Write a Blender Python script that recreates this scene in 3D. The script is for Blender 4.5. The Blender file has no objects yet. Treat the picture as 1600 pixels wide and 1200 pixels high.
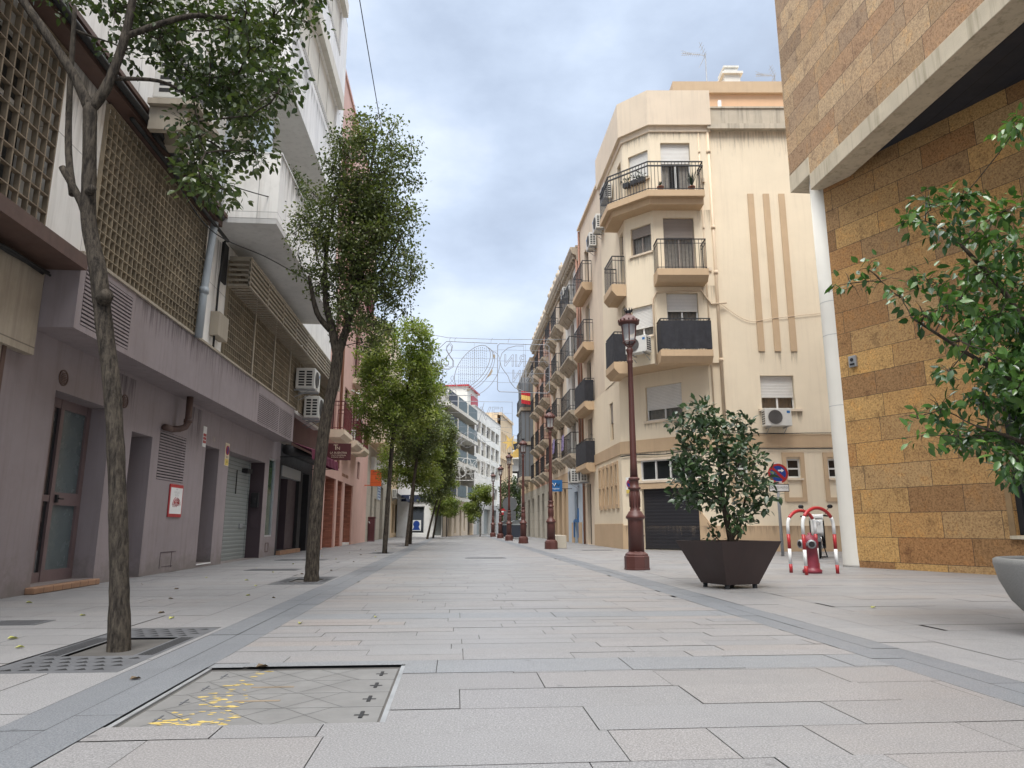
import bpy, math, random
import numpy as np
from mathutils import Vector, Matrix
random.seed(7)
RNG = np.random.default_rng(11)
S = bpy.context.scene
COL = S.collection
R = math.radians

# ------------------------------------------------------------------ objects
def setp(o, label=None, cat=None, group=None, kind=None):
    if label: o['label'] = label
    if cat: o['category'] = cat
    if group: o['group'] = group
    if kind: o['kind'] = kind
    return o

def thing(name, label, cat, loc=(0, 0, 0), group=None, rz=0.0):
    o = bpy.data.objects.new(name, None)
    o.empty_display_size = 0.2
    o.location = loc
    o.rotation_euler = (0, 0, rz)
    COL.objects.link(o)
    return setp(o, label, cat, group)

def copy_tree(src, loc, rz=0.0, label=None, group=None):
    def rec(o, par):
        c = o.copy()
        COL.objects.link(c)
        if par is not None:
            c.parent = par
        for ch in list(o.children):
            rec(ch, c)
        return c
    r = rec(src, None)
    r.location = loc
    r.rotation_euler = (0, 0, rz)
    if label: r['label'] = label
    if group: r['group'] = group
    return r

class Fr:
    """a facade frame: s along the wall, z up, d outwards"""
    def __init__(self, A, e, n=None):
        self.A = A
        l = math.hypot(e[0], e[1]); self.e = (e[0]/l, e[1]/l)
        if n is None:
            n = (-self.e[1], self.e[0])
            if n[0]*(-A[0]) + n[1]*(-A[1]) < 0: n = (-n[0], -n[1])
        self.n = n
    def p(self, s, z, d=0.0):
        return (self.A[0]+self.e[0]*s+self.n[0]*d, self.A[1]+self.e[1]*s+self.n[1]*d, z)
    def off(self, d):
        return Fr((self.A[0]+self.n[0]*d, self.A[1]+self.n[1]*d), self.e, self.n)
    def right(self):
        r = (-self.n[1], self.n[0])
        return 1 if r[0]*self.e[0]+r[1]*self.e[1] > 0 else -1
W = Fr((0, 0), (1, 0), (0, 1))

class MB:
    def __init__(self):
        self.v = []; self.f = []; self.m = []; self.s = []
        self.mi = 0; self.sm = False
    def add(self, vs, fs):
        k = len(self.v)
        self.v.extend(vs)
        for f in fs:
            self.f.append(tuple(i+k for i in f)); self.m.append(self.mi); self.s.append(self.sm)
        return self
    def quad(self, a, b, c, d): return self.add([a, b, c, d], [(0, 1, 2, 3)])
    def poly(self, pts): return self.add(list(pts), [tuple(range(len(pts)))])
    def box(self, F, s0, s1, z0, z1, d0, d1):
        F = F or W
        vs = [F.p(s, z, d) for z in (z0, z1) for d in (d0, d1) for s in (s0, s1)]
        return self.add(vs, [(0, 1, 3, 2), (4, 6, 7, 5), (0, 4, 5, 1), (2, 3, 7, 6), (0, 2, 6, 4), (1, 5, 7, 3)])
    def rect(self, F, s0, s1, z0, z1, d):
        return self.quad(F.p(s0, z0, d), F.p(s1, z0, d), F.p(s1, z1, d), F.p(s0, z1, d))
    def prism(self, poly, z0, z1):
        n = len(poly)
        vs = [(x, y, z0) for x, y in poly]+[(x, y, z1) for x, y in poly]
        fs = [tuple(range(n))[::-1], tuple(range(n, 2*n))]+[(i, (i+1) % n, n+(i+1) % n, n+i) for i in range(n)]
        return self.add(vs, fs)
    def sprism(self, F, poly, s0, s1):
        """poly in (d,z), swept along s"""
        n = len(poly)
        vs = [F.p(s0, z, d) for d, z in poly]+[F.p(s1, z, d) for d, z in poly]
        return self.add(vs, [tuple(range(n)), tuple(range(n, 2*n))[::-1]]+[(i, (i+1) % n, n+(i+1) % n, n+i) for i in range(n)])
    def dprism(self, F, poly, d0, d1):
        """poly in (s,z), swept along d"""
        n = len(poly)
        vs = [F.p(s, z, d0) for s, z in poly]+[F.p(s, z, d1) for s, z in poly]
        return self.add(vs, [tuple(range(n)), tuple(range(n, 2*n))[::-1]]+[(i, (i+1) % n, n+(i+1) % n, n+i) for i in range(n)])
    def tube(self, pts, r, n=8, cap=True):
        pts = [Vector(p) for p in pts]
        if not isinstance(r, (list, tuple)): r = [r]*len(pts)
        ref = None; rings = []
        for i, p in enumerate(pts):
            if i == 0: t = pts[1]-p
            elif i == len(pts)-1: t = p-pts[i-1]
            else: t = (pts[i+1]-p).normalized()+(p-pts[i-1]).normalized()
            if t.length < 1e-9: t = Vector((0, 0, 1))
            t.normalize()
            if ref is None:
                ref = t.orthogonal().normalized()
            else:
                ref = ref-t*ref.dot(t)
                ref = ref.normalized() if ref.length > 1e-6 else t.orthogonal().normalized()
            b = t.cross(ref)
            rings.append([tuple(p+(ref*math.cos(2*math.pi*k/n)+b*math.sin(2*math.pi*k/n))*r[i]) for k in range(n)])
        vs = [v for rg in rings for v in rg]
        fs = [(i*n+k, i*n+(k+1) % n, (i+1)*n+(k+1) % n, (i+1)*n+k) for i in range(len(pts)-1) for k in range(n)]
        if cap:
            fs.append(tuple(range(n))[::-1]); fs.append(tuple(range((len(pts)-1)*n, len(pts)*n)))
        return self.add(vs, fs)
    def bar(self, a, b, r, n=4): return self.tube([a, b], r, n)
    def lathe(self, c, prof, n=16, ph=0.0):
        vs = [(c[0]+r*math.cos(ph+2*math.pi*k/n), c[1]+r*math.sin(ph+2*math.pi*k/n), c[2]+z) for r, z in prof for k in range(n)]
        fs = [(i*n+k, i*n+(k+1) % n, (i+1)*n+(k+1) % n, (i+1)*n+k) for i in range(len(prof)-1) for k in range(n)]
        fs.append(tuple(range(n))[::-1]); fs.append(tuple(range((len(prof)-1)*n, len(prof)*n)))
        return self.add(vs, fs)
    def disc(self, F, s, z, d0, d1, r, n=24, r1=None):
        r1 = r if r1 is None else r1
        vs = [F.p(s+q*math.cos(2*math.pi*k/n), z+q*math.sin(2*math.pi*k/n), d) for d, q in ((d0, r), (d1, r1)) for k in range(n)]
        return self.add(vs, [tuple(range(n)), tuple(range(n, 2*n))[::-1]]+[(k, (k+1) % n, n+(k+1) % n, n+k) for k in range(n)])
    def ring(self, F, s, z, d0, d1, r0, r1, n=28):
        vs = [F.p(s+q*math.cos(2*math.pi*k/n), z+q*math.sin(2*math.pi*k/n), d) for d in (d0, d1) for q in (r0, r1) for k in range(n)]
        fs = []
        for k in range(n):
            j = (k+1) % n
            fs += [(k, j, n+j, n+k), (2*n+k, 3*n+k, 3*n+j, 2*n+j), (n+k, n+j, 3*n+j, 3*n+k), (k, 2*n+k, 2*n+j, j)]
        return self.add(vs, fs)
    def blob(self, c, r, n=10, m=6):
        prof = [(max(1e-4, math.sin(math.pi*i/m)), -math.cos(math.pi*i/m)) for i in range(m+1)]
        vs = [(c[0]+q*r[0]*math.cos(2*math.pi*k/n), c[1]+q*r[1]*math.sin(2*math.pi*k/n), c[2]+z*r[2]) for q, z in prof for k in range(n)]
        return self.add(vs, [(i*n+k, i*n+(k+1) % n, (i+1)*n+(k+1) % n, (i+1)*n+k) for i in range(m) for k in range(n)])
    def wall(self, F, s0, s1, z0, z1, holes=(), d=0.0, rev=0.15):
        """sheet of wall with rectangular openings (s0,s1,z0,z1) and their reveals"""
        ss = sorted({s0, s1, *[h[0] for h in holes], *[h[1] for h in holes]}); ss = [s for s in ss if s0 <= s <= s1]
        zs = sorted({z0, z1, *[h[2] for h in holes], *[h[3] for h in holes]}); zs = [z for z in zs if z0 <= z <= z1]
        for a, b in zip(ss, ss[1:]):
            run = None
            for c, e in zip(zs, zs[1:]):
                hit = any(h[0] < (a+b)/2 < h[1] and h[2] < (c+e)/2 < h[3] for h in holes)
                if not hit:
                    run = (run[0], e) if run else (c, e)
                elif run:
                    self.rect(F, a, b, run[0], run[1], d); run = None
            if run: self.rect(F, a, b, run[0], run[1], d)
        for h in holes:
            a, b, c, e = h[:4]; r = h[4] if len(h) > 4 else rev
            self.quad(F.p(a, c, d), F.p(a, e, d), F.p(a, e, d-r), F.p(a, c, d-r))
            self.quad(F.p(b, c, d), F.p(b, e, d), F.p(b, e, d-r), F.p(b, c, d-r))
            self.quad(F.p(a, e, d), F.p(b, e, d), F.p(b, e, d-r), F.p(a, e, d-r))
            if c > z0+1e-6 or len(h) > 4: self.quad(F.p(a, c, d), F.p(b, c, d), F.p(b, c, d-r), F.p(a, c, d-r))
        return self
    def text(self, F, txt, s, z, d, size, mirror=False, depth=0.004, wide=1.0):
        """s,z = centre; letters lie in the plane of the frame"""
        cu = bpy.data.curves.new('tmp', 'FONT'); cu.body = txt; cu.size = size
        cu.align_x = 'CENTER'; cu.align_y = 'CENTER'; cu.resolution_u = 2
        o = bpy.data.objects.new('tmp', cu); COL.objects.link(o)
        dg = bpy.context.evaluated_depsgraph_get()
        me = bpy.data.meshes.new_from_object(o.evaluated_get(dg))
        k = F.right()*(-1 if mirror else 1)
        self.add([F.p(s+k*v.co.x*wide, z+v.co.y, d) for v in me.vertices], [tuple(p.vertices) for p in me.polygons])
        bpy.data.objects.remove(o); bpy.data.curves.remove(cu); bpy.data.meshes.remove(me)
        return self
    def build(self, name, mats, parent=None, bevel=0.0, world=True, label=None):
        me = bpy.data.meshes.new(name)
        me.from_pydata(self.v, [], self.f)
        if not isinstance(mats, (list, tuple)): mats = [mats]
        for m in mats: me.materials.append(m)
        me.polygons.foreach_set('material_index', self.m)
        me.polygons.foreach_set('use_smooth', self.s)
        uv = me.uv_layers.new(name='UVMap')
        nv = np.empty(len(me.polygons)*3, np.float32); me.polygons.foreach_get('normal', nv); nv = nv.reshape(-1, 3)
        li = np.empty(len(me.loops), np.int32); me.loops.foreach_get('vertex_index', li)
        tot = np.empty(len(me.polygons), np.int32); me.polygons.foreach_get('loop_total', tot)
        pn = np.repeat(nv, tot, axis=0)
        co = np.array(self.v, np.float32)[li]
        ln = np.hypot(pn[:, 0], pn[:, 1]); flat = ln < 0.5
        ln[ln < 1e-6] = 1
        u = np.where(flat, co[:, 0], co[:, 0]*(-pn[:, 1]/ln)+co[:, 1]*(pn[:, 0]/ln))
        w = np.where(flat, co[:, 1], co[:, 2])
        uv.data.foreach_set('uv', np.stack([u, w], 1).astype(np.float32).ravel())
        me.update()
        o = bpy.data.objects.new(name, me)
        COL.objects.link(o)
        if bevel:
            b = o.modifiers.new('b', 'BEVEL'); b.width = bevel; b.segments = 2; b.limit_method = 'ANGLE'; b.angle_limit = R(40)
        if parent is not None:
            o.parent = parent
            if world:
                p = parent; off = Vector((0, 0, 0))
                while p is not None: off += p.location; p = p.parent
                o.location = -off
        if label: o['label'] = label
        return o

# ------------------------------------------------------------------ materials
def nodes(name):
    m = bpy.data.materials.new(name); m.use_nodes = True
    nt = m.node_tree; nt.nodes.clear()
    out = nt.nodes.new('ShaderNodeOutputMaterial'); b = nt.nodes.new('ShaderNodeBsdfPrincipled')
    nt.links.new(b.outputs[0], out.inputs[0])
    return m, nt, b
def N(nt, t, **k):
    n = nt.nodes.new(t)
    for a, v in k.items():
        if a.startswith('i_'): n.inputs[int(a[2:]) if a[2:].isdigit() else a[2:].replace('_', ' ')].default_value = v
        else: setattr(n, a, v)
    return n
def ramp(nt, fac, stops):
    r = nt.nodes.new('ShaderNodeValToRGB')
    cr = r.color_ramp
    while len(cr.elements) < len(stops): cr.elements.new(0.5)
    for e, (p, c) in zip(cr.elements, stops):
        e.position = p; e.color = (*c, 1) if len(c) == 3 else c
    nt.links.new(fac, r.inputs[0]); return r.outputs[0]
def mixc(nt, fac, a, b, mode='MIX'):
    m = nt.nodes.new('ShaderNodeMix'); m.data_type = 'RGBA'; m.blend_type = mode
    for sock, v in ((m.inputs[0], fac), (m.inputs[6], a), (m.inputs[7], b)):
        if hasattr(v, 'is_linked'): nt.links.new(v, sock)
        elif isinstance(v, (int, float)): sock.default_value = v
        else: sock.default_value = (*v, 1)
    return m.outputs[2]
def pos(nt, scale=(1, 1, 1)):
    g = nt.nodes.new('ShaderNodeNewGeometry'); mp = nt.nodes.new('ShaderNodeMapping'); mp.inputs[3].default_value = scale
    nt.links.new(g.outputs[0], mp.inputs[0]); return mp.outputs[0]
def noise(nt, vec, scale, detail=4, rough=0.6):
    n = nt.nodes.new('ShaderNodeTexNoise'); n.inputs['Scale'].default_value = scale; n.inputs['Detail'].default_value = detail; n.inputs['Roughness'].default_value = rough
    nt.links.new(vec, n.inputs[0]); return n.outputs[0]
def rng(nt, v, a, b, c=0.0, d=1.0):
    m = nt.nodes.new('ShaderNodeMapRange'); nt.links.new(v, m.inputs[0])
    for i, x in enumerate((a, b, c, d)): m.inputs[i+1].default_value = x
    return m.outputs[0]
def bump(nt, b, h, st=0.3, dist=0.02):
    k = nt.nodes.new('ShaderNodeBump'); k.inputs['Strength'].default_value = st; k.inputs['Distance'].default_value = dist
    nt.links.new(h, k.inputs['Height']); nt.links.new(k.outputs[0], b.inputs['Normal'])
def sub(c, f): return tuple(x*f for x in c)

def surf(name, col, rough=0.7, metal=0.0, var=0.12, vs=1.2, speck=0.0, ss=90, bs=0.0, bscale=45, streak=0.0, dirt=None, spec=0.5, joints=None, base=None):
    m, nt, b = nodes(name)
    P = pos(nt)
    c = mixc(nt, rng(nt, noise(nt, P, vs, 5), 0.3, 0.7), sub(col, 1-var), sub(col, 1+var))
    if speck:
        c = mixc(nt, rng(nt, noise(nt, P, ss, 2), 0.35, 0.65), sub(col, 1-speck), c) if speck > 0 else c
    if streak:
        sv = noise(nt, pos(nt, (5, 5, 0.28)), 1.6, 5, 0.65)
        c = mixc(nt, rng(nt, sv, 0.5, 0.78, 0, streak), c, dirt or sub(col, 0.35))
        bl = noise(nt, P, 0.9, 6, 0.7)
        c = mixc(nt, rng(nt, bl, 0.55, 0.85, 0, streak*0.8), c, dirt or sub(col, 0.45))
    if base:
        gz = nt.nodes.new('ShaderNodeSeparateXYZ'); nt.links.new(P, gz.inputs[0])
        ad = nt.nodes.new('ShaderNodeMath'); ad.operation = 'MULTIPLY_ADD'; nt.links.new(noise(nt, P, 3.5, 6, 0.75), ad.inputs[0]); ad.inputs[1].default_value = -1.3; nt.links.new(gz.outputs[2], ad.inputs[2])
        c = mixc(nt, rng(nt, ad.outputs[0], -0.30, -0.62, 0, 0.75), c, base)
        pt = noise(nt, P, 0.7, 2, 0.4)
        c = mixc(nt, rng(nt, pt, 0.56, 0.565, 0, 0.12), c, sub(col, 1.25))
    if joints:
        uvn = nt.nodes.new('ShaderNodeUVMap')
        br = nt.nodes.new('ShaderNodeTexBrick'); nt.links.new(uvn.outputs[0], br.inputs[0])
        br.offset = joints.get('off', 0.0)
        br.inputs['Scale'].default_value = 1; br.inputs['Brick Width'].default_value = joints['w']; br.inputs['Row Height'].default_value = joints['h']
        br.inputs['Mortar Size'].default_value = joints.get('m', 0.006); br.inputs['Mortar Smooth'].default_value = 0.1
        br.inputs['Color1'].default_value = (1-joints.get('tv', .12),)*3+(1,); br.inputs['Color2'].default_value = (1+joints.get('tv', .12),)*3+(1,)
        br.inputs['Mortar'].default_value = (*joints.get('c', (0.45, 0.45, 0.45)), 1)
        c = mixc(nt, 1.0, c, br.outputs[0], 'MULTIPLY')
    nt.links.new(c, b.inputs['Base Color'])
    rn = noise(nt, P, 6, 3)
    nt.links.new(rng(nt, rn, 0.2, 0.8, max(0.02, rough-0.1), min(1, rough+0.1)), b.inputs['Roughness'])
    b.inputs['Metallic'].default_value = metal
    b.inputs['Specular IOR Level'].default_value = spec
    if bs: bump(nt, b, noise(nt, P, bscale, 4), bs, 0.01)
    return m

def stone_mat(name, bw, rh, hues, gain=(1, 1, 1)):
    """rust-veined stone slabs, one hue per slab"""
    m, nt, b = nodes(name)
    uv = nt.nodes.new('ShaderNodeUVMap'); P = pos(nt)
    mp = nt.nodes.new('ShaderNodeMapping'); mp.inputs[1].default_value = (0.3, -0.12, 0); nt.links.new(uv.outputs[0], mp.inputs[0])
    br = nt.nodes.new('ShaderNodeTexBrick'); nt.links.new(mp.outputs[0], br.inputs[0])
    hues = [tuple(x*k for x, k in zip(h, gain)) for h in hues]; hm = tuple(sum(h[i] for h in hues)/len(hues) for i in range(3)); hues = [tuple(.62*a+.38*m for a, m in zip(h, hm)) for h in hues]
    br.offset = 0.42; br.offset_frequency = 2; br.squash = 1.35; br.squash_frequency = 3
    for k, v in (('Scale', 1), ('Brick Width', bw), ('Row Height', rh), ('Mortar Size', 0.0045), ('Mortar Smooth', 0.0), ('Bias', 0.0)): br.inputs[k].default_value = v
    br.inputs['Color1'].default_value = (0, 0, 0, 1); br.inputs['Color2'].default_value = (1, 1, 1, 1); br.inputs['Mortar'].default_value = (0.5, 0.5, 0.5, 1)
    tone = ramp(nt, br.outputs[0], [(i/(len(hues)-1), h) for i, h in enumerate(hues)])
    n1 = noise(nt, P, 30, 5, 0.85); n2 = noise(nt, P, 2.6, 7, 0.75); n3 = noise(nt, P, 75, 3, 0.7)
    c = mixc(nt, rng(nt, n1, 0.50, 0.60, 0, 0.78), tone, (0.42, 0.32, 0.26), 'MULTIPLY')
    c = mixc(nt, rng(nt, n1, 0.46, 0.37, 0, 0.7), c, (1.45, 1.4, 1.3), 'MULTIPLY')
    c = mixc(nt, rng(nt, n2, 0.56, 0.64, 0, 0.6), c, (0.45, 0.42, 0.44), 'MULTIPLY')
    c = mixc(nt, rng(nt, n2, 0.46, 0.38, 0, 0.5), c, (1.25, 1.08, 0.82), 'MULTIPLY')
    c = mixc(nt, rng(nt, n3, 0.54, 0.66, 0, 0.3), c, (1.5, 1.45, 1.35), 'MULTIPLY')
    c = mixc(nt, br.outputs[1], c, (0.05, 0.038, 0.03))
    nt.links.new(c, b.inputs['Base Color']); b.inputs['Roughness'].default_value = 0.72; b.inputs['Specular IOR Level'].default_value = 0.3
    h = nt.nodes.new('ShaderNodeMath'); h.operation = 'MULTIPLY_ADD'; nt.links.new(br.outputs[1], h.inputs[0]); h.inputs[1].default_value = -1.2; nt.links.new(n1, h.inputs[2])
    bump(nt, b, h.outputs[0], 0.5, 0.012)
    return m

def slab_mat(name, base, dark=False):
    m, nt, b = nodes(name)
    a = nt.nodes.new('ShaderNodeAttribute'); a.attribute_name = 'tint'
    P = pos(nt)
    c = mixc(nt, 1.0, a.outputs[0], base, 'MULTIPLY')
    sp = noise(nt, P, 140, 3, 0.8)
    c = mixc(nt, rng(nt, sp, 0.40, 0.49, 0.62, 0), c, sub(base, 0.40))
    c = mixc(nt, rng(nt, sp, 0.53, 0.61, 0, 0.6), c, (min(1, base[0]*1.75), min(1, base[0]*1.72), min(1, base[0]*1.7)))
    big = noise(nt, P, 1.1, 6, 0.65)
    c = mixc(nt, rng(nt, big, 0.52, 0.8, 0, 0.32), c, sub(base, 0.55))
    st = noise(nt, P, 5.5, 5, 0.75)
    c = mixc(nt, rng(nt, st, 0.66, 0.76, 0, 0.35), c, sub(base, 0.38))
    vo = nt.nodes.new('ShaderNodeTexVoronoi'); vo.inputs['Scale'].default_value = 2.6; nt.links.new(P, vo.inputs[0])
    c = mixc(nt, rng(nt, vo.outputs[0], 0.050, 0.030, 0, 0.55), c, sub(base, 0.40))
    ln = noise(nt, pos(nt, (1.0, 0.25, 1)), 3.0, 5, 0.7)
    c = mixc(nt, rng(nt, ln, 0.60, 0.74, 0, 0.22), c, sub(base, 0.5))
    nt.links.new(c, b.inputs['Base Color'])
    nt.links.new(rng(nt, big, 0.3, 0.7, 0.42, 0.60), b.inputs['Roughness'])
    b.inputs['Specular IOR Level'].default_value = 0.5
    bump(nt, b, sp, 0.12, 0.004)
    return m

def leaf_mat(name, cols, rough=0.38, trans=0.25):
    m = bpy.data.materials.new(name); m.use_nodes = True; nt = m.node_tree; nt.nodes.clear()
    out = nt.nodes.new('ShaderNodeOutputMaterial'); b = nt.nodes.new('ShaderNodeBsdfPrincipled'); t = nt.nodes.new('ShaderNodeBsdfTranslucent'); mx = nt.nodes.new('ShaderNodeMixShader')
    a = nt.nodes.new('ShaderNodeAttribute'); a.attribute_name = 'tone'
    c = ramp(nt, a.outputs['Fac'], [(i/(len(cols)-1), k) for i, k in enumerate(cols)])
    nt.links.new(c, b.inputs['Base Color']); b.inputs['Roughness'].default_value = rough; b.inputs['Specular IOR Level'].default_value = 0.45
    nt.links.new(mixc(nt, 1.0, c, (1.5, 1.7, 0.7), 'MULTIPLY'), t.inputs[0])
    mx.inputs[0].default_value = trans
    nt.links.new(b.outputs[0], mx.inputs[1]); nt.links.new(t.outputs[0], mx.inputs[2]); nt.links.new(mx.outputs[0], out.inputs[0])
    return m

def bark_mat(name, c0, c1):
    m, nt, b = nodes(name)
    v = noise(nt, pos(nt, (1, 1, 0.22)), 42, 6, 0.7); w = noise(nt, pos(nt), 5, 5, 0.7); q = noise(nt, pos(nt, (1, 1, 1.6)), 22, 4, 0.7)
    c = mixc(nt, rng(nt, v, 0.38, 0.66), c0, c1)
    c = mixc(nt, rng(nt, w, 0.55, 0.72, 0, 0.6), c, sub(c1, 1.25))
    c = mixc(nt, rng(nt, q, 0.6, 0.7, 0, 0.6), c, sub(c0, 0.5))
    nt.links.new(c, b.inputs['Base Color']); b.inputs['Roughness'].default_value = 0.9; b.inputs['Specular IOR Level'].default_value = 0.2
    bump(nt, b, v, 0.9, 0.02)
    return m

def glass_mat(name, col=(0.02, 0.025, 0.03), tr=0.0, rough=0.04):
    m = bpy.data.materials.new(name); m.use_nodes = True; nt = m.node_tree; nt.nodes.clear()
    out = nt.nodes.new('ShaderNodeOutputMaterial'); b = nt.nodes.new('ShaderNodeBsdfPrincipled')
    b.inputs['Base Color'].default_value = (*col, 1); b.inputs['Roughness'].default_value = rough; b.inputs['Specular IOR Level'].default_value = 0.6
    if tr:
        t = nt.nodes.new('ShaderNodeBsdfTransparent'); mx = nt.nodes.new('ShaderNodeMixShader'); mx.inputs[0].default_value = tr
        nt.links.new(b.outputs[0], mx.inputs[1]); nt.links.new(t.outputs[0], mx.inputs[2]); nt.links.new(mx.outputs[0], out.inputs[0])
    else: nt.links.new(b.outputs[0], out.inputs[0])
    return m

def shutter_mat(name, col, pitch=0.045):
    m, nt, b = nodes(name)
    uv = nt.nodes.new('ShaderNodeUVMap'); sx = nt.nodes.new('ShaderNodeSeparateXYZ'); nt.links.new(uv.outputs[0], sx.inputs[0])
    f = nt.nodes.new('ShaderNodeMath'); f.operation = 'DIVIDE'; nt.links.new(sx.outputs[1], f.inputs[0]); f.inputs[1].default_value = pitch
    g = nt.nodes.new('ShaderNodeMath'); g.operation = 'FRACT'; nt.links.new(f.outputs[0], g.inputs[0])
    h = nt.nodes.new('ShaderNodeMath'); h.operation = 'PINGPONG'; nt.links.new(g.outputs[0], h.inputs[0]); h.inputs[1].default_value = 0.5
    c = mixc(nt, rng(nt, g.outputs[0], 0.86, 0.92), col, sub(col, 0.35))
    c = mixc(nt, rng(nt, noise(nt, pos(nt), 3, 5), 0.45, 0.8, 0, 0.3), c, sub(col, 0.6))
    nt.links.new(c, b.inputs['Base Color']); b.inputs['Roughness'].default_value = 0.5
    bump(nt, b, h.outputs[0], 0.6, 0.02)
    return m

M = {}
M['plaster_cream'] = surf('cream_plaster', (0.74, 0.635, 0.475), 0.85, var=0.05, vs=0.7, bs=0.15, bscale=70, streak=0.22, dirt=(0.46, 0.37, 0.27))
M['plaster_cream2'] = surf('pale_cream_plaster', (0.66, 0.55, 0.42), 0.85, var=0.06, vs=0.8, bs=0.12, streak=0.3, dirt=(0.36, 0.3, 0.24))
M['plaster_tan'] = surf('tan_plaster', (0.50, 0.36, 0.225), 0.85, var=0.06, bs=0.12, bscale=70, streak=0.2, dirt=(0.3, 0.21, 0.14))
M['plaster_white'] = surf('white_plaster', (0.66, 0.64, 0.58), 0.85, var=0.06, bs=0.12, streak=0.35, dirt=(0.34, 0.31, 0.27))
M['plaster_grey'] = surf('grey_render', (0.42, 0.41, 0.39), 0.85, var=0.08, bs=0.1, streak=0.3)
M['parapet'] = surf('weathered_parapet', (0.47, 0.41, 0.32), 0.9, var=0.1, vs=2, bs=0.2, streak=0.75, dirt=(0.17, 0.15, 0.12))
M['peach'] = surf('peach_plaster', (0.66, 0.42, 0.25), 0.85, var=0.05, streak=0.15, dirt=(0.5, 0.3, 0.2))
M['salmon'] = surf('salmon_plaster', (0.52, 0.31, 0.22), 0.85, var=0.07, streak=0.25)
M['pink'] = surf('pink_render', (0.60, 0.385, 0.325), 0.85, var=0.06, vs=1.5, bs=0.1, streak=0.3, dirt=(0.33, 0.19, 0.15))
M['ochre'] = surf('ochre_plaster', (0.62, 0.47, 0.30), 0.85, var=0.06, streak=0.2)
M['purple'] = surf('mauve_paint', (0.26, 0.22, 0.223), 0.75, var=0.10, vs=0.8, bs=0.10, bscale=60, streak=0.5, dirt=(0.15, 0.115, 0.11), base=(0.17, 0.145, 0.13))
M['purple_dark'] = surf('dark_mauve_paint', (0.055, 0.036, 0.042), 0.6, var=0.1, vs=1.5)
M['marble'] = surf('white_marble', (0.82, 0.80, 0.76), 0.45, var=0.06, vs=1.6, streak=0.55, dirt=(0.36, 0.33, 0.28), joints=dict(w=0.9, h=1.25, m=0.006, tv=0.05, c=(0.5, 0.5, 0.5)))
M['marble_fine'] = surf('fluted_white_marble', (0.84, 0.835, 0.82), 0.45, var=0.06, vs=1.6, streak=0.45, dirt=(0.42, 0.4, 0.37), joints=dict(w=0.28, h=2.6, m=0.006, tv=0.07, c=(0.6, 0.6, 0.6)))
M['travertine'] = surf('stained_stone_panel', (0.42, 0.36, 0.28), 0.55, var=0.12, vs=2.5, streak=0.6, dirt=(0.2, 0.16, 0.12), joints=dict(w=1.4, h=0.9, m=0.008, tv=0.08))
M['soffit'] = surf('grey_soffit', (0.56, 0.55, 0.53), 0.85, var=0.07, vs=1.0, streak=0.3, dirt=(0.15, 0.15, 0.14))
M['brick'] = surf('red_brick', (0.33, 0.125, 0.08), 0.85, var=0.12, vs=3, joints=dict(w=0.24, h=0.065, m=0.006, off=0.5, tv=0.25, c=(0.75, 0.7, 0.65)))
M['limestone'] = surf('limestone_cladding', (0.43, 0.39, 0.32), 0.7, var=0.08, streak=0.25, joints=dict(w=0.9, h=0.6, off=0.0, tv=0.06, c=(0.6, 0.6, 0.6)))
M['whitepanel'] = surf('white_panel_cladding', (0.74, 0.72, 0.66), 0.6, var=0.05, vs=0.5, streak=0.35, dirt=(0.45, 0.4, 0.33), joints=dict(w=1.1, h=0.7, off=0.5, tv=0.06, c=(0.7, 0.68, 0.64)))
M['oldstone'] = surf('old_balcony_stone', (0.40, 0.34, 0.26), 0.85, var=0.15, vs=4, streak=0.6, dirt=(0.13, 0.11, 0.09))
M['stone_a'] = stone_mat('reflection_greyed_stone_cladding', 0.95, 0.44, [(.16, .11, .075), (.34, .235, .135), (.50, .37, .22), (.30, .215, .15), (.54, .42, .27), (.38, .225, .125), (.28, .19, .12), (.54, .46, .33)], (1.16, 1.10, 1.02))  # same stone as the slanting wall, greyed by reflection put into its hues
M['stone_b'] = stone_mat('golden_rust_stone_cladding', 0.95, 0.44, [(.13, .07, .04), (.33, .18, .075), (.43, .26, .10), (.21, .14, .085), (.48, .31, .125), (.27, .13, .055), (.20, .115, .06), (.42, .30, .16)], (1.27, 1.23, 1.12))
M['concrete'] = surf('board_marked_concrete', (0.58, 0.50, 0.37), 0.85, var=0.1, vs=2, bs=0.3, streak=0.8, dirt=(0.25, 0.20, 0.12))
M['concrete_p'] = surf('smooth_cast_concrete', (0.33, 0.32, 0.30), 0.8, var=0.06, vs=3, speck=0.25, ss=160, bs=0.25, bscale=160)
M['column'] = surf('white_column_paint', (0.70, 0.67, 0.60), 0.75, var=0.04, bs=0.2, bscale=30, streak=0.12, dirt=(0.5, 0.42, 0.3))
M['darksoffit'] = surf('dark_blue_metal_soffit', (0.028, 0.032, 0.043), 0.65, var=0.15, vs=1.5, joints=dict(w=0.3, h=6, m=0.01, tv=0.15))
M['iron'] = surf('black_iron', (0.02, 0.02, 0.023), 0.5, var=0.2, vs=8)
M['iron_red'] = surf('red_painted_iron', (0.13, 0.025, 0.028), 0.5, var=0.15, vs=8)
M['cover'] = surf('black_fabric_screen', (0.022, 0.022, 0.027), 0.85, var=0.25, vs=5, streak=0.2, dirt=(0.05, 0.05, 0.06))
M['lamp_red'] = surf('dark_red_cast_iron', (0.088, 0.03, 0.024), 0.5, var=0.12, vs=6, bs=0.15, bscale=60)
M['alu'] = surf('aluminium', (0.48, 0.48, 0.48), 0.4, metal=0.6, var=0.06, vs=4)
M['alu_w'] = surf('white_aluminium', (0.66, 0.66, 0.64), 0.45, var=0.05, vs=4)
M['alu_p'] = surf('mauve_metal', (0.15, 0.105, 0.105), 0.45, var=0.08, vs=4)
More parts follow.
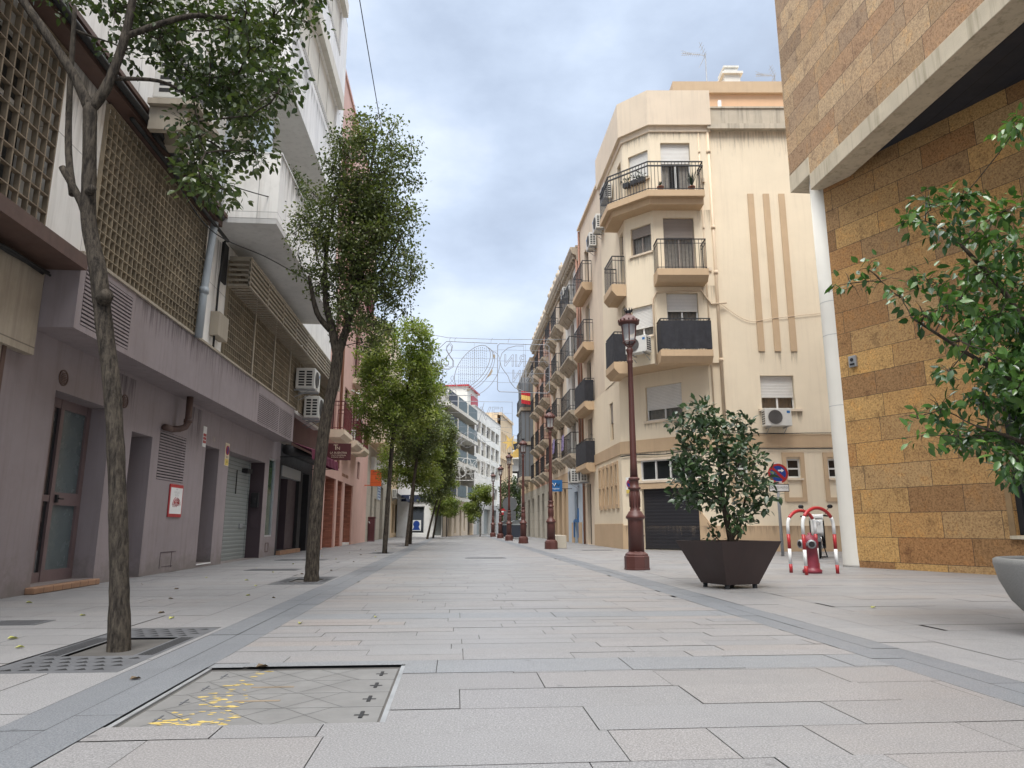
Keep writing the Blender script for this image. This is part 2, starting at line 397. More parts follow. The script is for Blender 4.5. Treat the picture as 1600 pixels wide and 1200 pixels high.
M['galv'] = surf('galvanised_steel', (0.36, 0.37, 0.38), 0.45, metal=0.5, var=0.1, vs=6)
M['pipe_grey'] = surf('grey_plastic_pipe', (0.33, 0.36, 0.38), 0.5, var=0.08, vs=3)
M['pipe_cream'] = surf('cream_pipe', (0.60, 0.47, 0.33), 0.6, var=0.05, vs=2)
M['pipe_cop'] = surf('brown_pipe', (0.28, 0.14, 0.09), 0.6, var=0.08, vs=2)
M['rust'] = surf('rusty_grille', (0.20, 0.155, 0.105), 0.8, var=0.3, vs=5, streak=0.4, dirt=(0.05, 0.03, 0.02))
M['lattice'] = surf('sun_bleached_lattice', (0.30, 0.245, 0.17), 0.85, var=0.25, vs=3, streak=0.35, dirt=(0.05, 0.04, 0.03))
M['ledge'] = surf('brown_ledge_metal', (0.10, 0.058, 0.045), 0.6, var=0.15, vs=4, streak=0.3)
M['beige_metal'] = surf('beige_painted_metal', (0.36, 0.31, 0.24), 0.55, var=0.1, vs=3, streak=0.3)
M['corten'] = surf('dark_corten_planter', (0.050, 0.032, 0.029), 0.55, metal=0.15, var=0.15, vs=3, streak=0.25, dirt=(0.085, 0.05, 0.042))
M['ac'] = surf('ac_casing', (0.60, 0.59, 0.55), 0.5, var=0.05, vs=5, streak=0.25, dirt=(0.4, 0.37, 0.32))
M['black'] = surf('matt_black', (0.012, 0.012, 0.013), 0.7, var=0.1)
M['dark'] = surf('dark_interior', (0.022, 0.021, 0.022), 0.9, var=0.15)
M['grille_dark'] = surf('dark_fan_grille', (0.10, 0.095, 0.09), 0.6, var=0.1)
M['cable'] = surf('black_cable', (0.018, 0.018, 0.018), 0.7, var=0.1)
M['wire'] = surf('light_wire', (0.30, 0.31, 0.33), 0.6, var=0.05)
M['red'] = surf('red_paint', (0.38, 0.022, 0.025), 0.4, var=0.08, vs=4)
M['red_hyd'] = surf('faded_hydrant_red', (0.23, 0.028, 0.045), 0.5, var=0.15, vs=6, streak=0.3)
M['white'] = surf('white_paint', (0.74, 0.74, 0.72), 0.45, var=0.05, vs=4)
M['blue'] = surf('blue_sign_face', (0.012, 0.05, 0.25), 0.4, var=0.05)
M['blue_l'] = surf('bright_blue_sign', (0.02, 0.13, 0.34), 0.4, var=0.08)
M['blue_shop'] = surf('pale_blue_paint', (0.46, 0.53, 0.60), 0.7, var=0.05)
M['blue_aw'] = surf('navy_awning', (0.02, 0.03, 0.07), 0.7, var=0.1)
M['yellow'] = surf('yellow_sign', (0.62, 0.47, 0.12), 0.5, var=0.06)
M['cream_sign'] = surf('cream_sign', (0.70, 0.60, 0.45), 0.5, var=0.05)
M['orange'] = surf('orange_sign', (0.55, 0.10, 0.02), 0.5, var=0.1, vs=6)
M['wine'] = surf('wine_sign', (0.095, 0.025, 0.028), 0.5, var=0.1)
M['awning_m'] = surf('maroon_awning_cloth', (0.14, 0.018, 0.05), 0.85, var=0.3, vs=8)
M['terracotta'] = surf('terracotta_tile', (0.30, 0.17, 0.10), 0.7, var=0.15, vs=5, joints=dict(w=0.2, h=0.3, tv=0.1))
M['steel_lid'] = surf('worn_steel_cover', (0.175, 0.172, 0.167), 0.6, metal=0.2, var=0.12, vs=5, streak=0.0, bs=0.1)
M['cast'] = surf('dark_cast_grate', (0.105, 0.108, 0.115), 0.6, metal=0.15, var=0.15, vs=5)
M['ypaint'] = surf('worn_yellow_paint', (0.42, 0.31, 0.09), 0.8, var=0.25, vs=30)
M['soil'] = surf('dry_soil', (0.10, 0.075, 0.05), 0.95, var=0.4, vs=25, bs=0.6, bscale=60)
M['garage'] = shutter_mat('dark_roller_shutter', (0.020, 0.020, 0.025), 0.11)
M['shutter_w'] = shutter_mat('white_roller_blind', (0.66, 0.64, 0.60), 0.05)
M['shutter_b'] = shutter_mat('taupe_roller_blind', (0.26, 0.22, 0.19), 0.05)
M['shutter_g'] = shutter_mat('grey_roller_shutter', (0.24, 0.26, 0.25), 0.09)
M['glass'] = glass_mat('dark_glass', (0.018, 0.02, 0.022))
M['glass_t'] = glass_mat('window_glass', (0.03, 0.035, 0.04), 0.55)
M['glass_f'] = surf('frosted_door_glass', (0.10, 0.125, 0.13), 0.25, var=0.12, vs=1.5)
M['glass_g'] = glass_mat('green_reflection_glass', (0.03, 0.06, 0.045), 0.0, 0.05)  # reflected green put into the base colour of the pane
M['glass_b'] = glass_mat('grey_bay_glass', (0.16, 0.18, 0.20), 0.0, 0.15)
M['stone_edge'] = surf('brown_stone_edge', (0.24, 0.155, 0.075), 0.75, var=0.2, vs=6)
M['bal_panel'] = surf('dark_green_panel', (0.07, 0.10, 0.095), 0.4, var=0.15)
def stain_mat(name, col, k=0.75):
    m = bpy.data.materials.new(name); m.use_nodes = True; nt = m.node_tree; nt.nodes.clear()
    out = nt.nodes.new('ShaderNodeOutputMaterial'); b = nt.nodes.new('ShaderNodeBsdfDiffuse'); t = nt.nodes.new('ShaderNodeBsdfTransparent'); mx = nt.nodes.new('ShaderNodeMixShader')
    b.inputs[0].default_value = (*col, 1)
    a = nt.nodes.new('ShaderNodeAttribute'); a.attribute_name = 'fade'
    sv = noise(nt, pos(nt, (9, 9, 0.5)), 1.7, 5, 0.7); ad = nt.nodes.new('ShaderNodeMath'); ad.operation = 'ADD'; nt.links.new(sv, ad.inputs[0]); nt.links.new(rng(nt, a.outputs['Fac'], 0, 1, -0.34, 0.06), ad.inputs[1])
    nt.links.new(rng(nt, ad.outputs[0], 0.42, 0.72, 0, k), mx.inputs[0]); nt.links.new(t.outputs[0], mx.inputs[1]); nt.links.new(b.outputs[0], mx.inputs[2]); nt.links.new(mx.outputs[0], out.inputs[0])
    return m
M['stain'] = stain_mat('rain_streak_grime', (0.20, 0.16, 0.12), 0.45)
M['stain_d'] = stain_mat('dark_rain_streak_grime', (0.06, 0.05, 0.045), 0.6)
M['glass_l'] = glass_mat('lamp_glass', (0.62, 0.64, 0.66), 0.62, 0.1)
M['curtain'] = surf('net_curtain', (0.60, 0.56, 0.50), 0.9, var=0.15, vs=9)
M['leafdry'] = surf('fallen_leaf_tissue', (0.36, 0.36, 0.10), 0.8, var=0.3, vs=30)
M['leafbrown'] = surf('brown_leaf_tissue', (0.12, 0.085, 0.05), 0.9, var=0.3, vs=30)
M['bark'] = bark_mat('grey_brown_bark', (0.022, 0.018, 0.015), (0.10, 0.083, 0.064))
M['twig'] = bark_mat('dark_twig', (0.035, 0.027, 0.02), (0.09, 0.07, 0.05))
LEAF = [(0.018, 0.031, 0.012), (0.036, 0.056, 0.018), (0.060, 0.084, 0.026), (0.125, 0.14, 0.042)]
M['leaf'] = leaf_mat('street_tree_leaf', LEAF)
M['leaf_m'] = leaf_mat('olive_street_tree_leaf', [(0.04, 0.055, 0.02), (0.075, 0.098, 0.032), (0.115, 0.138, 0.048), (0.19, 0.20, 0.075)])
M['leaf_l'] = leaf_mat('light_street_tree_leaf', [(0.075, 0.11, 0.024), (0.14, 0.18, 0.042), (0.20, 0.225, 0.066), (0.30, 0.31, 0.11)], trans=0.40)
M['leaf_d'] = leaf_mat('magnolia_leaf', [(0.014, 0.032, 0.014), (0.028, 0.055, 0.022), (0.048, 0.084, 0.03), (0.085, 0.13, 0.044)], 0.36, 0.08)
M['leaf_g'] = leaf_mat('glossy_ficus_leaf', [(0.014, 0.038, 0.013), (0.032, 0.075, 0.02), (0.075, 0.15, 0.032), (0.17, 0.26, 0.055)], 0.22, 0.15)
M['slab'] = slab_mat('granite_slab', (0.208, 0.206, 0.209))
M['slab_d'] = slab_mat('dark_granite_slab', (0.148, 0.158, 0.172))
M['bed'] = surf('joint_bed', (0.075, 0.07, 0.065), 0.95, var=0.2, vs=4)
M['asphalt'] = surf('asphalt', (0.17, 0.17, 0.17), 0.9, var=0.15, vs=3, speck=0.3)
M['flag_r'] = surf('flag_red', (0.42, 0.02, 0.03), 0.85, var=0.12, vs=6)
M['flag_y'] = surf('flag_yellow', (0.72, 0.50, 0.16), 0.85, var=0.12, vs=6)
M['cloth_mix'] = surf('patterned_laundry', (0.20, 0.16, 0.30), 0.9, var=0.9, vs=14)
M['bin'] = surf('navy_container', (0.02, 0.026, 0.04), 0.5, var=0.15)
M['binlid'] = surf('grey_container_lid', (0.30, 0.33, 0.34), 0.5, var=0.1)
M['signback'] = surf('grey_sign_back', (0.09, 0.095, 0.10), 0.6, var=0.1)
M['scoot_w'] = surf('white_bodywork', (0.72, 0.72, 0.70), 0.25, var=0.03)
M['scoot_b'] = surf('black_bodywork', (0.014, 0.014, 0.016), 0.3, var=0.1)
M['chrome'] = surf('chrome', (0.6, 0.6, 0.6), 0.2, metal=0.9, var=0.05)
M['tyre'] = surf('tyre_rubber', (0.015, 0.015, 0.015), 0.85, var=0.1)
M['terrapot'] = surf('clay_pot', (0.25, 0.10, 0.06), 0.8, var=0.1)
# ------------------------------------------------------------------ ground and paving
g = MB(); g.rect(Fr((0, 0), (1, 0), (0, 1)), 0, 0, 0, 0, 0); g = MB()
g.quad((-400, -60, -0.03), (400, -60, -0.03), (400, 900, -0.03), (-400, 900, -0.03))
setp(g.build('ground', M['asphalt']), kind='structure')
g = MB(); g.quad((-5.2, -3, -0.014), (17, -3, -0.014), (17, 64, -0.014), (-5.2, 64, -0.014))
setp(g.build('paving_bed', M['bed']), kind='structure')

class Slabs:
    def __init__(self): self.v = []; self.c = []
    def add(self, x0, x1, y0, y1, t, gap=0.0020, holes=()):
        rects = [(x0+gap, x1-gap, y0+gap, y1-gap)]
        for hx0, hx1, hy0, hy1 in holes:
            nxt = []
            for a, b, c, d in rects:
                if b <= hx0 or a >= hx1 or d <= hy0 or c >= hy1: nxt.append((a, b, c, d)); continue
                if a < hx0: nxt.append((a, hx0, c, d))
                if b > hx1: nxt.append((hx1, b, c, d))
                aa, bb = max(a, hx0), min(b, hx1)
                if c < hy0: nxt.append((aa, bb, c, hy0))
                if d > hy1: nxt.append((aa, bb, hy1, d))
            rects = nxt
        z = random.uniform(-0.0012, 0.0012)
        for a, b, c, d in rects:
            if b-a > 0.01 and d-c > 0.01:
                self.v += [(a, c, z), (b, c, z), (b, d, z), (a, d, z)]; self.c += [t]*4
    def build(self, name, mat):
        me = bpy.data.meshes.new(name); n = len(self.v)//4
        me.from_pydata(self.v, [], [(4*i, 4*i+1, 4*i+2, 4*i+3) for i in range(n)])
        me.materials.append(mat)
        a = me.attributes.new('tint', 'FLOAT_COLOR', 'POINT')
        a.data.foreach_set('color', np.array([(*c, 1) for c in self.c], np.float32).ravel())
        o = bpy.data.objects.new(name, me); COL.objects.link(o); return setp(o, kind='structure')

def tint(warm=0.0, dark=1.0):
    k = random.uniform(0.95, 1.05)*dark
    w = warm*random.uniform(0.6, 1.2)
    return (k*(1+0.11*w), k*(1+0.01*w), k*(1-0.07*w))
MH = (-1.325, -0.262, 3.0, 4.17)
GR = [(-2.47, -1.76, 4.08, 5.78), (-2.46, -1.76, 9.85, 11.35), (-2.42, -1.78, 20.6, 22.0), (-2.3, -1.7, 28.4, 29.6), (-2.3, -1.7, 31.6, 32.8)]
road = Slabs(); band = Slabs()
ys = [0.3]
while ys[-1] < 3.9: ys.append(ys[-1]+0.36)
ys[-1] = 3.93; ys.append(4.29)
ys += [4.29+0.189*i for i in range(1, 11)]; ys.append(6.55)
while ys[-1] < 63: ys.append(ys[-1]+random.choice([0.19, 0.22, 0.26, 0.36]))
for y0, y1 in zip(ys, ys[1:]):
    x = -1.33; blue = abs(y0-3.93) < .01 or abs(y0-6.18) < .01 or (y0 > 9 and random.random() < .05)
    x1 = 2.42
    x -= random.uniform(0, 0.6)
    while x < x1:
        L_ = random.uniform(0.55, 1.05) if y0 > 4.2 else random.choice([0.38, 0.62, 0.9, 1.05])
        a, b = max(x, -1.33), min(x+L_, x1)
        if b-a > 0.05:
            mid = (a+b)/2
            warm = 0.15*random.random()
            if mid > 1.45: warm = random.choice([0.1, 0.5, 0.7, 0.5])
            elif mid < -0.5 and y0 > 4.3: warm = random.choice([0.1, 0.6, 0.9])
            elif random.random() < 0.18: warm = 0.35
            t = tint(warm, 0.93 if y0 < 3.9 else 0.99)
            if blue: t = tuple(q*f for q, f in zip(tint(0), (0.85, 0.90, 0.94)))
            road.add(a, b, y0, y1, t, holes=[MH])
        x += L_
for x0, x1 in ((-1.72, -1.525), (-1.525, -1.33), (2.42, 2.615), (2.615, 2.80)):
    y = 0.2-random.random()
    while y < 63:
        L_ = random.choice([0.8, 1.0, 1.2]); band.add(x0, x1, y, y+L_, tint(0), holes=[]); y += L_
for x0, x1 in ((-2.10, -1.72), (-2.48, -2.10), (2.80, 3.19), (3.19, 3.6)):
    y = 0.2-random.random()
    while y < 63:
        L_ = random.choice([0.7, 0.9, 1.2])
        road.add(x0, x1, y, y+L_, tint(random.choice([0, 0, .3]), 1.06), holes=GR); y += L_
for X0, X1, Y1 in ((-4.82, -2.48, 60), (3.6, 16.5, 63)):
    y = 0.1
    while y < Y1:
        h = random.choice([0.3, 0.36, 0.4]); x = X0-random.random()
        row_w = random.choice([0, 0, 0.1, 0.55]) if X0 > 0 else random.choice([0, 0, 0.15, 0.3])
        while x < X1:
            L_ = random.uniform(0.8, 1.3); a, b = max(x, X0), min(x+L_, X1)
            if b-a > 0.05: road.add(a, b, y, y+h, tint(row_w+0.1*random.random(), 1.06), holes=GR)
            x += L_
        y += h
road.build('granite_paving', M['slab'])
band.build('dark_granite_band', M['slab_d'])

# ------------------------------------------------------------------ things set in the paving
t = thing('cable_chamber_cover', 'worn steel access cover of four plates with yellow paint smears in the paving', 'access cover', (-0.8, 3.6, 0))
b = MB(); x0, x1, y0, y1 = MH
for a in ((x0, x0+.022, y0, y1), (x1-.022, x1, y0, y1), (x0+.022, x1-.022, y1-.03, y1), (x0+.022, x1-.022, y0, y0+.012)):
    b.mi = 1 if a[2] == y1-.03 else 0  # far strip painted black to stand for the dark gap beyond the plates
    b.box(W, a[0], a[1], -0.04, -0.004-.012*b.mi, a[2], a[3])
b.build('frame', [M['galv'], M['black']], t)
b = MB(); b.rect(W, 0, 0, 0, 0, 0); b = MB(); b.quad((x0, y0, -.03), (x1, y0, -.03), (x1, y1, -.03), (x0, y1, -.03)); b.build('chamber_edge', M['black'], t)
ph = (y1-.05-y0-.016)/4
for i in range(4):
    ya = y0+.016+i*ph; yb = ya+ph-.006
    b = MB(); b.box(W, x0+.04, x1-.035, -.028, -.010, ya, yb)
    b.mi = 1
    for k in range(4):
        xs = x0+.1+k*.25
        for (p, q) in (((xs, ya+.004), (xs+.21, yb-.004)), ((xs+.25, ya+.004), (xs+.02, yb-.004))):
            if q[0] < x1-.06 and p[0] < x1-.06:
                dx = .0016
                b.quad((p[0]-dx, p[1], -.0094), (p[0]+dx, p[1], -.0094), (q[0]+dx, q[1], -.0094), (q[0]-dx, q[1], -.0094))
    pl = b.build('cover_plate', [M['steel_lid'], M['black']], t)
    hb = MB(); ym = (ya+yb)/2; hx = x1-.11
    hb.box(W, hx-.03, hx+.03, -.0094, -.0088, ym-.008, ym+.008); hb.box(W, hx-.008, hx+.008, -.0094, -.006, ym-.05, ym+.05)
    hb.build('lifting_slot', M['black'], pl)
    hb = MB(); hb.box(W, x0+.13, x0+.17, -.0094, -.0088, ym-.006, ym+.006); hb.box(W, x0+.14, x0+.148, -.0094, -.007, ym-.05, ym+.05)
    hb.build('key_slot', M['cast'], pl)
    pb = MB()
    for k in range((46, 24, 14, 7)[i]):
        cx = x0+.15+random.random()*(.30, .22, .15, .12)[i]+.03*i; cy = random.uniform(ya+.02, yb-.02); rr = random.uniform(.003, .015)
        pb.poly([(cx+rr*random.uniform(.5, 1.5)*math.cos(q)*1.6, min(yb-.003, max(ya+.003, cy+rr*random.uniform(.5, 1.3)*math.sin(q))), -.0092+.0001*(k % 5)) for q in [2*math.pi*j/9 for j in range(9)]])
    pb.build('paint_smear', M['ypaint'], pl)
    if i in (1, 2):
        pb = MB(); pb.box(W, x0+.36, x0+.56, -.0094, -.0086, ym-.012, ym+.012); pb.build('rust_patch', M['rust'], pl)

def grate(rect, label, big):
    x0, x1, y0, y1 = rect
    t = thing('tree_grate', label, 'tree grate', ((x0+x1)/2, (y0+y1)/2, 0), 'tree grates along the kerb band')
    hx0, hx1 = x0+.16, x1-.14; hy0, hy1 = y0+(y1-y0)*.30, y1-(y1-y0)*.28
    b = MB(); z0, z1 = -.03, -.001
    b.box(W, x0+.005, x1-.005, z0, z1, y0+.005, hy0); b.box(W, x0+.005, x1-.005, z0, z1, hy1, y1-.005)
    b.box(W, x0+.005, hx0, z0, z1, hy0, hy1); b.box(W, hx1, x1-.005, z0, z1, hy0, hy1)
    if big:
        b.mi = 1
        for (ya, yb) in ((y0+.05, hy0-.03), (hy1+.03, y1-.05)):
            ny = 4; nx = 6
            for j in range(ny):
                for i in range(nx):
                    cx = x0+.06+(i+.5*(j % 2))*(x1-x0-.14)/nx+.04; cy = ya+(j+.5)*(yb-ya)/ny
                    b.poly([(cx-.034, cy-.022, z1+.0012), (cx+.034, cy-.022, z1+.0012), (cx, cy+.03, z1+.0012)])
        for (xa, xb) in ((x0+.03, hx0-.02), (hx1+.02, x1-.03)):
            for i in range(5):
                xx = xa+(i+.5)*(xb-xa)/5; b.quad((xx-.006, hy0+.01, z1+.0012), (xx+.006, hy0+.01, z1+.0012), (xx+.006, hy1-.01, z1+.0012), (xx-.006, hy1-.01, z1+.0012))
    b.build('grate_plate', [M['cast'], M['black']], t)
    b = MB(); n = 10
    vs = [(hx0+(hx1-hx0)*i/n, hy0+(hy1-hy0)*j/n, -.085+random.uniform(-.01, .02)) for j in range(n+1) for i in range(n+1)]
    b.add(vs, [(j*(n+1)+i, j*(n+1)+i+1, (j+1)*(n+1)+i+1, (j+1)*(n+1)+i) for j in range(n) for i in range(n)])
    for c in ((hx0, hx0, hy0, hy1), (hx1, hx1, hy0, hy1)): b.quad((c[0], c[2], -.1), (c[0], c[3], -.1), (c[0], c[3], z1-.002), (c[0], c[2], z1-.002))
    for yy in (hy0, hy1): b.quad((hx0, yy, -.1), (hx1, yy, -.1), (hx1, yy, z1-.002), (hx0, yy, z1-.002))
    b.build('soil', M['soil'], t)
for i, r in enumerate(GR):
    grate(r, ['large dark cast tree grate with rows of triangular holes round the nearest trunk', 'dark tree grate round the leaning second trunk before the roller shop',
              'small dark grate at the third tree trunk', 'small dark grate at the fourth tree trunk', 'small dark grate at the trunk just behind the fourth tree'][i], i < 2)
for (px, py, w, h, lb) in ((-3.45, 6.15, .42, .3, 'small dark drain cover in the paving left of the nearest tree trunk'), (-3.2, 13.2, .9, .5, 'dark drain cover in front of the grey garage door'),
                           (-3.5, 17.0, 1.1, .55, 'dark cover plate in the pavement near the shop display window'), (.75, 17.7, 1.0, .45, 'dark cover in the middle of the street paving'),
                           (5.1, 12.6, .7, .5, 'dark cover plate in the paving left of the fire hydrant'), (4.6, 23.2, 1.0, .4, 'dark drain cover in front of the garage chamfer corner')):
    t = thing('drain_cover', lb, 'drain cover', (px, py, 0), 'flat covers set in the paving')
    b = MB(); b.box(W, px-w/2, px+w/2, .001, .004, py-h/2, py+h/2); b.mi = 1
    for k in range(5): b.box(W, px-w/2+.05, px+w/2-.05, .0042, .0050, py-h/2+h*(k+.4)/5, py-h/2+h*(k+.6)/5)
    b.build('cover_plate', [M['cast'], M['black']], t)

lv = []
for k in range(3):
    b = MB(); l = random.uniform(.045, .065)
    b.add([(0, 0, .004), (-l*.28, l*.35, .018), (-l*.2, l*.75, .014), (0, l, .006), (l*.22, l*.75, .02), (l*.3, l*.35, .012), (0, l*.5, .004)], [(0, 6, 2, 1), (6, 3, 2), (6, 4, 3), (0, 5, 4, 6)])
    lv.append(b)
leaf_src = [x.build('fallen_leaf', M['leafdry' if i < 2 else 'leafbrown']) for i, x in enumerate(lv)]
spots = [(-2.75, 4.9), (-2.35, 6.3), (-2.6, 6.7), (-2.95, 5.3), (-3.2, 7.4), (-3.4, 9.2), (-2.3, 8.3), (-2.55, 9.6), (-1.9, 8.0), (-3.8, 8.8), (-2.9, 10.6), (-2.4, 11.9), (-3.0, 12.4), (-3.7, 11.2), (-2.1, 12.8), (-2.6, 14.0), (-3.3, 15.1), (-2.2, 15.9), (-2.8, 17.3), (-3.4, 19.0), (-2.5, 19.8), (-2.0, 18.4),
         (-3.6, 13.6), (-2.95, 8.0), (-1.2, 5.95), (-.65, 6.3), (-1.0, 4.16), (-3.05, 21.3), (-2.5, 23), (-3.1, 24.5), (-2.3, 26), (-2.7, 27.4), (-3.3, 29), (-2.9, 30.5), (.9, 2.1), (-4.1, 10.0), (-3.15, 6.6), (-4.2, 7.7), (-1.56, 3.9), (3.9, 6.6)]
for i, (x, y) in enumerate(spots):
    o = leaf_src[i] if i < 3 else leaf_src[i % 3].copy()
    if i >= 3: COL.objects.link(o)
    s_ = random.uniform(.8, 1.15)
    o.location = (x, y, 0); o.rotation_euler = (0, 0, random.random()*6.28); o.scale = (s_, s_, s_)
    setp(o, 'small curled leaf fallen on the grey granite paving', 'leaf', 'fallen leaves scattered on the paving')

# ------------------------------------------------------------------ shared building bits
def window(par, F, h, rev, frame, mull=1, shut=0.0, shut_m=None, curtain=True, fw=0.05, rail=None, pane=None, cur=None):
    """one framed window filling the opening h at depth rev behind the wall face"""
    a, b_, c, e = h[:4]; d = -rev+.03
    f = MB()
    f.box(F, a, a+fw, c, e, d-.03, d); f.box(F, b_-fw, b_, c, e, d-.03, d)
    f.box(F, a+fw, b_-fw, c, c+fw, d-.03, d); f.box(F, a+fw, b_-fw, e-fw, e, d-.03, d)
    for i in range(mull):
        m = a+(b_-a)*(i+1)/(mull+1); f.box(F, m-fw*.55, m+fw*.55, c+fw, e-fw, d-.03, d+.002)
    if rail: f.box(F, a+fw, b_-fw, c+rail-fw/2, c+rail+fw/2, d-.03, d-.002)
    w = f.build('window', frame, par)
    p = MB(); p.rect(F, a+fw, b_-fw, c+fw, e-fw, d-.022); p.build('pane', pane or (M['glass_t'] if curtain else M['glass']), w)
    if curtain:
        q = MB(); n = 14
        for i in range(n):
            u0 = a+fw+(b_-a-2*fw)*i/n; u1 = a+fw+(b_-a-2*fw)*(i+1)/n
            if curtain == 'gap' and .3 < (i+.5)/n < .62: continue
            k = .03*(i % 2)
            q.quad(F.p(u0, c+fw, d-.09-k), F.p(u1, c+fw, d-.12+k), F.p(u1, e-fw, d-.12+k), F.p(u0, e-fw, d-.09-k))
        q.build('curtain', cur or M['curtain'], w)
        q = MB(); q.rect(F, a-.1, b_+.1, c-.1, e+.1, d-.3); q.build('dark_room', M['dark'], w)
    if shut:
        q = MB(); z = e-(e-c)*shut
        q.box(F, a+.012, b_-.012, z, e-.004, d+.012, d+.03)
        q.box(F, a+.012, b_-.012, z-.035, z, d+.008, d+.038)
        q.build('roller_blind', shut_m or M['shutter_w'], w)
    return w

def ac_unit(name, label, F, s, z, d, w=.8, h=.55, dep=.3, group='air conditioning units on the facades', bracket=True):
    """outdoor unit with its back towards the wall; fan face outwards"""
    t = thing(name, label, 'air conditioner', F.p(s, z, d), group)
    b = MB(); b.box(F, s-w/2, s+w/2, z, z+h, d, d+dep); b.build('casing', M['ac'], t, bevel=.015)
    g_ = MB(); g_.ring(F, s-w*.12, z+h*.5, d+dep+.002, d+dep+.018, h*.36, h*.40, 24); g_.disc(F, s-w*.12, z+h*.5, d+dep+.002, d+dep+.006, h*.36)
    for k in range(3): g_.ring(F, s-w*.12, z+h*.5, d+dep+.010, d+dep+.016, h*(.08+.09*k), h*(.10+.09*k), 20)
    g_.build('fan_grille', M['grille_dark'], t)
    s_ = MB()
    for sd in (s-w/2-.003, s+w/2):
        s_ = MB()
        for i in range(2):
            for j in range(6):
                dd = d+dep*(.16+.40*i)
                s_.box(F, sd, sd+.003, z+h*(.12+.13*j), z+h*(.20+.13*j), dd, dd+dep*.3)
        s_.build('side_louvre', M['black'], t)
    l = MB(); l.box(F, s+w*.32, s+w*.44, z+h*.72, z+h*.86, d+dep+.001, d+dep+.004); l.build('maker_label', M['blue_l'], t)
    if bracket:
        k = MB()
        for q in (s-w*.33, s+w*.33):
            k.box(F, q-.015, q+.015, z-.045, z-.006, 0, d+dep); k.bar(F.p(q, z-.22, .01), F.p(q, z-.04, d+dep*.7), .012)
        k.build('bracket', M['galv'], t)
    return t

def lattice(F, s0, s1, z0, z1, d0, d1, ps, pz, tv=.013, th=.010):
    b = MB(); n = max(1, round((s1-s0)/ps))
    for i in range(n+1):
        s = s0+(s1-s0)*i/n; b.box(F, s-tv/2, s+tv/2, z0, z1, d0, d1)
    m = max(1, round((z1-z0)/pz))
    for j in range(m+1):
        z = z0+(z1-z0)*j/m; b.box(F, s0, s1, z-th/2, z+th/2, d0+.003, d1-.003+.006)
    return b

def stains(par, specs, mat='stain'):
    """rain streak grime on a wall: (frame, s0, s1, ztop, length, distance)"""
    for F, s0, s1, z, l, d in specs:
        me = bpy.data.meshes.new('rain_stain')
        me.from_pydata([F.p(s0, z, d), F.p(s1, z, d), F.p(s1, z-l, d), F.p(s0, z-l, d)], [], [(0, 1, 2, 3)])
        a = me.attributes.new('fade', 'FLOAT', 'POINT'); a.data.foreach_set('value', [1, 1, 0, 0]); me.materials.append(M[mat])
        o = bpy.data.objects.new('rain_stain', me); COL.objects.link(o); o.parent = par; o.location = -par.location

# ------------------------------------------------------------------ left: apartment block with mauve shopfront
FL = Fr((-4.8, 0), (0, 1), (1, 0))
A1 = thing('apartment_block', 'white marble apartment block with mauve ground floor, lattice screens and boxed out balconies', 'building', (-4.8, 14, 0))
H1 = [(8.70, 10.12, .08, 2.36, .32), (10.79, 11.52, 0, 2.14, .42), (11.80, 12.93, 1.50, 2.29, .10), (13.93, 14.72, .07, 2.29, .55), (15.36, 18.25, 0, 2.33, .38), (18.62, 19.32, .5, 2.5, .06)]
b = MB(); b.wall(FL, 7.62, 19.75, 0, 3.0, H1); b.build('shopfront_wall', M['purple'], A1)
# glazed door
b = MB(); d = -.29
for a in ((8.70, 9.22), (9.37, 9.45), (10.02, 10.11)): b.box(FL, a[0], a[1], .08, 2.36, d-.03, d+.02)
b.box(FL, 9.22, 9.37, .08, .2, d-.03, d+.01); b.box(FL, 9.22, 9.37, 1.06, 1.14, d-.03, d+.01); b.box(FL, 9.45, 10.02, .08, .22, d-.03, d+.02); b.box(FL, 9.45, 10.02, 1.02, 1.18, d-.03, d+.02)
b.box(FL, 9.22, 9.37, 2.24, 2.36, d-.03, d+.015); b.box(FL, 9.45, 10.02, 2.24, 2.36, d-.03, d+.015)
dr = b.build('glazed_door', M['alu_p'], A1)
b = MB(); b.rect(FL, 9.45, 10.02, .22, 1.02, d-.01); b.rect(FL, 9.45, 10.02, 1.18, 2.24, d-.01); b.build('pane', M['glass_f'], dr)
b = MB(); b.rect(FL, 9.22, 9.37, .2, 2.24, d-.012); b.build('side_light', M['glass'], dr)
b = MB(); b.box(FL, 9.47, 9.51, 1.05, 1.15, d+.02, d+.05); b.bar(FL.p(9.49, 1.1, d+.06), FL.p(9.6, 1.1, d+.06), .01, 6); b.build('handle', M['black'], dr)
b = MB(); b.box(FL, 8.60, 10.11, 0, .075, -.28, .10); b.build('door_step', M['terracotta'], A1, bevel=.012)
b = MB(); b.box(FL, 10.79, 11.52, 0, 2.14, -.46, -.40); b.box(FL, 10.82, 10.86, .2, 2.0, -.40, -.385); dd = b.build('service_door', M['purple_dark'], A1)
b = MB(); b.box(FL, 11.42, 11.46, .98, 1.06, -.40, -.35); b.build('handle', M['galv'], dd)
def louvre(par, F, s0, s1, z0, z1, n, dep=.05, mat='purple', name='louvre_vent'):
    b = MB()
    for i in range(n):
        z = z0+(z1-z0)*(i+.5)/n; h = (z1-z0)/n
        b.box(F, s0+.008, s1-.008, z-h*.28, z+h*.28, -.016, .002)
    b.mi = 1; b.rect(F, s0, s1, z0, z1, -dep-.005)
    return b.build(name, [M[mat], M['black']], par)
louvre(A1, FL, 11.80, 12.93, 1.50, 2.29, 17)
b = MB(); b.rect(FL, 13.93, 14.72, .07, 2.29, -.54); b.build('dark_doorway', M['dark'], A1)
b = MB(); b.box(FL, 13.93, 14.72, .045, .068, -.5, .01); b.build('marble_threshold', M['white'], A1)
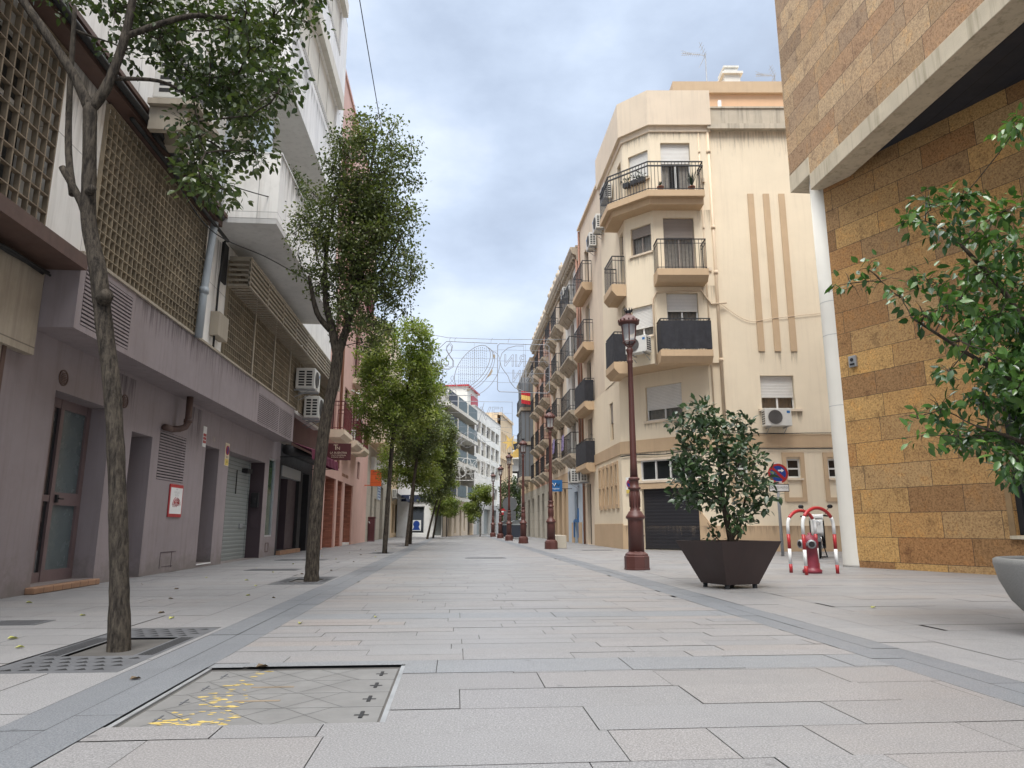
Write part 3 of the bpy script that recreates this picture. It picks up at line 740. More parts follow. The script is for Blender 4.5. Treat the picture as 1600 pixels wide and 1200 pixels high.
b = MB(); b.box(FL, 15.36, 18.22, 0, 2.33, -.40, -.34); b.box(FL, 15.36, 18.22, .30, .315, -.34, -.332); b.box(FL, 16.46, 16.50, .4, 2.2, -.34, -.336); b.box(FL, 18.1, 18.2, .02, 2.3, -.34, -.33)
gd = b.build('garage_door', M['shutter_g'], A1)
b = MB(); b.box(FL, 17.55, 17.75, .72, .82, -.34, -.30); b.box(FL, 17.75, 18.1, .76, .78, -.33, -.31); b.build('lock', M['galv'], gd)
b = MB(); b.box(FL, 17.5, 17.9, 2.03, 2.13, -.34, -.2); b.build('opener_box', M['black'], gd); b = MB(); b.bar(FL.p(17.0, 2.05, -.3), FL.p(17.0, 1.5, -.3), .015); b.build('pull_cord', M['black'], gd)
b = MB(); b.box(FL, 18.225, 18.249, 0, 2.32, -.339, -.001); b.box(FL, 18.215, 18.225, .72, 1.12, -.27, -.08); b.build('side_panel', M['purple_dark'], A1)
b = MB(); b.box(FL, 18.13, 18.224, 1.22, 1.58, -.26, -.08); b.box(FL, 18.10, 18.13, 1.32, 1.45, -.22, -.14); b.build('intercom', M['black'], A1, bevel=.01)
b = MB(); b.rect(FL, 18.66, 19.28, .54, 2.46, -.04); p = b.build('display_window', M['glass_g'], A1)
b = MB()
for a in ((18.62, 18.66, .5, 2.5), (19.28, 19.32, .5, 2.5), (18.66, 19.28, .5, .54), (18.66, 19.28, 2.46, 2.5)): b.box(FL, *a, -.05, -.005)
b.build('frame', M['alu'], p)
b = MB(); b.ring(FL, 18.9, .23, .001, .01, .0, .0); b = MB()
for a in ((18.75, 19.05, .12, .14), (18.75, 19.05, .33, .35), (18.75, 18.77, .14, .33), (19.03, 19.05, .14, .33)): b.box(FL, *a, 0, .012)
b.build('meter_hatch', M['ledge'], A1)
b = MB(); b.box(FL, 12.25, 12.9, .33, .34, 0, .006); b.box(FL, 12.25, 12.258, .08, .33, 0, .006); b.box(FL, 12.72, 12.728, .08, .33, 0, .006); b.box(FL, 12.35, 12.8, .10, .107, 0, .006); b.build('meter_hatch', M['purple_dark'], A1)
for s in (8.82, 10.45):
    b = MB(); b.ring(FL, s, 2.53, 0, .012, .085, .1, 20)
    for k in range(7): b.box(FL, s-.07+.012*abs(k-3), s+.07-.012*abs(k-3), 2.46+.02*k, 2.472+.02*k, 0, .01)
    b.build('round_vent', M['ledge'], A1)
b = MB(); b.text(FL, '14', 14.32, 2.44, .006, .17); b.build('house_number', M['beige_metal'], A1)
b = MB(); b.sm = True; b.tube([FL.p(12.38, 2.97, .2), FL.p(12.38, 2.5, .2), FL.p(12.36, 2.42, .17), FL.p(12.3, 2.38, .1), FL.p(12.2, 2.36, 0), FL.p(12.0, 2.35, .06), FL.p(11.8, 2.34, .06)], .055, 12)
b.tube([FL.p(12.38, 2.56, .2), FL.p(12.38, 2.50, .2)], .07, 12); b.build('soil_pipe', M['ledge'], A1)
# fascia box
HF = [(8.13, 9.33, 3.02, 3.73, .06), (15.55, 17.35, 2.98, 3.62, .06), (17.43, 18.75, 2.98, 3.62, .06)]
FF = FL.off(.48)
b = MB(); b.wall(FF, 8.01, 18.95, 2.95, 3.82, HF); b.quad(FL.p(8.01, 2.95), FF.p(8.01, 2.95), FF.p(8.01, 3.82), FL.p(8.01, 3.82)); b.quad(FL.p(18.95, 2.95), FF.p(18.95, 2.95), FF.p(18.95, 3.82), FL.p(18.95, 3.82))
b.quad(FL.p(8.01, 2.95), FF.p(8.01, 2.95), FF.p(18.95, 2.95), FL.p(18.95, 2.95)); b.quad(FL.p(8.01, 3.82), FF.p(8.01, 3.82), FF.p(18.95, 3.82), FL.p(18.95, 3.82))
fa = b.build('fascia', M['purple'], A1)
louvre(fa, FF, 8.13, 9.33, 3.02, 3.73, 15); louvre(fa, FF, 15.55, 17.35, 2.98, 3.62, 15); louvre(fa, FF, 17.43, 18.75, 2.98, 3.62, 15)
b = MB(); b.box(FL, 8.0, 19.0, 3.822, 3.86, .30, .50); b.build('fascia_flashing', M['beige_metal'], fa)
# dark shop beyond
b = MB(); b.wall(FL, 19.75, 24.2, 0, 3.0, [(19.95, 22.3, .12, 2.42, .7), (22.75, 23.7, 0, 2.42, .5)]); b.build('shop_entrance_wall', M['dark'], A1)
b = MB(); b.box(FL, 19.95, 22.3, 2.12, 2.42, -.25, .03); b.build('shutter_box', M['galv'], A1)
b = MB(); b.rect(FL, 19.95, 22.3, .12, 2.12, -.69); b.build('shop_glass', M['glass'], A1)
b = MB(); b.box(FL, 21.2, 22.3, .12, 2.12, -.5, -.1); b.build('side_panel', M['purple_dark'], A1)
b = MB(); b.box(FL, 19.9, 22.4, 0, .11, -.7, .12); b.build('door_step', M['terracotta'], A1)
# near ground floor of stone
b = MB(); b.wall(FL, 4.0, 7.56, 0, 2.62, [(4.6, 6.6, .1, 2.3, .3)], d=.03); b.box(FL, 3.5, 8.0, 2.62, 3.60, .0, .10); b.build('stone_facing', M['travertine'], A1)
b = MB(); b.rect(FL, 4.6, 6.6, .1, 2.3, -.26); b.build('shop_glass', M['glass'], A1)
b = MB(); b.box(FL, 7.56, 7.62, 0, 2.62, .0, .045); b.build('corner_strip', M['ledge'], A1)
b = MB(); b.box(FL, 3.0, 7.99, 3.62, 3.78, .02, .56); b.build('window_ledge', M['ledge'], A1)
b = MB(); b.sm = True
for k in range(5): b.tube([FL.p(3+i*.7, 3.56-.03*math.sin(i*2.1+k)-.012*k, .14+.02*k) for i in range(8)], .014, 5)
b.build('cable_bundle', M['cable'], A1)
# first floor wall with the screened bays
FU = FL.off(.40)
BAYS = [(3.2, 7.30, 3.86, 5.85), (8.28, 11.78, 3.90, 5.85), (13.15, 19.45, 3.90, 5.72), (19.75, 23.8, 3.90, 5.72)]
b = MB(); b.wall(FU, 2.5, 24.2, 3.79, 6.1, BAYS, rev=.35); b.build('upper_wall', M['marble'], A1)
for i, h in enumerate(BAYS):
    b = MB(); b.rect(FU, h[0], h[1], h[2], h[3], -.33); wd = b.build('window_band', M['glass'], A1)
    f = MB(); n = max(3, int((h[1]-h[0])/.75))
    for k in range(n+1):
        s = h[0]+.03+(h[1]-h[0]-.06)*k/n; f.box(FU, s-.03, s+.03, h[2], h[3], -.325, -.27)
    for z in (h[2]+.04, (h[2]+h[3])/2+.25, h[3]-.04): f.box(FU, h[0], h[1], z-.025, z+.025, -.32, -.28)
    f.build('window_frame', M['alu_w'], wd)
    q = MB()
    for k in range(int((h[1]-h[0])/1.1)):
        s = h[0]+.1+1.1*k+.4*random.random(); z = random.uniform(h[2]+.4, h[3]-.5); q.box(FU, s, s+.4+.3*random.random(), z, h[3], -.31, -.29)
    q.build('blind', M['curtain'], wd)
lat = lattice(FU, BAYS[0][0], BAYS[0][1], 3.80, 5.9, -.01, .045, .165, .185, .020, .013); lat.build('window_grille', M['rust'], A1)
lattice(FU, 8.26, 11.80, 3.87, 5.9, -.06, .05, .125, .135).build('window_grille', M['lattice'], A1)
lattice(FU, 13.12, 19.47, 3.87, 5.75, -.06, .05, .13, .135).build('window_grille', M['lattice'], A1)
lattice(FU, 19.72, 23.82, 3.87, 5.75, -.06, .05, .13, .135).build('window_grille', M['lattice'], A1)
b = MB()
for s in (14.9, 16.6, 18.2): b.box(FU, s-.03, s+.03, 3.88, 5.74, .05, .08)
b.build('screen_mullion', M['beige_metal'], A1)
# dark eave with pipes above the bays
b = MB(); b.box(FL, 2.5, 12.0, 5.93, 6.10, .41, .62); b.box(FL, 2.5, 12.0, 6.10, 6.16, .41, .70); b.build('eave', M['ledge'], A1)
b = MB(); b.sm = True; b.tube([FL.p(5, 6.0, .68), FL.p(11.8, 6.0, .68)], .045, 8); b.tube([FL.p(8.5, 5.86, .60), FL.p(12.4, 5.84, .60)], .03, 8); b.tube([FL.p(9.0, 6.05, .6), FL.p(9.1, 5.9, .7), FL.p(9.4, 5.93, .7), FL.p(9.45, 6.2, .6)], .035, 8); b.build('service_pipe', M['cable'], A1)
# slatted metal box over the third bay
b = MB(); s0, s1 = 13.0, 23.6; z0, z1, d0, d1 = 5.22, 5.72, .46, .86
for z in np.linspace(z0, z1, 6): b.box(FL, s0, s1, z-.02, z+.02, d1-.03, d1)
for z in np.linspace(z0, z1, 6): b.box(FL, s0, s0+.03, z-.02, z+.02, d0, d1-.03)
for s in np.linspace(s0, s1-.04, 9): b.box(FL, s, s+.04, z0-.03, z1+.03, d1-.028, d1+.006)
for s in np.linspace(s0+.1, s1-.1, 64): b.box(FL, s-.03, s+.03, z0-.02, z0, d0, d1-.03)
b.box(FL, s0-.01, s1, z1+.02, z1+.06, d0, d1+.012); b.build('slatted_screen_box', M['beige_metal'], A1)
b = MB(); b.box(FL, 12.7, 12.98, 5.2, 5.95, .402, .44); b.build('painted_recess', M['black'], A1)  # recess darkness put in as a thin black box on the wall
b = MB(); b.sm = True; b.tube([FL.p(12.55, 5.9, .5), FL.p(12.5, 5.0, .47), FL.p(12.5, 3.86, .47)], .022, 6); b.build('downlead', M['cable'], A1)
b = MB(); b.box(FU, 12.42, 12.95, 4.08, 4.52, .0, .16); b.build('junction_box', M['beige_metal'], A1, bevel=.01)
b = MB(); b.sm = True; b.tube([FL.p(11.55, 3.8, .55), FL.p(11.6, 4.6, .55), FL.p(11.85, 6.3, .56), FL.p(12.1, 7.9, .56), FL.p(12.1, 12.0, .56)], .062, 12)
for z, s in ((4.62, 11.6), (6.33, 11.85)): b.tube([FL.p(s, z-.05, .555), FL.p(s, z+.05, .555)], .075, 12)
b.build('drainpipe', M['pipe_grey'], A1)
# upper floors
b = MB(); HU = [(5.2, 6.6, 6.9, 8.3), (9.6, 11.2, 6.9, 8.3), (5.2, 6.6, 9.9, 11.3), (9.2, 10.9, 9.9, 11.3)]
b.wall(FU, 2.5, 24.2, 6.1, 19.5, HU, rev=.2); b.build('upper_wall', M['marble'], A1)
for h in HU: window(A1, FU, h, .2, M['alu_w'], 1, .5)
# boxed balcony
FB = FL.off(1.55)
b = MB(); s0, s1, z0, z1 = 12.0, 18.4, 6.13, 7.38
b.box(FL, s0, s0+.12, z0, z1, .402, 1.55); b.box(FL, s0+.12, s1, z0, z1, 1.43, 1.55); b.box(FL, s1-.12, s1, z0, z1, .402, 1.43)
bx = b.build('balcony', M['marble'], A1)
b = MB(); b.box(FL, s0+.004, s1-.004, z0-.10, z0-.001, .402, 1.546); b.build('soffit', M['soffit'], bx)
b = MB(); b.box(FL, s0-.01, s1, z1, z1+.03, 1.41, 1.57); b.box(FL, s0-.01, s0+.13, z1, z1+.03, .41, 1.41); b.build('coping', M['white'], bx)
b = MB(); b.box(FL, 12.3, 14.9, 7.41, 7.47, .5, 1.5); b.mi = 1; b.box(FL, 12.25, 12.29, 7.41, 8.2, .9, 1.3); b.build('folded_blind', [M['alu_w'], M['blue_shop']], bx)
# boxed out upper storeys
FV = FL.off(1.56); z0 = 8.93; s0, s1 = 12.15, 17.4
b = MB(); WV = [(12.6, 16.9, 10.28, 11.52), (12.6, 16.9, 13.0, 14.3)]
b.wall(FV, s0, s1, z0, 19.5, WV, rev=.12); b.quad(FL.p(s0, z0, .4), FV.p(s0, z0), FV.p(s0, 19.5), FL.p(s0, 19.5, .4)); b.quad(FL.p(s1, z0, .4), FV.p(s1, z0), FV.p(s1, 19.5), FL.p(s1, 19.5, .4)); b.quad(FL.p(s0, 19.5, .4), FV.p(s0, 19.5), FV.p(s1, 19.5), FL.p(s1, 19.5, .4))
vb = b.build('boxed_out_storey', M['marble_fine'], A1)
b = MB(); b.quad(FL.p(s0, z0+.002, .4), FV.p(s0, z0+.002), FV.p(s1, z0+.002), FL.p(s1, z0+.002, .4)); b.build('soffit', M['soffit'], vb)
for (a, c, e, f_) in WV:
    b = MB(); n = 4
    for i in range(n): b.box(FV, a+(c-a)*i/n+.03, a+(c-a)*(i+1)/n-.03, e+.14, f_, -.10, -.05)
    wv = b.build('window_band', M['plaster_white'], vb)
    q = MB()
    for i in range(46): q.box(FV, a+(c-a)*(i+.1)/46, a+(c-a)*(i+.62)/46, e-.02, e+.13, -.02, .015)
    q.build('sill_grille', M['soffit'], wv)
    q = MB(); q.rect(FV, a, c, e, f_, -.115); q.build('shadow_gap', M['dark'], wv)
    q = MB(); q.box(FV, s0+.1, 17.1, f_+.02, f_+.40, .0, .13); q.build('cornice', M['plaster_white'], wv)
b = MB(); b.box(FL, 2.5, 24.2, 0, 19.4, -11, -.75); b.box(FL, 2.5, 24.2, 19.4, 19.6, -11, .398); b.build('rear_volume', M['plaster_grey'], A1)

stains(A1, [(FF, 9.4, 15.5, 3.81, .75, .0015), (FL, 10.1, 10.75, 2.9, 1.2, .0015), (FL, 12.95, 13.65, 2.9, 1.6, .0015), (FL.off(1.55), 12.0, 18.4, 7.37, 1.0, .0015), (FV, 12.2, 17.3, 10.1, .95, .0015), (FU, 7.35, 8.2, 6.0, 1.6, .0015), (FU, 12.0, 13.0, 5.9, 1.8, .0015)], 'stain_d')
def wall_sign(name, label, F, s0, s1, z0, z1, d, mats, cat='sign'):
    t = thing(name, label, cat, F.p((s0+s1)/2, (z0+z1)/2, d)); return t
t = thing('wall_notice', 'white notice with red border and a red sketch under the wall louvre', 'sign', FL.p(12.65, 1.15, 0))
b = MB(); b.box(FL, 12.36, 12.95, .91, 1.46, .002, .02); b.build('board', M['red'], t, bevel=.006)
b = MB(); b.box(FL, 12.40, 12.91, .965, 1.405, .0205, .023); b.build('paper', M['white'], t)
b = MB(); b.box(FL, 12.63, 12.66, 1.365, 1.39, .0235, .025); b.text(FL, 'RIMLAO', 12.66, 1.325, .0242, .058, wide=1.1); b.text(FL, 'PINTA', 12.66, 1.275, .0242, .054, wide=1.1)
b.build('lettering', M['soffit'], t)
b = MB(); c = (12.68, 1.15)
b.sm = True
for (a0, a1, r_, m_) in ((.3, 2.9, .10, .007), (.5, 2.5, .07, .008), (.9, 2.7, .12, .005), (.1, 1.6, .135, .005), (1.9, 3.1, .15, .006)):
    b.tube([FL.p(c[0]+1.2*r_*math.cos(q), c[1]-.05+r_*math.sin(q), .0245) for q in np.linspace(a0, a1, 10)], m_, 4)
for k in range(4): b.tube([FL.p(c[0]-.16+.05*k, c[1]-.07, .0245), FL.p(c[0]-.10+.06*k, c[1]+.02, .0245), FL.p(c[0]-.04+.05*k, c[1]-.05, .0245)], .005, 4)
b.build('sketch', M['red'], t)
t = thing('notice_plate', 'small narrow red and white plate high beside the dark doorway', 'sign', FL.p(13.79, 2.43, 0))
b = MB(); b.box(FL, 13.70, 13.88, 2.24, 2.63, .002, .012); b.build('plate', M['white'], t)
b = MB()
for i in range(3):
    for j in range(2): b.box(FL, 13.715+.08*j, 13.785+.08*j, 2.31+.065*i, 2.36+.065*i, .0122, .014)
b.build('lettering', M['red'], t)
def no_entry_face(par, F, s, z, d, r, ring='red', arrow=False):
    b = MB(); b.disc(F, s, z, d, d+.006, r*.80); b.build('blue_field', M['blue'], par)
    b = MB(); b.ring(F, s, z, d, d+.009, r*.78, r)
    q = F.right(); k = r*.80*.707; w = r*.1
    b.dprism(F, [(s-q*(k-w), z+k+w), (s-q*(k+w), z+k-w), (s+q*(k-w), z-k-w), (s+q*(k+w), z-k+w)], d+.0065, d+.0085); b.build('red_ring', M['red'], par)
t = thing('garage_notice', 'tall cream and yellow no parking plate beside the grey garage door', 'sign', FL.p(15.19, 2.23, 0))
b = MB(); b.box(FL, 15.06, 15.32, 2.0, 2.47, .002, .012); b.build('plate', M['cream_sign'], t)
b = MB(); b.box(FL, 15.08, 15.30, 2.01, 2.14, .0122, .014); b.build('yellow_field', M['yellow'], t)
b = MB(); b.text(FL, 'VADO', 15.19, 2.175, .0145, .06); b.text(FL, '14', 15.19, 2.075, .0145, .085); b.build('lettering', M['dark'], t)
no_entry_face(t, FL, 15.19, 2.32, .0125, .10)

# air conditioners on the left facade
FS = Fr((-4.4, 0), (0, 1), (1, 0))
sh = thing('air_conditioner_shelf', 'stained concrete shelf carrying an air conditioner above the lattice screen', 'shelf', FS.p(9.0, 6.2, 0))
b = MB(); b.box(FS, 8.62, 9.45, 6.17, 6.25, .31, .95); b.box(FS, 8.7, 8.8, 5.85, 6.165, .31, .8); b.box(FS, 9.2, 9.4, 5.9, 6.165, .31, .6); b.build('slab', M['beige_metal'], sh)
ac_unit('air_conditioner', 'white air conditioner on a concrete shelf behind the nearest tree crown', FS, 9.02, 6.31, .32, .62, .72, .5, bracket=False)
FS2 = FL.off(.46)
ac_unit('air_conditioner', 'upper of two air conditioners hung on the lattice screen', FS2, 19.1, 4.36, .05, .75, .55, .5)
ac_unit('air_conditioner', 'lower of two air conditioners hung beside the fascia end', FS2, 20.3, 3.75, .05, .75, .62, .42)
# roller awning and its maroon cloth above the dark shop
t = thing('shop_awning', 'folded black roller awning with maroon cloth over the dark shop entrance', 'awning', FL.p(21.5, 2.8, .5))
b = MB(); b.sm = True; b.tube([FL.p(19.2, 2.78, .30), FL.p(23.9, 2.82, .30)], .14, 12); b.build('roller', M['black'], t)
b = MB(); n = 14
for i in range(n):
    s = 19.4+4.4*i/n; s2 = 19.4+4.4*(i+1)/n; k = .03*(i % 2); k2 = .03*((i+1) % 2)
    b.quad(FL.p(s, 3.02, .30), FL.p(s2, 3.02, .30), FL.p(s2, 2.80+k2, .9+k2), FL.p(s, 2.80+k, .9+k)); b.quad(FL.p(s, 2.80+k, .9+k), FL.p(s2, 2.80+k2, .9+k2), FL.p(s2, 2.56, .92-k2), FL.p(s, 2.56, .92-k))
b.poly([FL.p(23.8, 3.02, .30), FL.p(23.8, 2.80, .9), FL.p(23.8, 2.56, .92), FL.p(23.8, 2.7, .3)])
b.build('cloth', M['awning_m'], t)
b = MB(); b.bar(FL.p(23.75, 2.6, .05), FL.p(23.75, 2.62, .9), .018); b.bar(FL.p(19.5, 2.6, .05), FL.p(19.5, 2.62, .9), .018); b.build('arm', M['black'], t)
# hanging plants on the balcony
# ------------------------------------------------------------------ left: pink building
FP = Fr((-4.5, 0), (0, 1), (1, 0))
A2 = thing('pink_building', 'pink rendered building with brick ground floor piers and red iron balconies', 'building', (-4.5, 30, 0))
b = MB(); HP = [(24.95, 27.2, 0, 2.5, .05), (27.6, 28.9, 0, 2.5, .05), (29.4, 31.7, 0, 2.5, .05), (25.2, 26.6, 4.1, 6.3, .12), (28.3, 29.4, 4.1, 6.3, .12), (30.6, 31.8, 4.1, 6.3, .12), (32.8, 33.6, 2.9, 3.7, .12)]
for z in (7.1, 10.0, 12.9): HP += [(25.2, 26.6, z, z+2.1, .12), (30.6, 31.8, z, z+2.1, .12), (33.5, 34.8, z, z+2.1, .12)]
b.wall(FP, 24.2, 36.6, 0, 17.8, HP); b.box(FP, 24.2, 36.6, 17.8, 17.95, -9, .06); b.box(FP, 24.21, 36.59, 0, 17.8, -9, -1.6)
b.quad(FP.p(24.2, 0), FP.p(24.2, 17.8), FP.p(24.2, 17.8, -1.6), FP.p(24.2, 0, -1.6)); b.build('wall', M['pink'], A2)
b = MB(); b.box(FP, 24.2, 24.5, 0, 17.8, .002, .05); b.build('brick_edge', M['brick'], A2)
b = MB()
for h in HP[:3]:
    s0, s1 = h[0], h[1]; b.box(FP, s0, s0+.1, 0, 2.5, -1.5, -.052); b.box(FP, s1-.1, s1, 0, 2.5, -1.5, -.052); b.rect(FP, s0, s1, 0, 2.5, -1.45)
    b.quad(FP.p(s0, 2.5, -.05), FP.p(s1, 2.5, -.05), FP.p(s1, 2.5, -1.5), FP.p(s0, 2.5, -1.5))
b.build('brick_pier', M['brick'], A2)
b = MB(); b.box(FP, 29.5, 31.6, 0, 2.48, -.9, -.85); b.build('roller_shutter', M['shutter_g'], A2)
b = MB(); b.box(FP, 29.5, 31.6, .0, .09, -.84, -.05); b.build('threshold', M['white'], A2)
for h in HP[3:]: window(A2, FP, h, .12, M['wine'], 1, 0.0, curtain=False)
b = MB(); b.text(FP, 'BAR COPAS', 29.3, 2.78, .005, .14); b = MB()
for i in range(2):
    for j in range(5): b.box(FP, 28.5+.16*j+.9*i, 28.62+.16*j+.9*i, 2.72, 2.84, .002, .008)
b.build('wall_lettering', M['pipe_cop'], A2)
def railing(F, s0, s1, z0, z1, d0, d1, step, r=.009, top=.022, mid=None, mat=None):
    b = MB()
    path = [(s0, d0), (s0, d1), (s1, d1), (s1, d0)]
    for (a, c), (e, f) in zip(path, path[1:]):
        b.bar(F.p(a, z1, c), F.p(e, z1, f), top); b.bar(F.p(a, z0+.06, c), F.p(e, z0+.06, f), top*.6)
        if mid: b.bar(F.p(a, z0+mid, c), F.p(e, z0+mid, f), top*.6)
        l = math.hypot(e-a, f-c); n = max(1, round(l/step))
        for k in range(n+1):
            q = k/n; b.bar(F.p(a+(e-a)*q, z0, c+(f-c)*q), F.p(a+(e-a)*q, z1, c+(f-c)*q), r)
    return b
def slab_balcony(par, F, s0, s1, ztop, dep, rail_h, mats, thick=.18, step=.1, cover=None, old=False, label=None):
    b = MB()
    if old:
        b.sprism(F, [(0, ztop), (dep+.03, ztop), (dep+.03, ztop-.07), (dep-.03, ztop-.10), (dep-.05, ztop-.17), (dep*.55, ztop-.24), (dep*.2, ztop-.42), (0, ztop-.46)], s0, s1)
        for k in range(3): b.sprism(F, [(0, ztop-.1), (dep*.8, ztop-.14), (dep*.5, ztop-.32), (0, ztop-.55)], s0+(s1-s0)*(.12+.33*k), s0+(s1-s0)*(.12+.33*k)+.14)
    else:
        b.sprism(F, [(0, ztop), (dep, ztop), (dep, ztop-thick*.55), (dep-.16, ztop-thick), (0, ztop-thick)], s0, s1)
    o = b.build('balcony', mats[0], par)
    railing(F, s0+.04, s1-.04, ztop, ztop+rail_h, .02, dep-.05, step, mid=(rail_h*.86 if not old else .22)).build('railing', mats[1], o)
    if cover:
        c = MB()
        for (a, e) in (((s0+.02, .05), (s0+.02, dep-.02)), ((s0+.02, dep-.02), (s1-.02, dep-.02)), ((s1-.02, dep-.02), (s1-.02, .05))):
            l = math.hypot(e[0]-a[0], e[1]-a[1]); n = max(2, round(l/.11))
            for k in range(n):
                q0, q1 = k/n, (k+1)/n; w0 = .012*(k % 2); w1 = .012*((k+1) % 2)
                P = lambda q, z, w: F.p(a[0]+(e[0]-a[0])*q, z, a[1]+(e[1]-a[1])*q+w)
                c.quad(P(q0, ztop+.03, w0), P(q1, ztop+.03, w1), P(q1, ztop+rail_h*.93, w1), P(q0, ztop+rail_h*.93, w0))
        c.build('privacy_screen', M['cover'], o)
    return o
for (s0, s1) in ((24.9, 26.9), (28.1, 30.0), (30.5, 32.2)):
    slab_balcony(A2, FP, s0, s1, 4.1, .58, 1.0, (M['plaster_cream2'], M['iron_red']), thick=.28)
for z in (7.1, 10.0, 12.9): slab_balcony(A2, FP, 30.2, 32.2, z, .58, 1.0, (M['plaster_cream2'], M['iron_red']), thick=.28)
b = MB(); b.sm = True; b.tube([FP.p(27.1, 2.9, .06), FP.p(27.1, 17.5, .06)], .05, 8); b.build('drainpipe', M['pipe_cop'], A2)
t = thing('folding_clothes_dryer', 'white tilted pole drying frame above the farther red balcony', 'clothes dryer', FP.p(29, 6.1, .3))
b = MB(); b.sm = True; b.tube([FP.p(28.2, 4.9, .55), FP.p(28.5, 6.0, .6), FP.p(28.6, 6.2, .2)], .03, 6); b.tube([FP.p(29.6, 5.0, .55), FP.p(28.6, 6.2, .5)], .02, 6); b.build('frame', M['white'], t)
ac_unit('air_conditioner', 'white air conditioner standing on the farther red iron balcony', FP, 29.3, 4.13, .08, .7, .5, .3, bracket=False)
# wine bar sign
FW = Fr((0, 24.6), (1, 0), (0, -1))
t = thing('hanging_sign', 'dark red hanging sign with pale letters TN over the brick piers', 'sign', FW.p(-4.1, 3.2, 0))
b = MB(); b.box(FW, -4.43, -3.62, 2.99, 3.56, -.05, .05); b.build('board', M['wine'], t)
b = MB(); b.text(FW, 'T', -4.13, 3.42, .053, .26); b.text(FW, 'N', -4.04, 3.39, .054, .16); b.text(FW, 'LA BUENTRA', -4.03, 3.235, .053, .098, wide=1.0)
b.text(FW, 'VINOS DE ESPANA', -4.03, 3.15, .053, .062); b.text(FW, 'BUENOS VINOS', -4.05, 3.085, .053, .062); b.build('lettering', M['cream_sign'], t)
b = MB(); b.bar((-4.5, 24.6, 3.5), (-4.43, 24.6, 3.5), .02); b.bar((-4.5, 24.6, 3.05), (-4.43, 24.6, 3.05), .02); b.build('arm', M['black'], t)

# ------------------------------------------------------------------ left: cream building with the overhang, then the awning shop
FC2 = Fr((-4.5, 0), (0, 1), (1, 0))
A3 = thing('cream_building', 'cream building with limestone ground floor and a boxed overhang above the orange sign', 'building', (-4.5, 43, 0))
HC = [(38.3, 39.2, .1, 3.2, .5), (40.2, 41.2, 0, 2.3, .4), (43.2, 44.9, 0, 3.1, .5), (46.4, 47.4, .9, 2.6, .3)]
b = MB(); b.wall(FC2, 36.6, 50.4, 0, 4.9, HC); b.build('ground_floor_wall', M['limestone'], A3)
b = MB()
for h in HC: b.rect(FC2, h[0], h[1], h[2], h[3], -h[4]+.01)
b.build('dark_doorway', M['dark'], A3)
b = MB(); b.wall(FC2, 36.6, 50.4, 4.9, 11.5, [(46, 47.2, 5.6, 7.4, .15), (48.3, 49.4, 5.6, 7.4, .15), (46, 47.2, 8.6, 10.4, .15)]); b.box(FC2, 36.6, 50.4, 11.5, 11.8, -9, .1); b.box(FC2, 36.61, 50.39, 0, 11.5, -9, -.7); b.build('upper_wall', M['plaster_cream2'], A3)
for h in [(46, 47.2, 5.6, 7.4), (48.3, 49.4, 5.6, 7.4), (46, 47.2, 8.6, 10.4)]: window(A3, FC2, h, .15, M['alu_w'], 1, .4, M['shutter_b'], curtain=False)
b = MB(); b.box(FC2, 36.8, 44.6, 5.02, 11.4, .002, .95); bb = b.build('overhang_bay', M['plaster_cream'], A3)
b = MB(); b.box(FC2, 36.81, 44.59, 4.98, 5.018, .002, .94); b.build('soffit', M['plaster_tan'], bb)
b = MB(); b.box(FC2, 38.0, 44.5, 3.3, 4.4, .0, .18); b.mi = 1; b.box(FC2, 39.2, 44.2, 3.45, 4.2, .18, .2); b.build('shop_fascia', [M['alu_w'], M['glass']], A3)
b = MB(); b.bar(FC2.p(37.2, 1.0, .1), FC2.p(38.2, .78, .1), .025); b.build('handrail', M['white'], A3)
t = thing('square_bin', 'tall dark maroon square bin against the limestone wall below the orange sign', 'bin', (-4.35, 37.7, 0))
b = MB(); b.lathe((-4.32, 37.75, 0), [(.26, 0), (.22, .06), (.24, 1.15), (.28, 1.2), (.28, 1.25), (.1, 1.26)], 4, R(45)); b.build('body', M['wine'], t)
FO = Fr((0, 35.6), (1, 0), (0, -1))
t = thing('hanging_sign', 'orange square hanging sign on the left facades', 'sign', FO.p(-4.2, 3.2, 0))
b = MB(); b.box(FO, -4.22, -3.68, 2.72, 3.52, -.05, .05); b.build('board', M['orange'], t)
b = MB(); b.box(FO, -4.2, -3.7, 3.3, 3.315, .051, .054); b.box(FO, -4.2, -3.7, 2.88, 2.89, .051, .054); b.box(FO, -3.96, -3.93, 3.05, 3.2, .051, .054); b.box(FO, -4.1, -3.8, 3.4, 3.44, .051, .054); b.build('lettering', M['wine'], t)
b = MB(); b.bar((-4.5, 35.6, 2.76), (-4.22, 35.6, 2.76), .03); b.build('arm', M['orange'], t)
FO = Fr((0, 43.0), (1, 0), (0, -1))
t = thing('hanging_sign', 'pale grey hanging sign with a blue round emblem beyond the orange sign', 'sign', FO.p(-4.2, 3.8, 0))
b = MB(); b.box(FO, -4.45, -3.85, 3.5, 4.12, -.06, .06); b.build('board', M['alu_w'], t)
b = MB(); b.ring(FO, -4.13, 3.83, .062, .07, .09, .19, 20); b.disc(FO, -4.2, 3.86, .062, .07, .1); b.disc(FO, -4.03, 3.78, .062, .07, .07); b.build('emblem', M['blue'], t)
b = MB(); b.bar((-4.5, 43, 3.8), (-4.45, 43, 3.8), .03); b.build('arm', M['black'], t)
t = thing('shop_sign', 'pale blue lettered sign board flat on the limestone wall', 'sign', FC2.p(42, 2.9, 0))
b = MB(); b.box(FC2, 41.3, 42.9, 2.3, 3.25, .002, .05); b.build('board', M['blue_shop'], t)
b = MB()
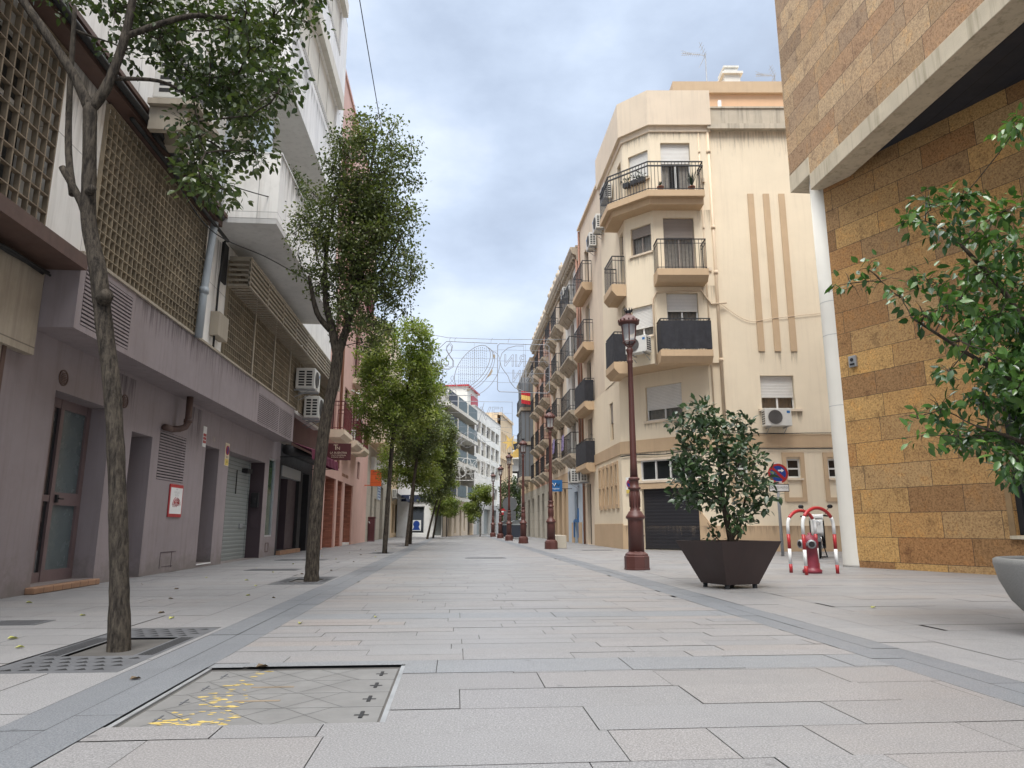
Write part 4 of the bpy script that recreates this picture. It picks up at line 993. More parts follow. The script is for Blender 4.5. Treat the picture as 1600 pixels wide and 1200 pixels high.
for i in range(5):
    for j in range(4): b.box(FC2, 41.45+.36*j, 41.7+.36*j, 2.4+.16*i, 2.48+.16*i, .051, .055)
b.build('lettering', M['blue'], t)
A4 = thing('awning_shop_building', 'pale narrow shop building with navy awning behind the tree trunks', 'building', (-4.4, 54, 0))
b = MB(); H4 = [(51.6, 53.4, .3, 2.4, .2), (54.2, 56.4, .3, 2.4, .2)]
b.wall(FC2, 50.4, 57.0, 0, 9.5, H4+[(52, 53.2, 4.2, 6.2, .15), (54.6, 55.8, 4.2, 6.2, .15)]); b.box(FC2, 50.41, 57, 0, 9.6, -8, -.5); b.build('wall', M['ochre'], A4)
for h in H4: window(A4, FC2, h, .2, M['alu'], 1, curtain=False)
for h in [(52, 53.2, 4.2, 6.2), (54.6, 55.8, 4.2, 6.2)]: window(A4, FC2, h, .15, M['alu_w'], 1, .4, M['shutter_b'], curtain=False)
ac_unit('air_conditioner', 'small white air conditioner over the navy shop awning', FC2, 50.9, 2.75, .05, .8, .6, .3)
t = thing('shop_awning', 'navy blue shop awning behind the tree trunks', 'awning', FC2.p(53, 2.9, .5))
b = MB(); b.sprism(FC2, [(.01, 3.3), (1.0, 2.75), (1.0, 2.55), (.98, 2.55), (.98, 2.73), (.01, 3.27)], 51.3, 56.8); b.build('cloth', M['blue_aw'], t)
b = MB(); b.bar(FC2.p(51.4, 2.7, .02), FC2.p(51.4, 2.76, .95), .02); b.bar(FC2.p(56.7, 2.7, .02), FC2.p(56.7, 2.76, .95), .02); b.build('arm', M['alu'], t)
FX = Fr((-4.45, 55.3), (1, .06))
A5 = thing('white_shop_building', 'white corner shop building with a blue fascia and one poster in its window', 'building', (-2.6, 58, 0))
b = MB(); H5 = [(.9, 2.1, .25, 2.3, .15), (2.9, 3.4, .1, 2.3, .3)]
b.wall(FX, 0, 3.45, 0, 8.5, H5+[(.8, 2.0, 4.0, 5.6, .15)]); b.box(FX, 0.01, 3.44, 0, 8.5, -7, -.5); b.build('wall', M['white'], A5)
window(A5, FX, H5[0], .15, M['alu_w'], 0, curtain=False)
window(A5, FX, (.8, 2.0, 4.0, 5.6), .15, M['alu_w'], 1, .4, curtain=False)
b = MB(); b.rect(FX, 2.9, 3.4, .1, 2.3, -.28); b.build('dark_doorway', M['shutter_g'], A5)
b = MB(); b.box(FX, .3, 3.0, 2.65, 3.15, .002, .12); b.mi = 1; b.text(FX, 'M', 1.0, 2.93, .125, .3); b.build('shop_fascia', [M['blue_aw'], M['white']], A5)
b = MB(); b.box(FX, 1.15, 1.85, .45, 1.25, -.09, -.08); b.mi = 1; b.disc(FX, 1.5, .95, -.078, -.072, .25); b.dprism(FX, [(1.2, .5), (1.8, .5), (1.65, .8), (1.35, .8)], -.078, -.073); b.build('window_poster', [M['white'], M['blue']], A5)

# ------------------------------------------------------------------ far: white block, sandstone house, grey block closing the street
FB_ = Fr((-.6, 57.4), (.232, .973))
A6 = thing('modern_apartment_block', 'white panelled apartment block with strip windows and corner balconies at the street bend', 'building', (2, 68, 0))
H6 = []
for z0, z1 in ((7.75, 9.2), (5.85, 7.2), (9.85, 11.05)):
    for k in range(5): H6.append((10.8+2.66*k, 10.8+2.66*k+2.2, z0, z1, .35))
H6 += [(20.5, 22.6, 3.6, 4.8, .3), (15.0, 17.0, 3.6, 4.8, .3)]
b = MB(); b.wall(FB_, 10.0, 24.6, 3.0, 12.2, H6); b.build('wall', M['whitepanel'], A6)
for h in H6:
    window(A6, FB_, h, .3, M['alu'], 1, random.choice([0, .3, .5, .2]), M['shutter_w'], curtain=False)
b = MB(); b.wall(FB_, 10.0, 24.6, 0, 3.0, [(11.5, 14, 0, 2.5, .3), (15, 18.5, 0, 2.5, .3), (20, 22, 0, 2.5, .3)]); b.build('ground_floor_wall', M['plaster_grey'], A6)
b = MB()
for h in [(11.5, 14), (15, 18.5), (20, 22)]: b.rect(FB_, h[0], h[1], 0, 2.5, -.28)
b.build('roller_shutter', M['shutter_g'], A6)
b = MB(); b.wall(FB_, -1.5, 10.0, 0, 3.1, [(0, 1.4, 0, 2.3, .3), (2.2, 2.9, .2, 2.3, .3), (4.2, 4.9, 0, 2.4, .4), (5.8, 6.3, .4, 2.4, .2), (7.4, 9.6, 0, 2.6, .5)]); b.build('shop_wall', M['plaster_cream2'], A6)
b = MB()
for a, c in ((0, 1.4), (2.2, 2.9), (4.2, 4.9), (5.8, 6.3), (7.4, 9.6)): b.rect(FB_, a, c, 0, 2.6, -.2 if c < 7 and a > 5 else -.29)
b.build('shop_door', M['glass'], A6)
b = MB(); b.box(FB_, .0, 3.2, 2.35, 2.9, .002, .08); b.build('shop_fascia', M['wine'], A6)
b = MB(); b.wall(FB_, -1.5, 10, 3.1, 12.0, [(3.0, 9.6, 3.4, 5.6, 1.4)]+[(s, s+1.3, z, z+2.0, .2) for z in (6.2, 8.9) for s in (-.6, 2.0, 4.4, 7.2)]+[(-.6, .8, 3.4, 5.4, .2)], d=-1.3); b.build('set_back_wall', M['plaster_white'], A6)
for z in (6.2, 8.9):
    for s in (-.6, 2.0, 4.4, 7.2): window(A6, FB_.off(-1.3), (s, s+1.3, z, z+2.0), .2, M['alu_w'], 1, random.choice([0, .5]), M['shutter_w'], curtain=False)
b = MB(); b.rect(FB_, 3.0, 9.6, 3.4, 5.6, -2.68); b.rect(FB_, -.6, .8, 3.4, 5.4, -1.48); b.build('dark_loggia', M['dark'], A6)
for i, (z, m) in enumerate(((3.15, 'bal_panel'), (6.15, 'bal_panel'), (8.6, 'bal_panel'), (10.6, 'bal_panel'))):
    b = MB(); b.box(FB_, -1.4, 10.0, z-.28, z, -1.29, .35); o = b.build('balcony', M['plaster_white'], A6)
    for j, (a, c) in enumerate(((-1.3, 1.6), (2.0, 5.4), (5.9, 9.8))):
        q = MB(); q.box(FB_, a, c, z+.08, z+1.0, .26, .30); q.bar(FB_.p(a, z+1.04, .28), FB_.p(c, z+1.04, .28), .03); q.build('parapet_panel', M[m] if j else M['bin'], o)
    q = MB()
    for s in (1.8, 5.65): q.box(FB_, s-.12, s+.12, z, z+1.12, .02, .33)
    q.build('pier', M['plaster_white'], o)
b = MB(); b.box(FB_, 10.0, 24.6, 12.2, 12.3, -9, .05); b.box(FB_, 3.0, 24.6, 0, 12.1, -9, -2.9); b.box(FB_, -1.5, 10, 12.0, 12.35, -9, -1.0); b.quad(FB_.p(10, 0), FB_.p(10, 12.2), FB_.p(10, 12.2, -3), FB_.p(10, 0, -3)); b.quad(FB_.p(-1.5, 0), FB_.p(-1.5, 12), FB_.p(-1.5, 12, -3), FB_.p(-1.5, 0, -3)); b.build('rear_volume', M['plaster_grey'], A6)
b = MB(); b.box(FB_, 10.2, 15.2, 12.3, 14.2, -5, -.8); at = b.build('attic', M['plaster_white'], A6)
b = MB(); b.sprism(FB_, [(-5.2, 14.2), (-.6, 14.2), (-.6, 14.35), (-5.2, 14.35)], 10, 15.4); b.mi = 0; b.box(FB_, 11.8, 15.1, 12.5, 13.7, -.79, -.74); b.build('red_trim', M['red'], at)
A7 = thing('sandstone_house', 'sandy yellow house with tall narrow windows beyond the white block', 'building', FB_.p(29, 0, 0))
H7 = [(25.4+1.35*k, 26.0+1.35*k, z, z+2.3, .2) for z in (9.4, 6.0, 3.3) for k in range(6)]
b = MB(); b.wall(FB_, 24.6, 33.6, 0, 13.6, H7); b.box(FB_, 24.6, 33.6, 13.6, 13.9, -8, .15); b.box(FB_, 24.61, 33.6, 8.5, 8.75, .001, .15); b.box(FB_, 24.61, 33.59, 0, 13.6, -8, -.4); b.build('wall', M['ochre'], A7)
for h in H7: window(A7, FB_, h, .2, M['ledge'], 1, curtain=False, fw=.04)
FG_ = Fr((2, 104), (1, -.05))
A8 = thing('grey_apartment_block', 'grey apartment block with balconies closing the far end of the street', 'building', (8, 104, 0))
H8 = [(s, s+1.8, z, z+2.0, .2) for z in (4.2, 7.6, 11) for s in (3, 6.2, 9.4, 12)]
b = MB(); b.wall(FG_, 0, 16, 0, 13.5, H8); b.box(FG_, 0.01, 15.99, 0, 13.6, -8, -.4); b.build('wall', M['plaster_grey'], A8)
for h in H8: window(A8, FG_, h, .2, M['alu_w'], 1, random.choice([0, .4]), curtain=False)
for z in (4.0, 7.4, 10.8):
    b = MB(); b.box(FG_, 2, 15, z-.3, z, .002, 1.1); b.box(FG_, 2, 15, z, z+.95, 1.0, 1.1); b.build('balcony', M['plaster_white'], A8)

# ------------------------------------------------------------------ right: cream corner building
ca = R(42.8); CH = (math.sin(ca), -math.cos(ca)); FRD = (.997, -.079)
FRs = Fr((5.75, 0), (0, 1), (-1, 0))
PE = (5.77, 24.3); FE = Fr(PE, CH)
PB = (8.12, 21.77); FSd = Fr(PB, FRD)
PA = (5.75, 22.65); FA = Fr(PA, CH)
PC = FA.p(1.13, 0)[:2]; FCf = Fr(PC, FRD)
B1 = thing('corner_building', 'cream corner building with tan trim, black railed balconies and a dark garage shutter', 'building', (8, 23, 0))
HE = [(.78, 2.88, 0, 2.0, .18), (.78, 3.02, 2.28, 2.96, .10), (1.07, 2.46, 4.30, 5.48, .14)]
b = MB(); b.wall(FE, 0, 3.45, 0, 5.97, HE); b.build('chamfer_wall', M['plaster_cream'], B1)
b = MB(); b.rect(FE, .78, 2.88, 0, 2.0, -.12); b.build('garage_shutter', M['garage'], B1)
b = MB(); b.box(FE, .78, 2.88, .02, .06, -.118, -.10); b.build('lock_rail', M['black'], B1)
b = MB(); b.rect(FE, .78, 3.02, 2.28, 2.96, -.09); tw = b.build('transom_window', M['glass'], B1)
b = MB()
for k in range(5):
    s = .80+.55*k; b.box(FE, s-.02, s+.02, 2.28, 2.96, -.088, -.02)
b.box(FE, .78, 3.02, 2.28, 2.32, -.088, -.018); b.box(FE, .78, 3.02, 2.92, 2.96, -.088, -.018); b.build('frame', M['alu_w'], tw)
b = MB(); b.box(FE, .62, 3.1, 2.20, 2.275, -.02, .06); b.box(FE, .62, 3.1, 2.96, 3.03, .001, .05); b.build('window_sill', M['plaster_cream2'], B1)
b = MB(); b.box(FE, .62, 3.0, 2.0, 2.19, .001, .04); b.box(FE, .0, 3.45, 3.24, 3.67, .001, .035)
b.box(FE, .0, .62, .0, .80, .001, .03); b.dprism(FE, [(.62, .0), (.77, .0), (.77, 1.25), (.62, .80)], .001, .03); b.dprism(FE, [(2.89, 0), (3.45, 0), (3.45, .78), (3.3, .78), (2.89, 1.3)], .001, .03); b.build('tan_trim', M['plaster_tan'], B1)
window(B1, FE, HE[2], .14, M['alu_w'], 1, .66)
b = MB(); b.box(FE, .98, 2.55, 4.22, 4.295, .0, .05); b.build('window_sill', M['plaster_cream2'], B1)
# side facade
HS = [(1.67, 2.76, 4.46, 5.56, .16), (.66, 1.08, 2.26, 2.86, .08), (2.32, 2.74, 2.26, 2.86, .08), (3.62, 4.04, 2.26, 2.86, .08)]
b = MB(); b.wall(FSd, 0, 9.5, 0, 14.4, HS); b.build('side_wall', M['plaster_cream'], B1)
window(B1, FSd, HS[0], .16, M['alu_w'], 1, .62, cur=M['plaster_tan'])
b = MB(); b.box(FSd, 1.55, 2.95, 4.38, 4.455, 0, .07); b.build('window_sill', M['plaster_cream2'], B1)
for h in HS[1:]:
    window(B1, FSd, h, .08, M['alu_w'], 0, curtain=False, rail=.29)
    b = MB(); s0, s1 = h[0]-.14, h[1]+.14; z0, z1 = 1.52, 3.06
    for a in ((s0, s0+.13, z0, z1), (s1-.13, s1, z0, z1), (s0+.13, s1-.13, z1-.15, z1), (s0+.13, s1-.13, z0, z0+.13)): b.box(FSd, *a, .001, .035)
    b.build('window_surround', M['plaster_tan'], B1)
    b = MB(); b.box(FSd, h[0]-.01, h[1]+.07, 2.19, 2.25, .0, .06); b.build('window_sill', M['plaster_cream2'], B1)
b = MB()
for s in (1.68, 2.21, 2.74): b.box(FSd, s, s+.21, 6.37, 11.92, .001, .03)
b.build('tan_stripe', M['plaster_tan'], B1)
b = MB(); b.box(FSd, .02, 9.5, 3.22, 3.64, .001, .03); b.box(FSd, 0, 9.5, 0, .78, .001, .03); b.build('tan_trim', M['plaster_tan'], B1)
b = MB(); b.sm = True
for z in (3.18, 3.67): b.tube([FSd.p(k*.8-.2, z+.012*math.sin(k*1.7), .05) for k in range(12)], .014, 5)
b.tube([FE.p(k*.45, 3.15+.03*math.sin(k*1.3), .05) for k in range(8)], .018, 5)
b.build('facade_cable', M['cable'], B1)
for s, r_, m in ((.42, .055, 'pipe_cream'), (.10, .028, 'pipe_cream')):
    b = MB(); b.sm = True; b.tube([FSd.p(s, 14.3, .07), FSd.p(s, 3.7, .07)], r_, 10)
    for z in (13.4, 10.6, 9.0, 6.0): b.tube([FSd.p(s, z, .07), FSd.p(s, z+.12, .07)], r_*1.35, 10)
    b.build('drainpipe', M[m], B1)
b = MB(); b.sm = True; b.tube([FCf.p(-.1, 5.9, .03), FCf.p(-.12, 8.1, .03), FCf.p(0, 8.35, .03), FCf.p(1.5, 8.42, .03), FCf.p(1.62, 8.2, .04), FCf.p(1.8, 7.95, .04), FCf.p(2.3, 7.98, .06)], .032, 8); b.build('white_conduit', M['pipe_cream'], B1)
b = MB(); b.box(FCf, 1.72, 1.82, 12.3, 12.45, 0, .06); b.box(FCf, 1.78, 1.88, 9.1, 9.22, 0, .06); b.build('junction_box', M['plaster_cream2'], B1)
# upper storeys
HA = [(.23, 1.03, 12.55, 13.58, .14), (.23, 1.03, 9.86, 10.85, .14), (.13, .97, 6.95, 8.0, .14)]
b = MB(); b.wall(FA, 0, 1.13, 5.97, 14.2, HA)
HF_ = [(.34, 1.38, 6.26, 8.34, .16), (.34, 1.38, 8.98, 11.02, .16), (.36, 1.38, 11.74, 13.8, .16)]
b.wall(FCf, 0, 2.06, 5.97, 14.4, HF_)
HR = [(22.95, 23.5, 9.0, 11.0, .16), (22.95, 23.5, 6.3, 8.3, .16), (22.95, 23.5, 11.75, 13.7, .16)]
b.wall(FRs, 22.65, 26.6, 5.97, 14.2, HR)
b.quad(FCf.p(2.06, 5.97), FCf.p(2.06, 14.4), FCf.p(2.06, 14.4, -.3), FCf.p(2.06, 5.97, -.3)); b.build('upper_wall', M['plaster_cream'], B1)
b = MB(); b.poly([(5.752, 24.6, 5.968), (5.752, 22.655, 5.968), (*PC, 5.968), FCf.p(2.05, 5.968), FSd.p(.3, 5.968, .0), (8.2, 23.8, 5.968)]); b.build('soffit', M['plaster_tan'], B1)
window(B1, FA, HA[0], .14, M['alu_w'], 1, .85); window(B1, FA, HA[1], .14, M['shutter_b'], 1, .33, M['shutter_b'], cur=M['curtain']); window(B1, FA, HA[2], .14, M['alu_w'], 1, .68)
b = MB()
for h in HA: b.box(FA, h[0]-.06, h[1]+.06, h[2]-.07, h[2]-.002, .0, .05)
b.build('window_sill', M['plaster_cream2'], B1)
window(B1, FCf, HF_[0], .16, M['alu_w'], 1, .28); window(B1, FCf, HF_[1], .16, M['shutter_b'], 1, .32, M['shutter_b']); window(B1, FCf, HF_[2], .16, M['alu_w'], 1, .35, curtain='gap')
for h in HR: window(B1, FRs, h, .16, M['shutter_b'], 0, .3, M['shutter_b'], curtain=False)
tan_b = (M['plaster_tan'], M['iron'])
slab_balcony(B1, FCf, -.06, 1.60, 6.25, .65, 1.03, tan_b, thick=.38, cover=True)
slab_balcony(B1, FCf, -.06, 1.60, 8.96, .65, 1.03, tan_b, thick=.40, step=.115)
slab_balcony(B1, FRs, 22.75, 24.1, 6.2, .50, 1.05, tan_b, thick=.40, cover=True)
slab_balcony(B1, FRs, 22.75, 24.1, 8.95, .50, 1.03, tan_b, thick=.42)
def wrap_path(d):
    nF = FCf.n; nA = FA.n
    P1 = (FCf.p(1.62, 0, d)[0], FCf.p(1.62, 0, d)[1])
    def inter(Fa, Fb):
        a = Fa.p(0, 0, d); c = Fb.p(0, 0, d); M_ = np.array([[Fa.e[0], -Fb.e[0]], [Fa.e[1], -Fb.e[1]]]); s = np.linalg.solve(M_, np.array([c[0]-a[0], c[1]-a[1]]))[0]; q = Fa.p(s, 0, d); return q[:2]
    return [P1, inter(FCf, FA), inter(FA, FRs), (5.75-d, 23.75)]
outer = wrap_path(.65); low = wrap_path(.48); inn = [(5.75, 23.75), (5.75, 22.65), PC, FCf.p(1.62, 0)[:2]]
b = MB(); b.prism(outer+inn, 11.5, 11.72); b.prism(low+inn, 11.28, 11.499); wb = b.build('balcony', M['plaster_tan'], B1)
b = MB(); pth = wrap_path(.61)
path = [FCf.p(1.60, 0)[:2]]+pth
path[1] = FCf.p(1.60, 0, .61)[:2]
for p, q in zip(path, path[1:]):
    l = math.hypot(q[0]-p[0], q[1]-p[1]); n = max(1, round(l/.115))
    for z, r_ in ((12.75, .026), (12.60, .03), (11.78, .016)): b.bar((*p, z), (*q, z), r_)
    for k in range(n+1): b.bar((p[0]+(q[0]-p[0])*k/n, p[1]+(q[1]-p[1])*k/n, 11.72), (p[0]+(q[0]-p[0])*k/n, p[1]+(q[1]-p[1])*k/n, 12.75), .011)
b.build('railing', M['iron'], wb)
# parapets and roof
def offpoly(d, y1): return [FCf.p(2.12, 0, d)[:2]]+wrap_path(d)[1:3]+[(5.75-d, y1)]
po = offpoly(.16, 26.6); pi = [(5.95, 26.6), (5.95, 22.8), FCf.p(.1, 0, -.2)[:2], FCf.p(2.12, 0, -.2)[:2]]
b = MB(); b.prism(po+pi, 14.4, 15.72); b.prism(offpoly(.05, 26.6)+[(5.95, 26.6), (5.95, 22.8), FCf.p(.1, 0, -.2)[:2], FCf.p(2.12, 0, -.2)[:2]], 14.2, 14.399); b.build('corner_parapet', M['plaster_cream2'], B1)
b = MB(); b.box(FSd, .46, 9.5, 14.4, 15.1, -.2, .10); b.box(FSd, .40, 9.5, 14.28, 14.47, .001, .2); b.box(FSd, .46, 9.5, 15.1, 15.16, -.22, .14); b.build('side_parapet', M['parapet'], B1)
b = MB(); b.box(FSd, .2, 9.4, 15.2, 18.3, -6, -3.2); ph_ = b.build('penthouse', M['peach'], B1)
b = MB(); b.box(FSd, .1, 9.5, 17.85, 18.35, -6.1, -3.05); b.build('cornice_band', M['plaster_tan'], ph_)
b = MB(); b.box(FSd, .1, 9.5, 16.6, 17.0, -3.2, -2.95); b.build('cornice_band', M['plaster_tan'], ph_)
b = MB(); b.box(FSd, 2.35, 3.0, 18.3, 19.0, -4.4, -3.5); b.box(FSd, 2.25, 3.1, 18.98, 19.08, -4.5, -3.4); b.box(FSd, 2.4, 2.95, 19.08, 19.35, -4.3, -3.6); b.box(FSd, 2.36, 2.99, 19.35, 19.43, -4.35, -3.55); b.build('chimney', M['plaster_white'], ph_)
b = MB(); b.box(FSd, .9, 1.0, 15.16, 15.5, -.1, 0); b.build('roof_vent', M['white'], B1)
b = MB(); b.prism([(6.1, 26.6), (6.1, 23.3), (7.2, 22.4), FSd.p(9.5, 0, -.45)[:2], FSd.p(9.5, 0, -6)[:2], (8, 28)], 5.975, 14.3); b.prism([(6.5, 28.5), (6.6, 24.6), (8.9, 22.4), FSd.p(9.5, 0, -.45)[:2], FSd.p(9.5, 0, -6)[:2], (8, 28.5)], 0, 5.96); b.build('core_volume', M['plaster_grey'], B1)
# street facade below the bay
b = MB(); HN = [(24.9+.72*k, 25.2+.72*k, 1.55, 2.95, .10) for k in range(5)]
b.wall(FRs.off(-.02), 24.3, 29.3, 0, 5.97, HN+[(25.4, 26.0, 3.9, 5.3, .12)]); b.build('street_wall', M['plaster_cream'], B1)
b = MB()
for h in HN:
    for a in ((h[0]-.09, h[0], 1.4, 3.05), (h[1], h[1]+.09, 1.4, 3.05), (h[0], h[1], 2.95, 3.05), (h[0], h[1], 1.4, 1.55), (h[0], h[1], 2.2, 2.27)): b.box(FRs.off(-.02), *a, .001, .05)
b.box(FRs.off(-.02), 24.3, 29.3, 3.24, 3.67, .001, .035); b.box(FRs.off(-.02), 24.3, 29.3, 0, .85, .001, .03); b.build('tan_trim', M['plaster_tan'], B1)
for h in HN: window(B1, FRs.off(-.02), h, .10, M['plaster_tan'], 0, curtain=False, fw=.03)
window(B1, FRs.off(-.02), (25.4, 26.0, 3.9, 5.3), .12, M['plaster_tan'], 0, .5, M['shutter_b'], curtain=False)

ac_unit('air_conditioner', 'air conditioner under the side window between the tan stripes and the tan band', FSd, 2.02, 3.86, .09, .84, .56, .32)
ac_unit('air_conditioner', 'air conditioner on the cream chamfered wall just behind the nearest lamp head', FA, .55, 6.32, .12, .8, .55, .32)
ac_unit('air_conditioner', 'air conditioner high on the street side just left of the top wraparound balcony', FRs, 24.6, 12.9, .05, .75, .6, .3)
ac_unit('air_conditioner', 'air conditioner high on the street side below the cream parapet, farther along', FRs, 26.2, 12.4, .05, .75, .6, .3)
def pot(name, label, p, n, h, grp='potted plants on the balconies'):
    t = thing(name, label, 'plant pot', p, grp)
    b = MB(); b.sm = True; b.lathe(p, [(.07, 0), (.11, .17), (.12, .17), (.12, .2), (.1, .2)], 12); b.build('pot', M['terrapot'], t)
    b = MB()
    for k in range(n):
        a = k*2.4; l = h*random.uniform(.7, 1.1); q = random.uniform(.1, .5)
        c = Vector(p)+Vector((0, 0, .18)); tip = c+Vector((math.cos(a)*q*l, math.sin(a)*q*l, l)); sd = Vector((-math.sin(a), math.cos(a), 0))*.022; mid = (c+tip)/2+Vector((0, 0, .02))
        b.add([tuple(c), tuple(mid+sd), tuple(tip), tuple(mid-sd)], [(0, 1, 2, 3)])
    b.build('leaves', M['leaf_d'], t)
pot('potted_plant', 'spiky potted plant behind the top balcony railing', FCf.p(1.25, 11.72, .45), 26, .55)
pot('potted_plant', 'low dark potted plant on the top balcony floor', FCf.p(.2, 11.72, .45), 14, .2)
t = thing('window_flower_box', 'flower boxes on the sill of the top chamfer window', 'flower box', FA.p(.6, 12.4, .3))
b = MB()
for k in range(3): b.box(FA, .12+.3*k, .36+.3*k, 12.36, 12.52, .08, .24)
b.build('box', M['iron'], t)
b = MB()
for k in range(120):
    c = Vector(FA.p(random.uniform(.1, 1.0), random.uniform(12.5, 12.72), random.uniform(.08, .26))); u = Vector((random.uniform(-1, 1), random.uniform(-1, 1), random.uniform(-.5, 1)))*.05; w = Vector((random.uniform(-1, 1), random.uniform(-1, 1), 0))*.03
    b.add([tuple(c), tuple(c+u+w), tuple(c+2*u), tuple(c+u-w)], [(0, 1, 2, 3)])
b.build('leaves', M['leaf_d'], t)
t = thing('wall_notice', 'small white and yellow no parking plate on the wall just left of the garage', 'sign', FE.p(.33, 2.2, 0))
b = MB(); b.box(FE, .18, .52, 1.86, 2.42, .031, .045); b.build('plate', M['white'], t)
b = MB(); b.box(FE, .19, .51, 1.87, 2.0, .0455, .048); b.build('yellow_field', M['yellow'], t)
no_entry_face(t, FE, .35, 2.2, .046, .14)

stains(B1, [(FSd, 1.55, 2.95, 4.38, .6, .0015), (FSd, .5, 6, 14.27, 1.6, .0015), (FSd, 1.68, 1.89, 6.36, 1.1, .0015), (FSd, 2.21, 2.42, 6.36, 1.1, .0015), (FSd, 2.74, 2.95, 6.36, 1.1, .0015), (FE, .98, 2.55, 4.21, .5, .0015), (FA, .1, 1.1, 9.78, .7, .0015), (FA, .1, 1.1, 12.4, .6, .0015), (FA, 0, 1.1, 14.2, .7, .0015), (FCf, .0, 2.0, 14.2, .6, .0015), (FCf, 1.5, 2.0, 11.3, 1.3, .0015), (FCf, 1.5, 2.0, 8.6, 1.2, .0015), (FE, .0, 3.4, .78, .6, .032), (FSd, .1, 6, .77, .6, .032), (FE, .62, 3.0, 3.23, .25, .0015)])
def antenna(label, p, h, sc=1.0):
    t = thing('rooftop_antenna', label, 'antenna', p, 'rooftop antennas')
    x, y, z = p; b = MB(); b.bar((x, y, z), (x, y, z+h), .025, 6); b.build('mast', M['galv'], t)
    b = MB(); Z = z+h-.06
    b.bar((x, y, Z), (x-1.0*sc, y, Z+.05), .014)
    for k in range(9):
        xx = x-.25*sc-.085*sc*k; b.bar((xx, y-.12, Z+.02), (xx, y+.12, Z+.02), .008)
    for dz in (-.12, .12): b.bar((x-.5*sc, y, Z+.03), (x-1.02*sc, y, Z+dz+.05), .008)
    b.bar((x, y, Z), (x-.22*sc, y, Z+.6*sc), .011); b.bar((x, y, Z), (x-.30*sc, y, Z-.6*sc), .011)
    for k in range(4): b.bar((x-.05*sc*k-.02, y-.18, Z+.14*sc*k+.05), (x-.05*sc*k-.02, y+.18, Z+.14*sc*k+.05), .008); b.bar((x-.07*sc*k-.02, y-.18, Z-.14*sc*k-.05), (x-.07*sc*k-.02, y+.18, Z-.14*sc*k-.05), .008)
    b.build('yagi', M['galv'], t)
antenna('tall rooftop television antenna standing left of the white chimney', (10.0, 25.1, 18.35), 1.55)
antenna('lower rooftop television antenna right of the white chimney', (12.9, 25.1, 18.35), .75, .8)

# ------------------------------------------------------------------ right: the row of older facades along the street
def facade(name, label, F, s0, s1, H, wallm, cols, floors, dw, dh, dep, bal, rail_h, shop, cornice=None, groundH=3.1, gm=None, iron='iron', old=True, shut=True, solid_cols=()):
    A = thing(name, label, 'building', F.p((s0+s1)/2, 0, 0))
    hs = [(c-dw/2, c+dw/2, z, z+dh, .18) for c in cols for z in floors]
    b = MB(); b.wall(F, s0, s1, groundH, H, hs); b.quad(F.p(s0, 0), F.p(s0, H), F.p(s0, H, -1), F.p(s0, 0, -1)); b.box(F, s0+.01, s1-.01, 0, H-.02, -9, -.6); b.build('upper_wall', wallm, A)
    b = MB(); b.wall(F, s0, s1, 0, groundH, shop); b.build('ground_floor_wall', gm or wallm, A)
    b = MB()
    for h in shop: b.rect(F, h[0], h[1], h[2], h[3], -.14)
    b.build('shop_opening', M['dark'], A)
    for h in hs: window(A, F, h, .18, M['alu_w'] if random.random() < .6 else M['ledge'], 1, random.choice([0, 0, .3, .6]) if shut else 0, random.choice([M['shutter_w'], M['shutter_b']]), curtain=False)
    for c in cols:
        for z in floors: slab_balcony(A, F, c-bal/2, c+bal/2, z, dep, rail_h, (M['oldstone'] if old else M['plaster_tan'], M[iron]), old=old, step=.12, thick=.36, cover=(c in solid_cols and z < 6))
    b = MB(); b.box(F, s0, s1, H, H+.1, -9, .12)
    if cornice:
        b.sprism(F, [(0, H-.7), (.06, H-.7), (.10, H-.42), (.30, H-.3), (.38, H-.08), (.38, H), (0, H)], s0+.02, s1-.02)
        n = int((s1-s0)/.4)
        for k in range(n): b.box(F, s0+.15+.4*k, s0+.3+.4*k, H-.55, H-.32, .1, .26)
    b.build('cornice', M['oldstone'] if cornice else wallm, A)
    return A
FRm = Fr((5.82, 0), (0, 1), (-1, 0)); FRo = Fr((5.75, 0), (0, 1), (-1, 0))
B2 = facade('cream_facade_building', 'narrow cream facade with tan slab balconies next to the corner building', FRm, 26.62, 31.9, 14.9, M['plaster_cream2'], [30.2], [11.25, 8.55, 5.95, 3.35], 1.0, 2.05, .46, 2.5, 1.0, [(30.3, 31.2, 0, 2.6, .15)], old=False, groundH=3.0, solid_cols=(30.2,))
b = MB(); b.sm = True; b.tube([FRm.p(31.75, 0, .06), FRm.p(31.75, 14.8, .06)], .05, 8); b.build('drainpipe', M['pipe_cop'], B2)
B3 = facade('white_facade_building', 'old white facade with curved stone balconies over a pale blue shop front', FRo, 31.92, 36.1, 14.1, M['plaster_white'], [33.95], [11.35, 8.75, 6.15, 4.1], 1.05, 2.1, .46, 3.0, 1.0, [(33.2, 34.2, 0, 2.4, .15)], cornice=True, groundH=3.3, gm=M['blue_shop'])
b = MB(); b.box(FRo, 32.2, 33.15, 0, .95, .001, .03); b.box(FRo, 34.25, 35.0, 0, .95, .001, .03); b.build('tan_plinth', M['plaster_tan'], B3)
b = MB(); b.box(FRo, 33.05, 33.2, .25, 1.6, .002, .05); b.box(FRo, 34.2, 34.36, .25, 1.05, .002, .05); b.box(FRo, 33.2, 34.2, .95, 1.1, .002, .05); b.build('blue_door_surround', M['blue_l'], B3)
b = MB(); b.sm = True; b.tube([FRo.p(32.05, 3.3, .06), FRo.p(32.05, 13.5, .06)], .06, 8); b.build('drainpipe', M['pipe_cop'], B3)
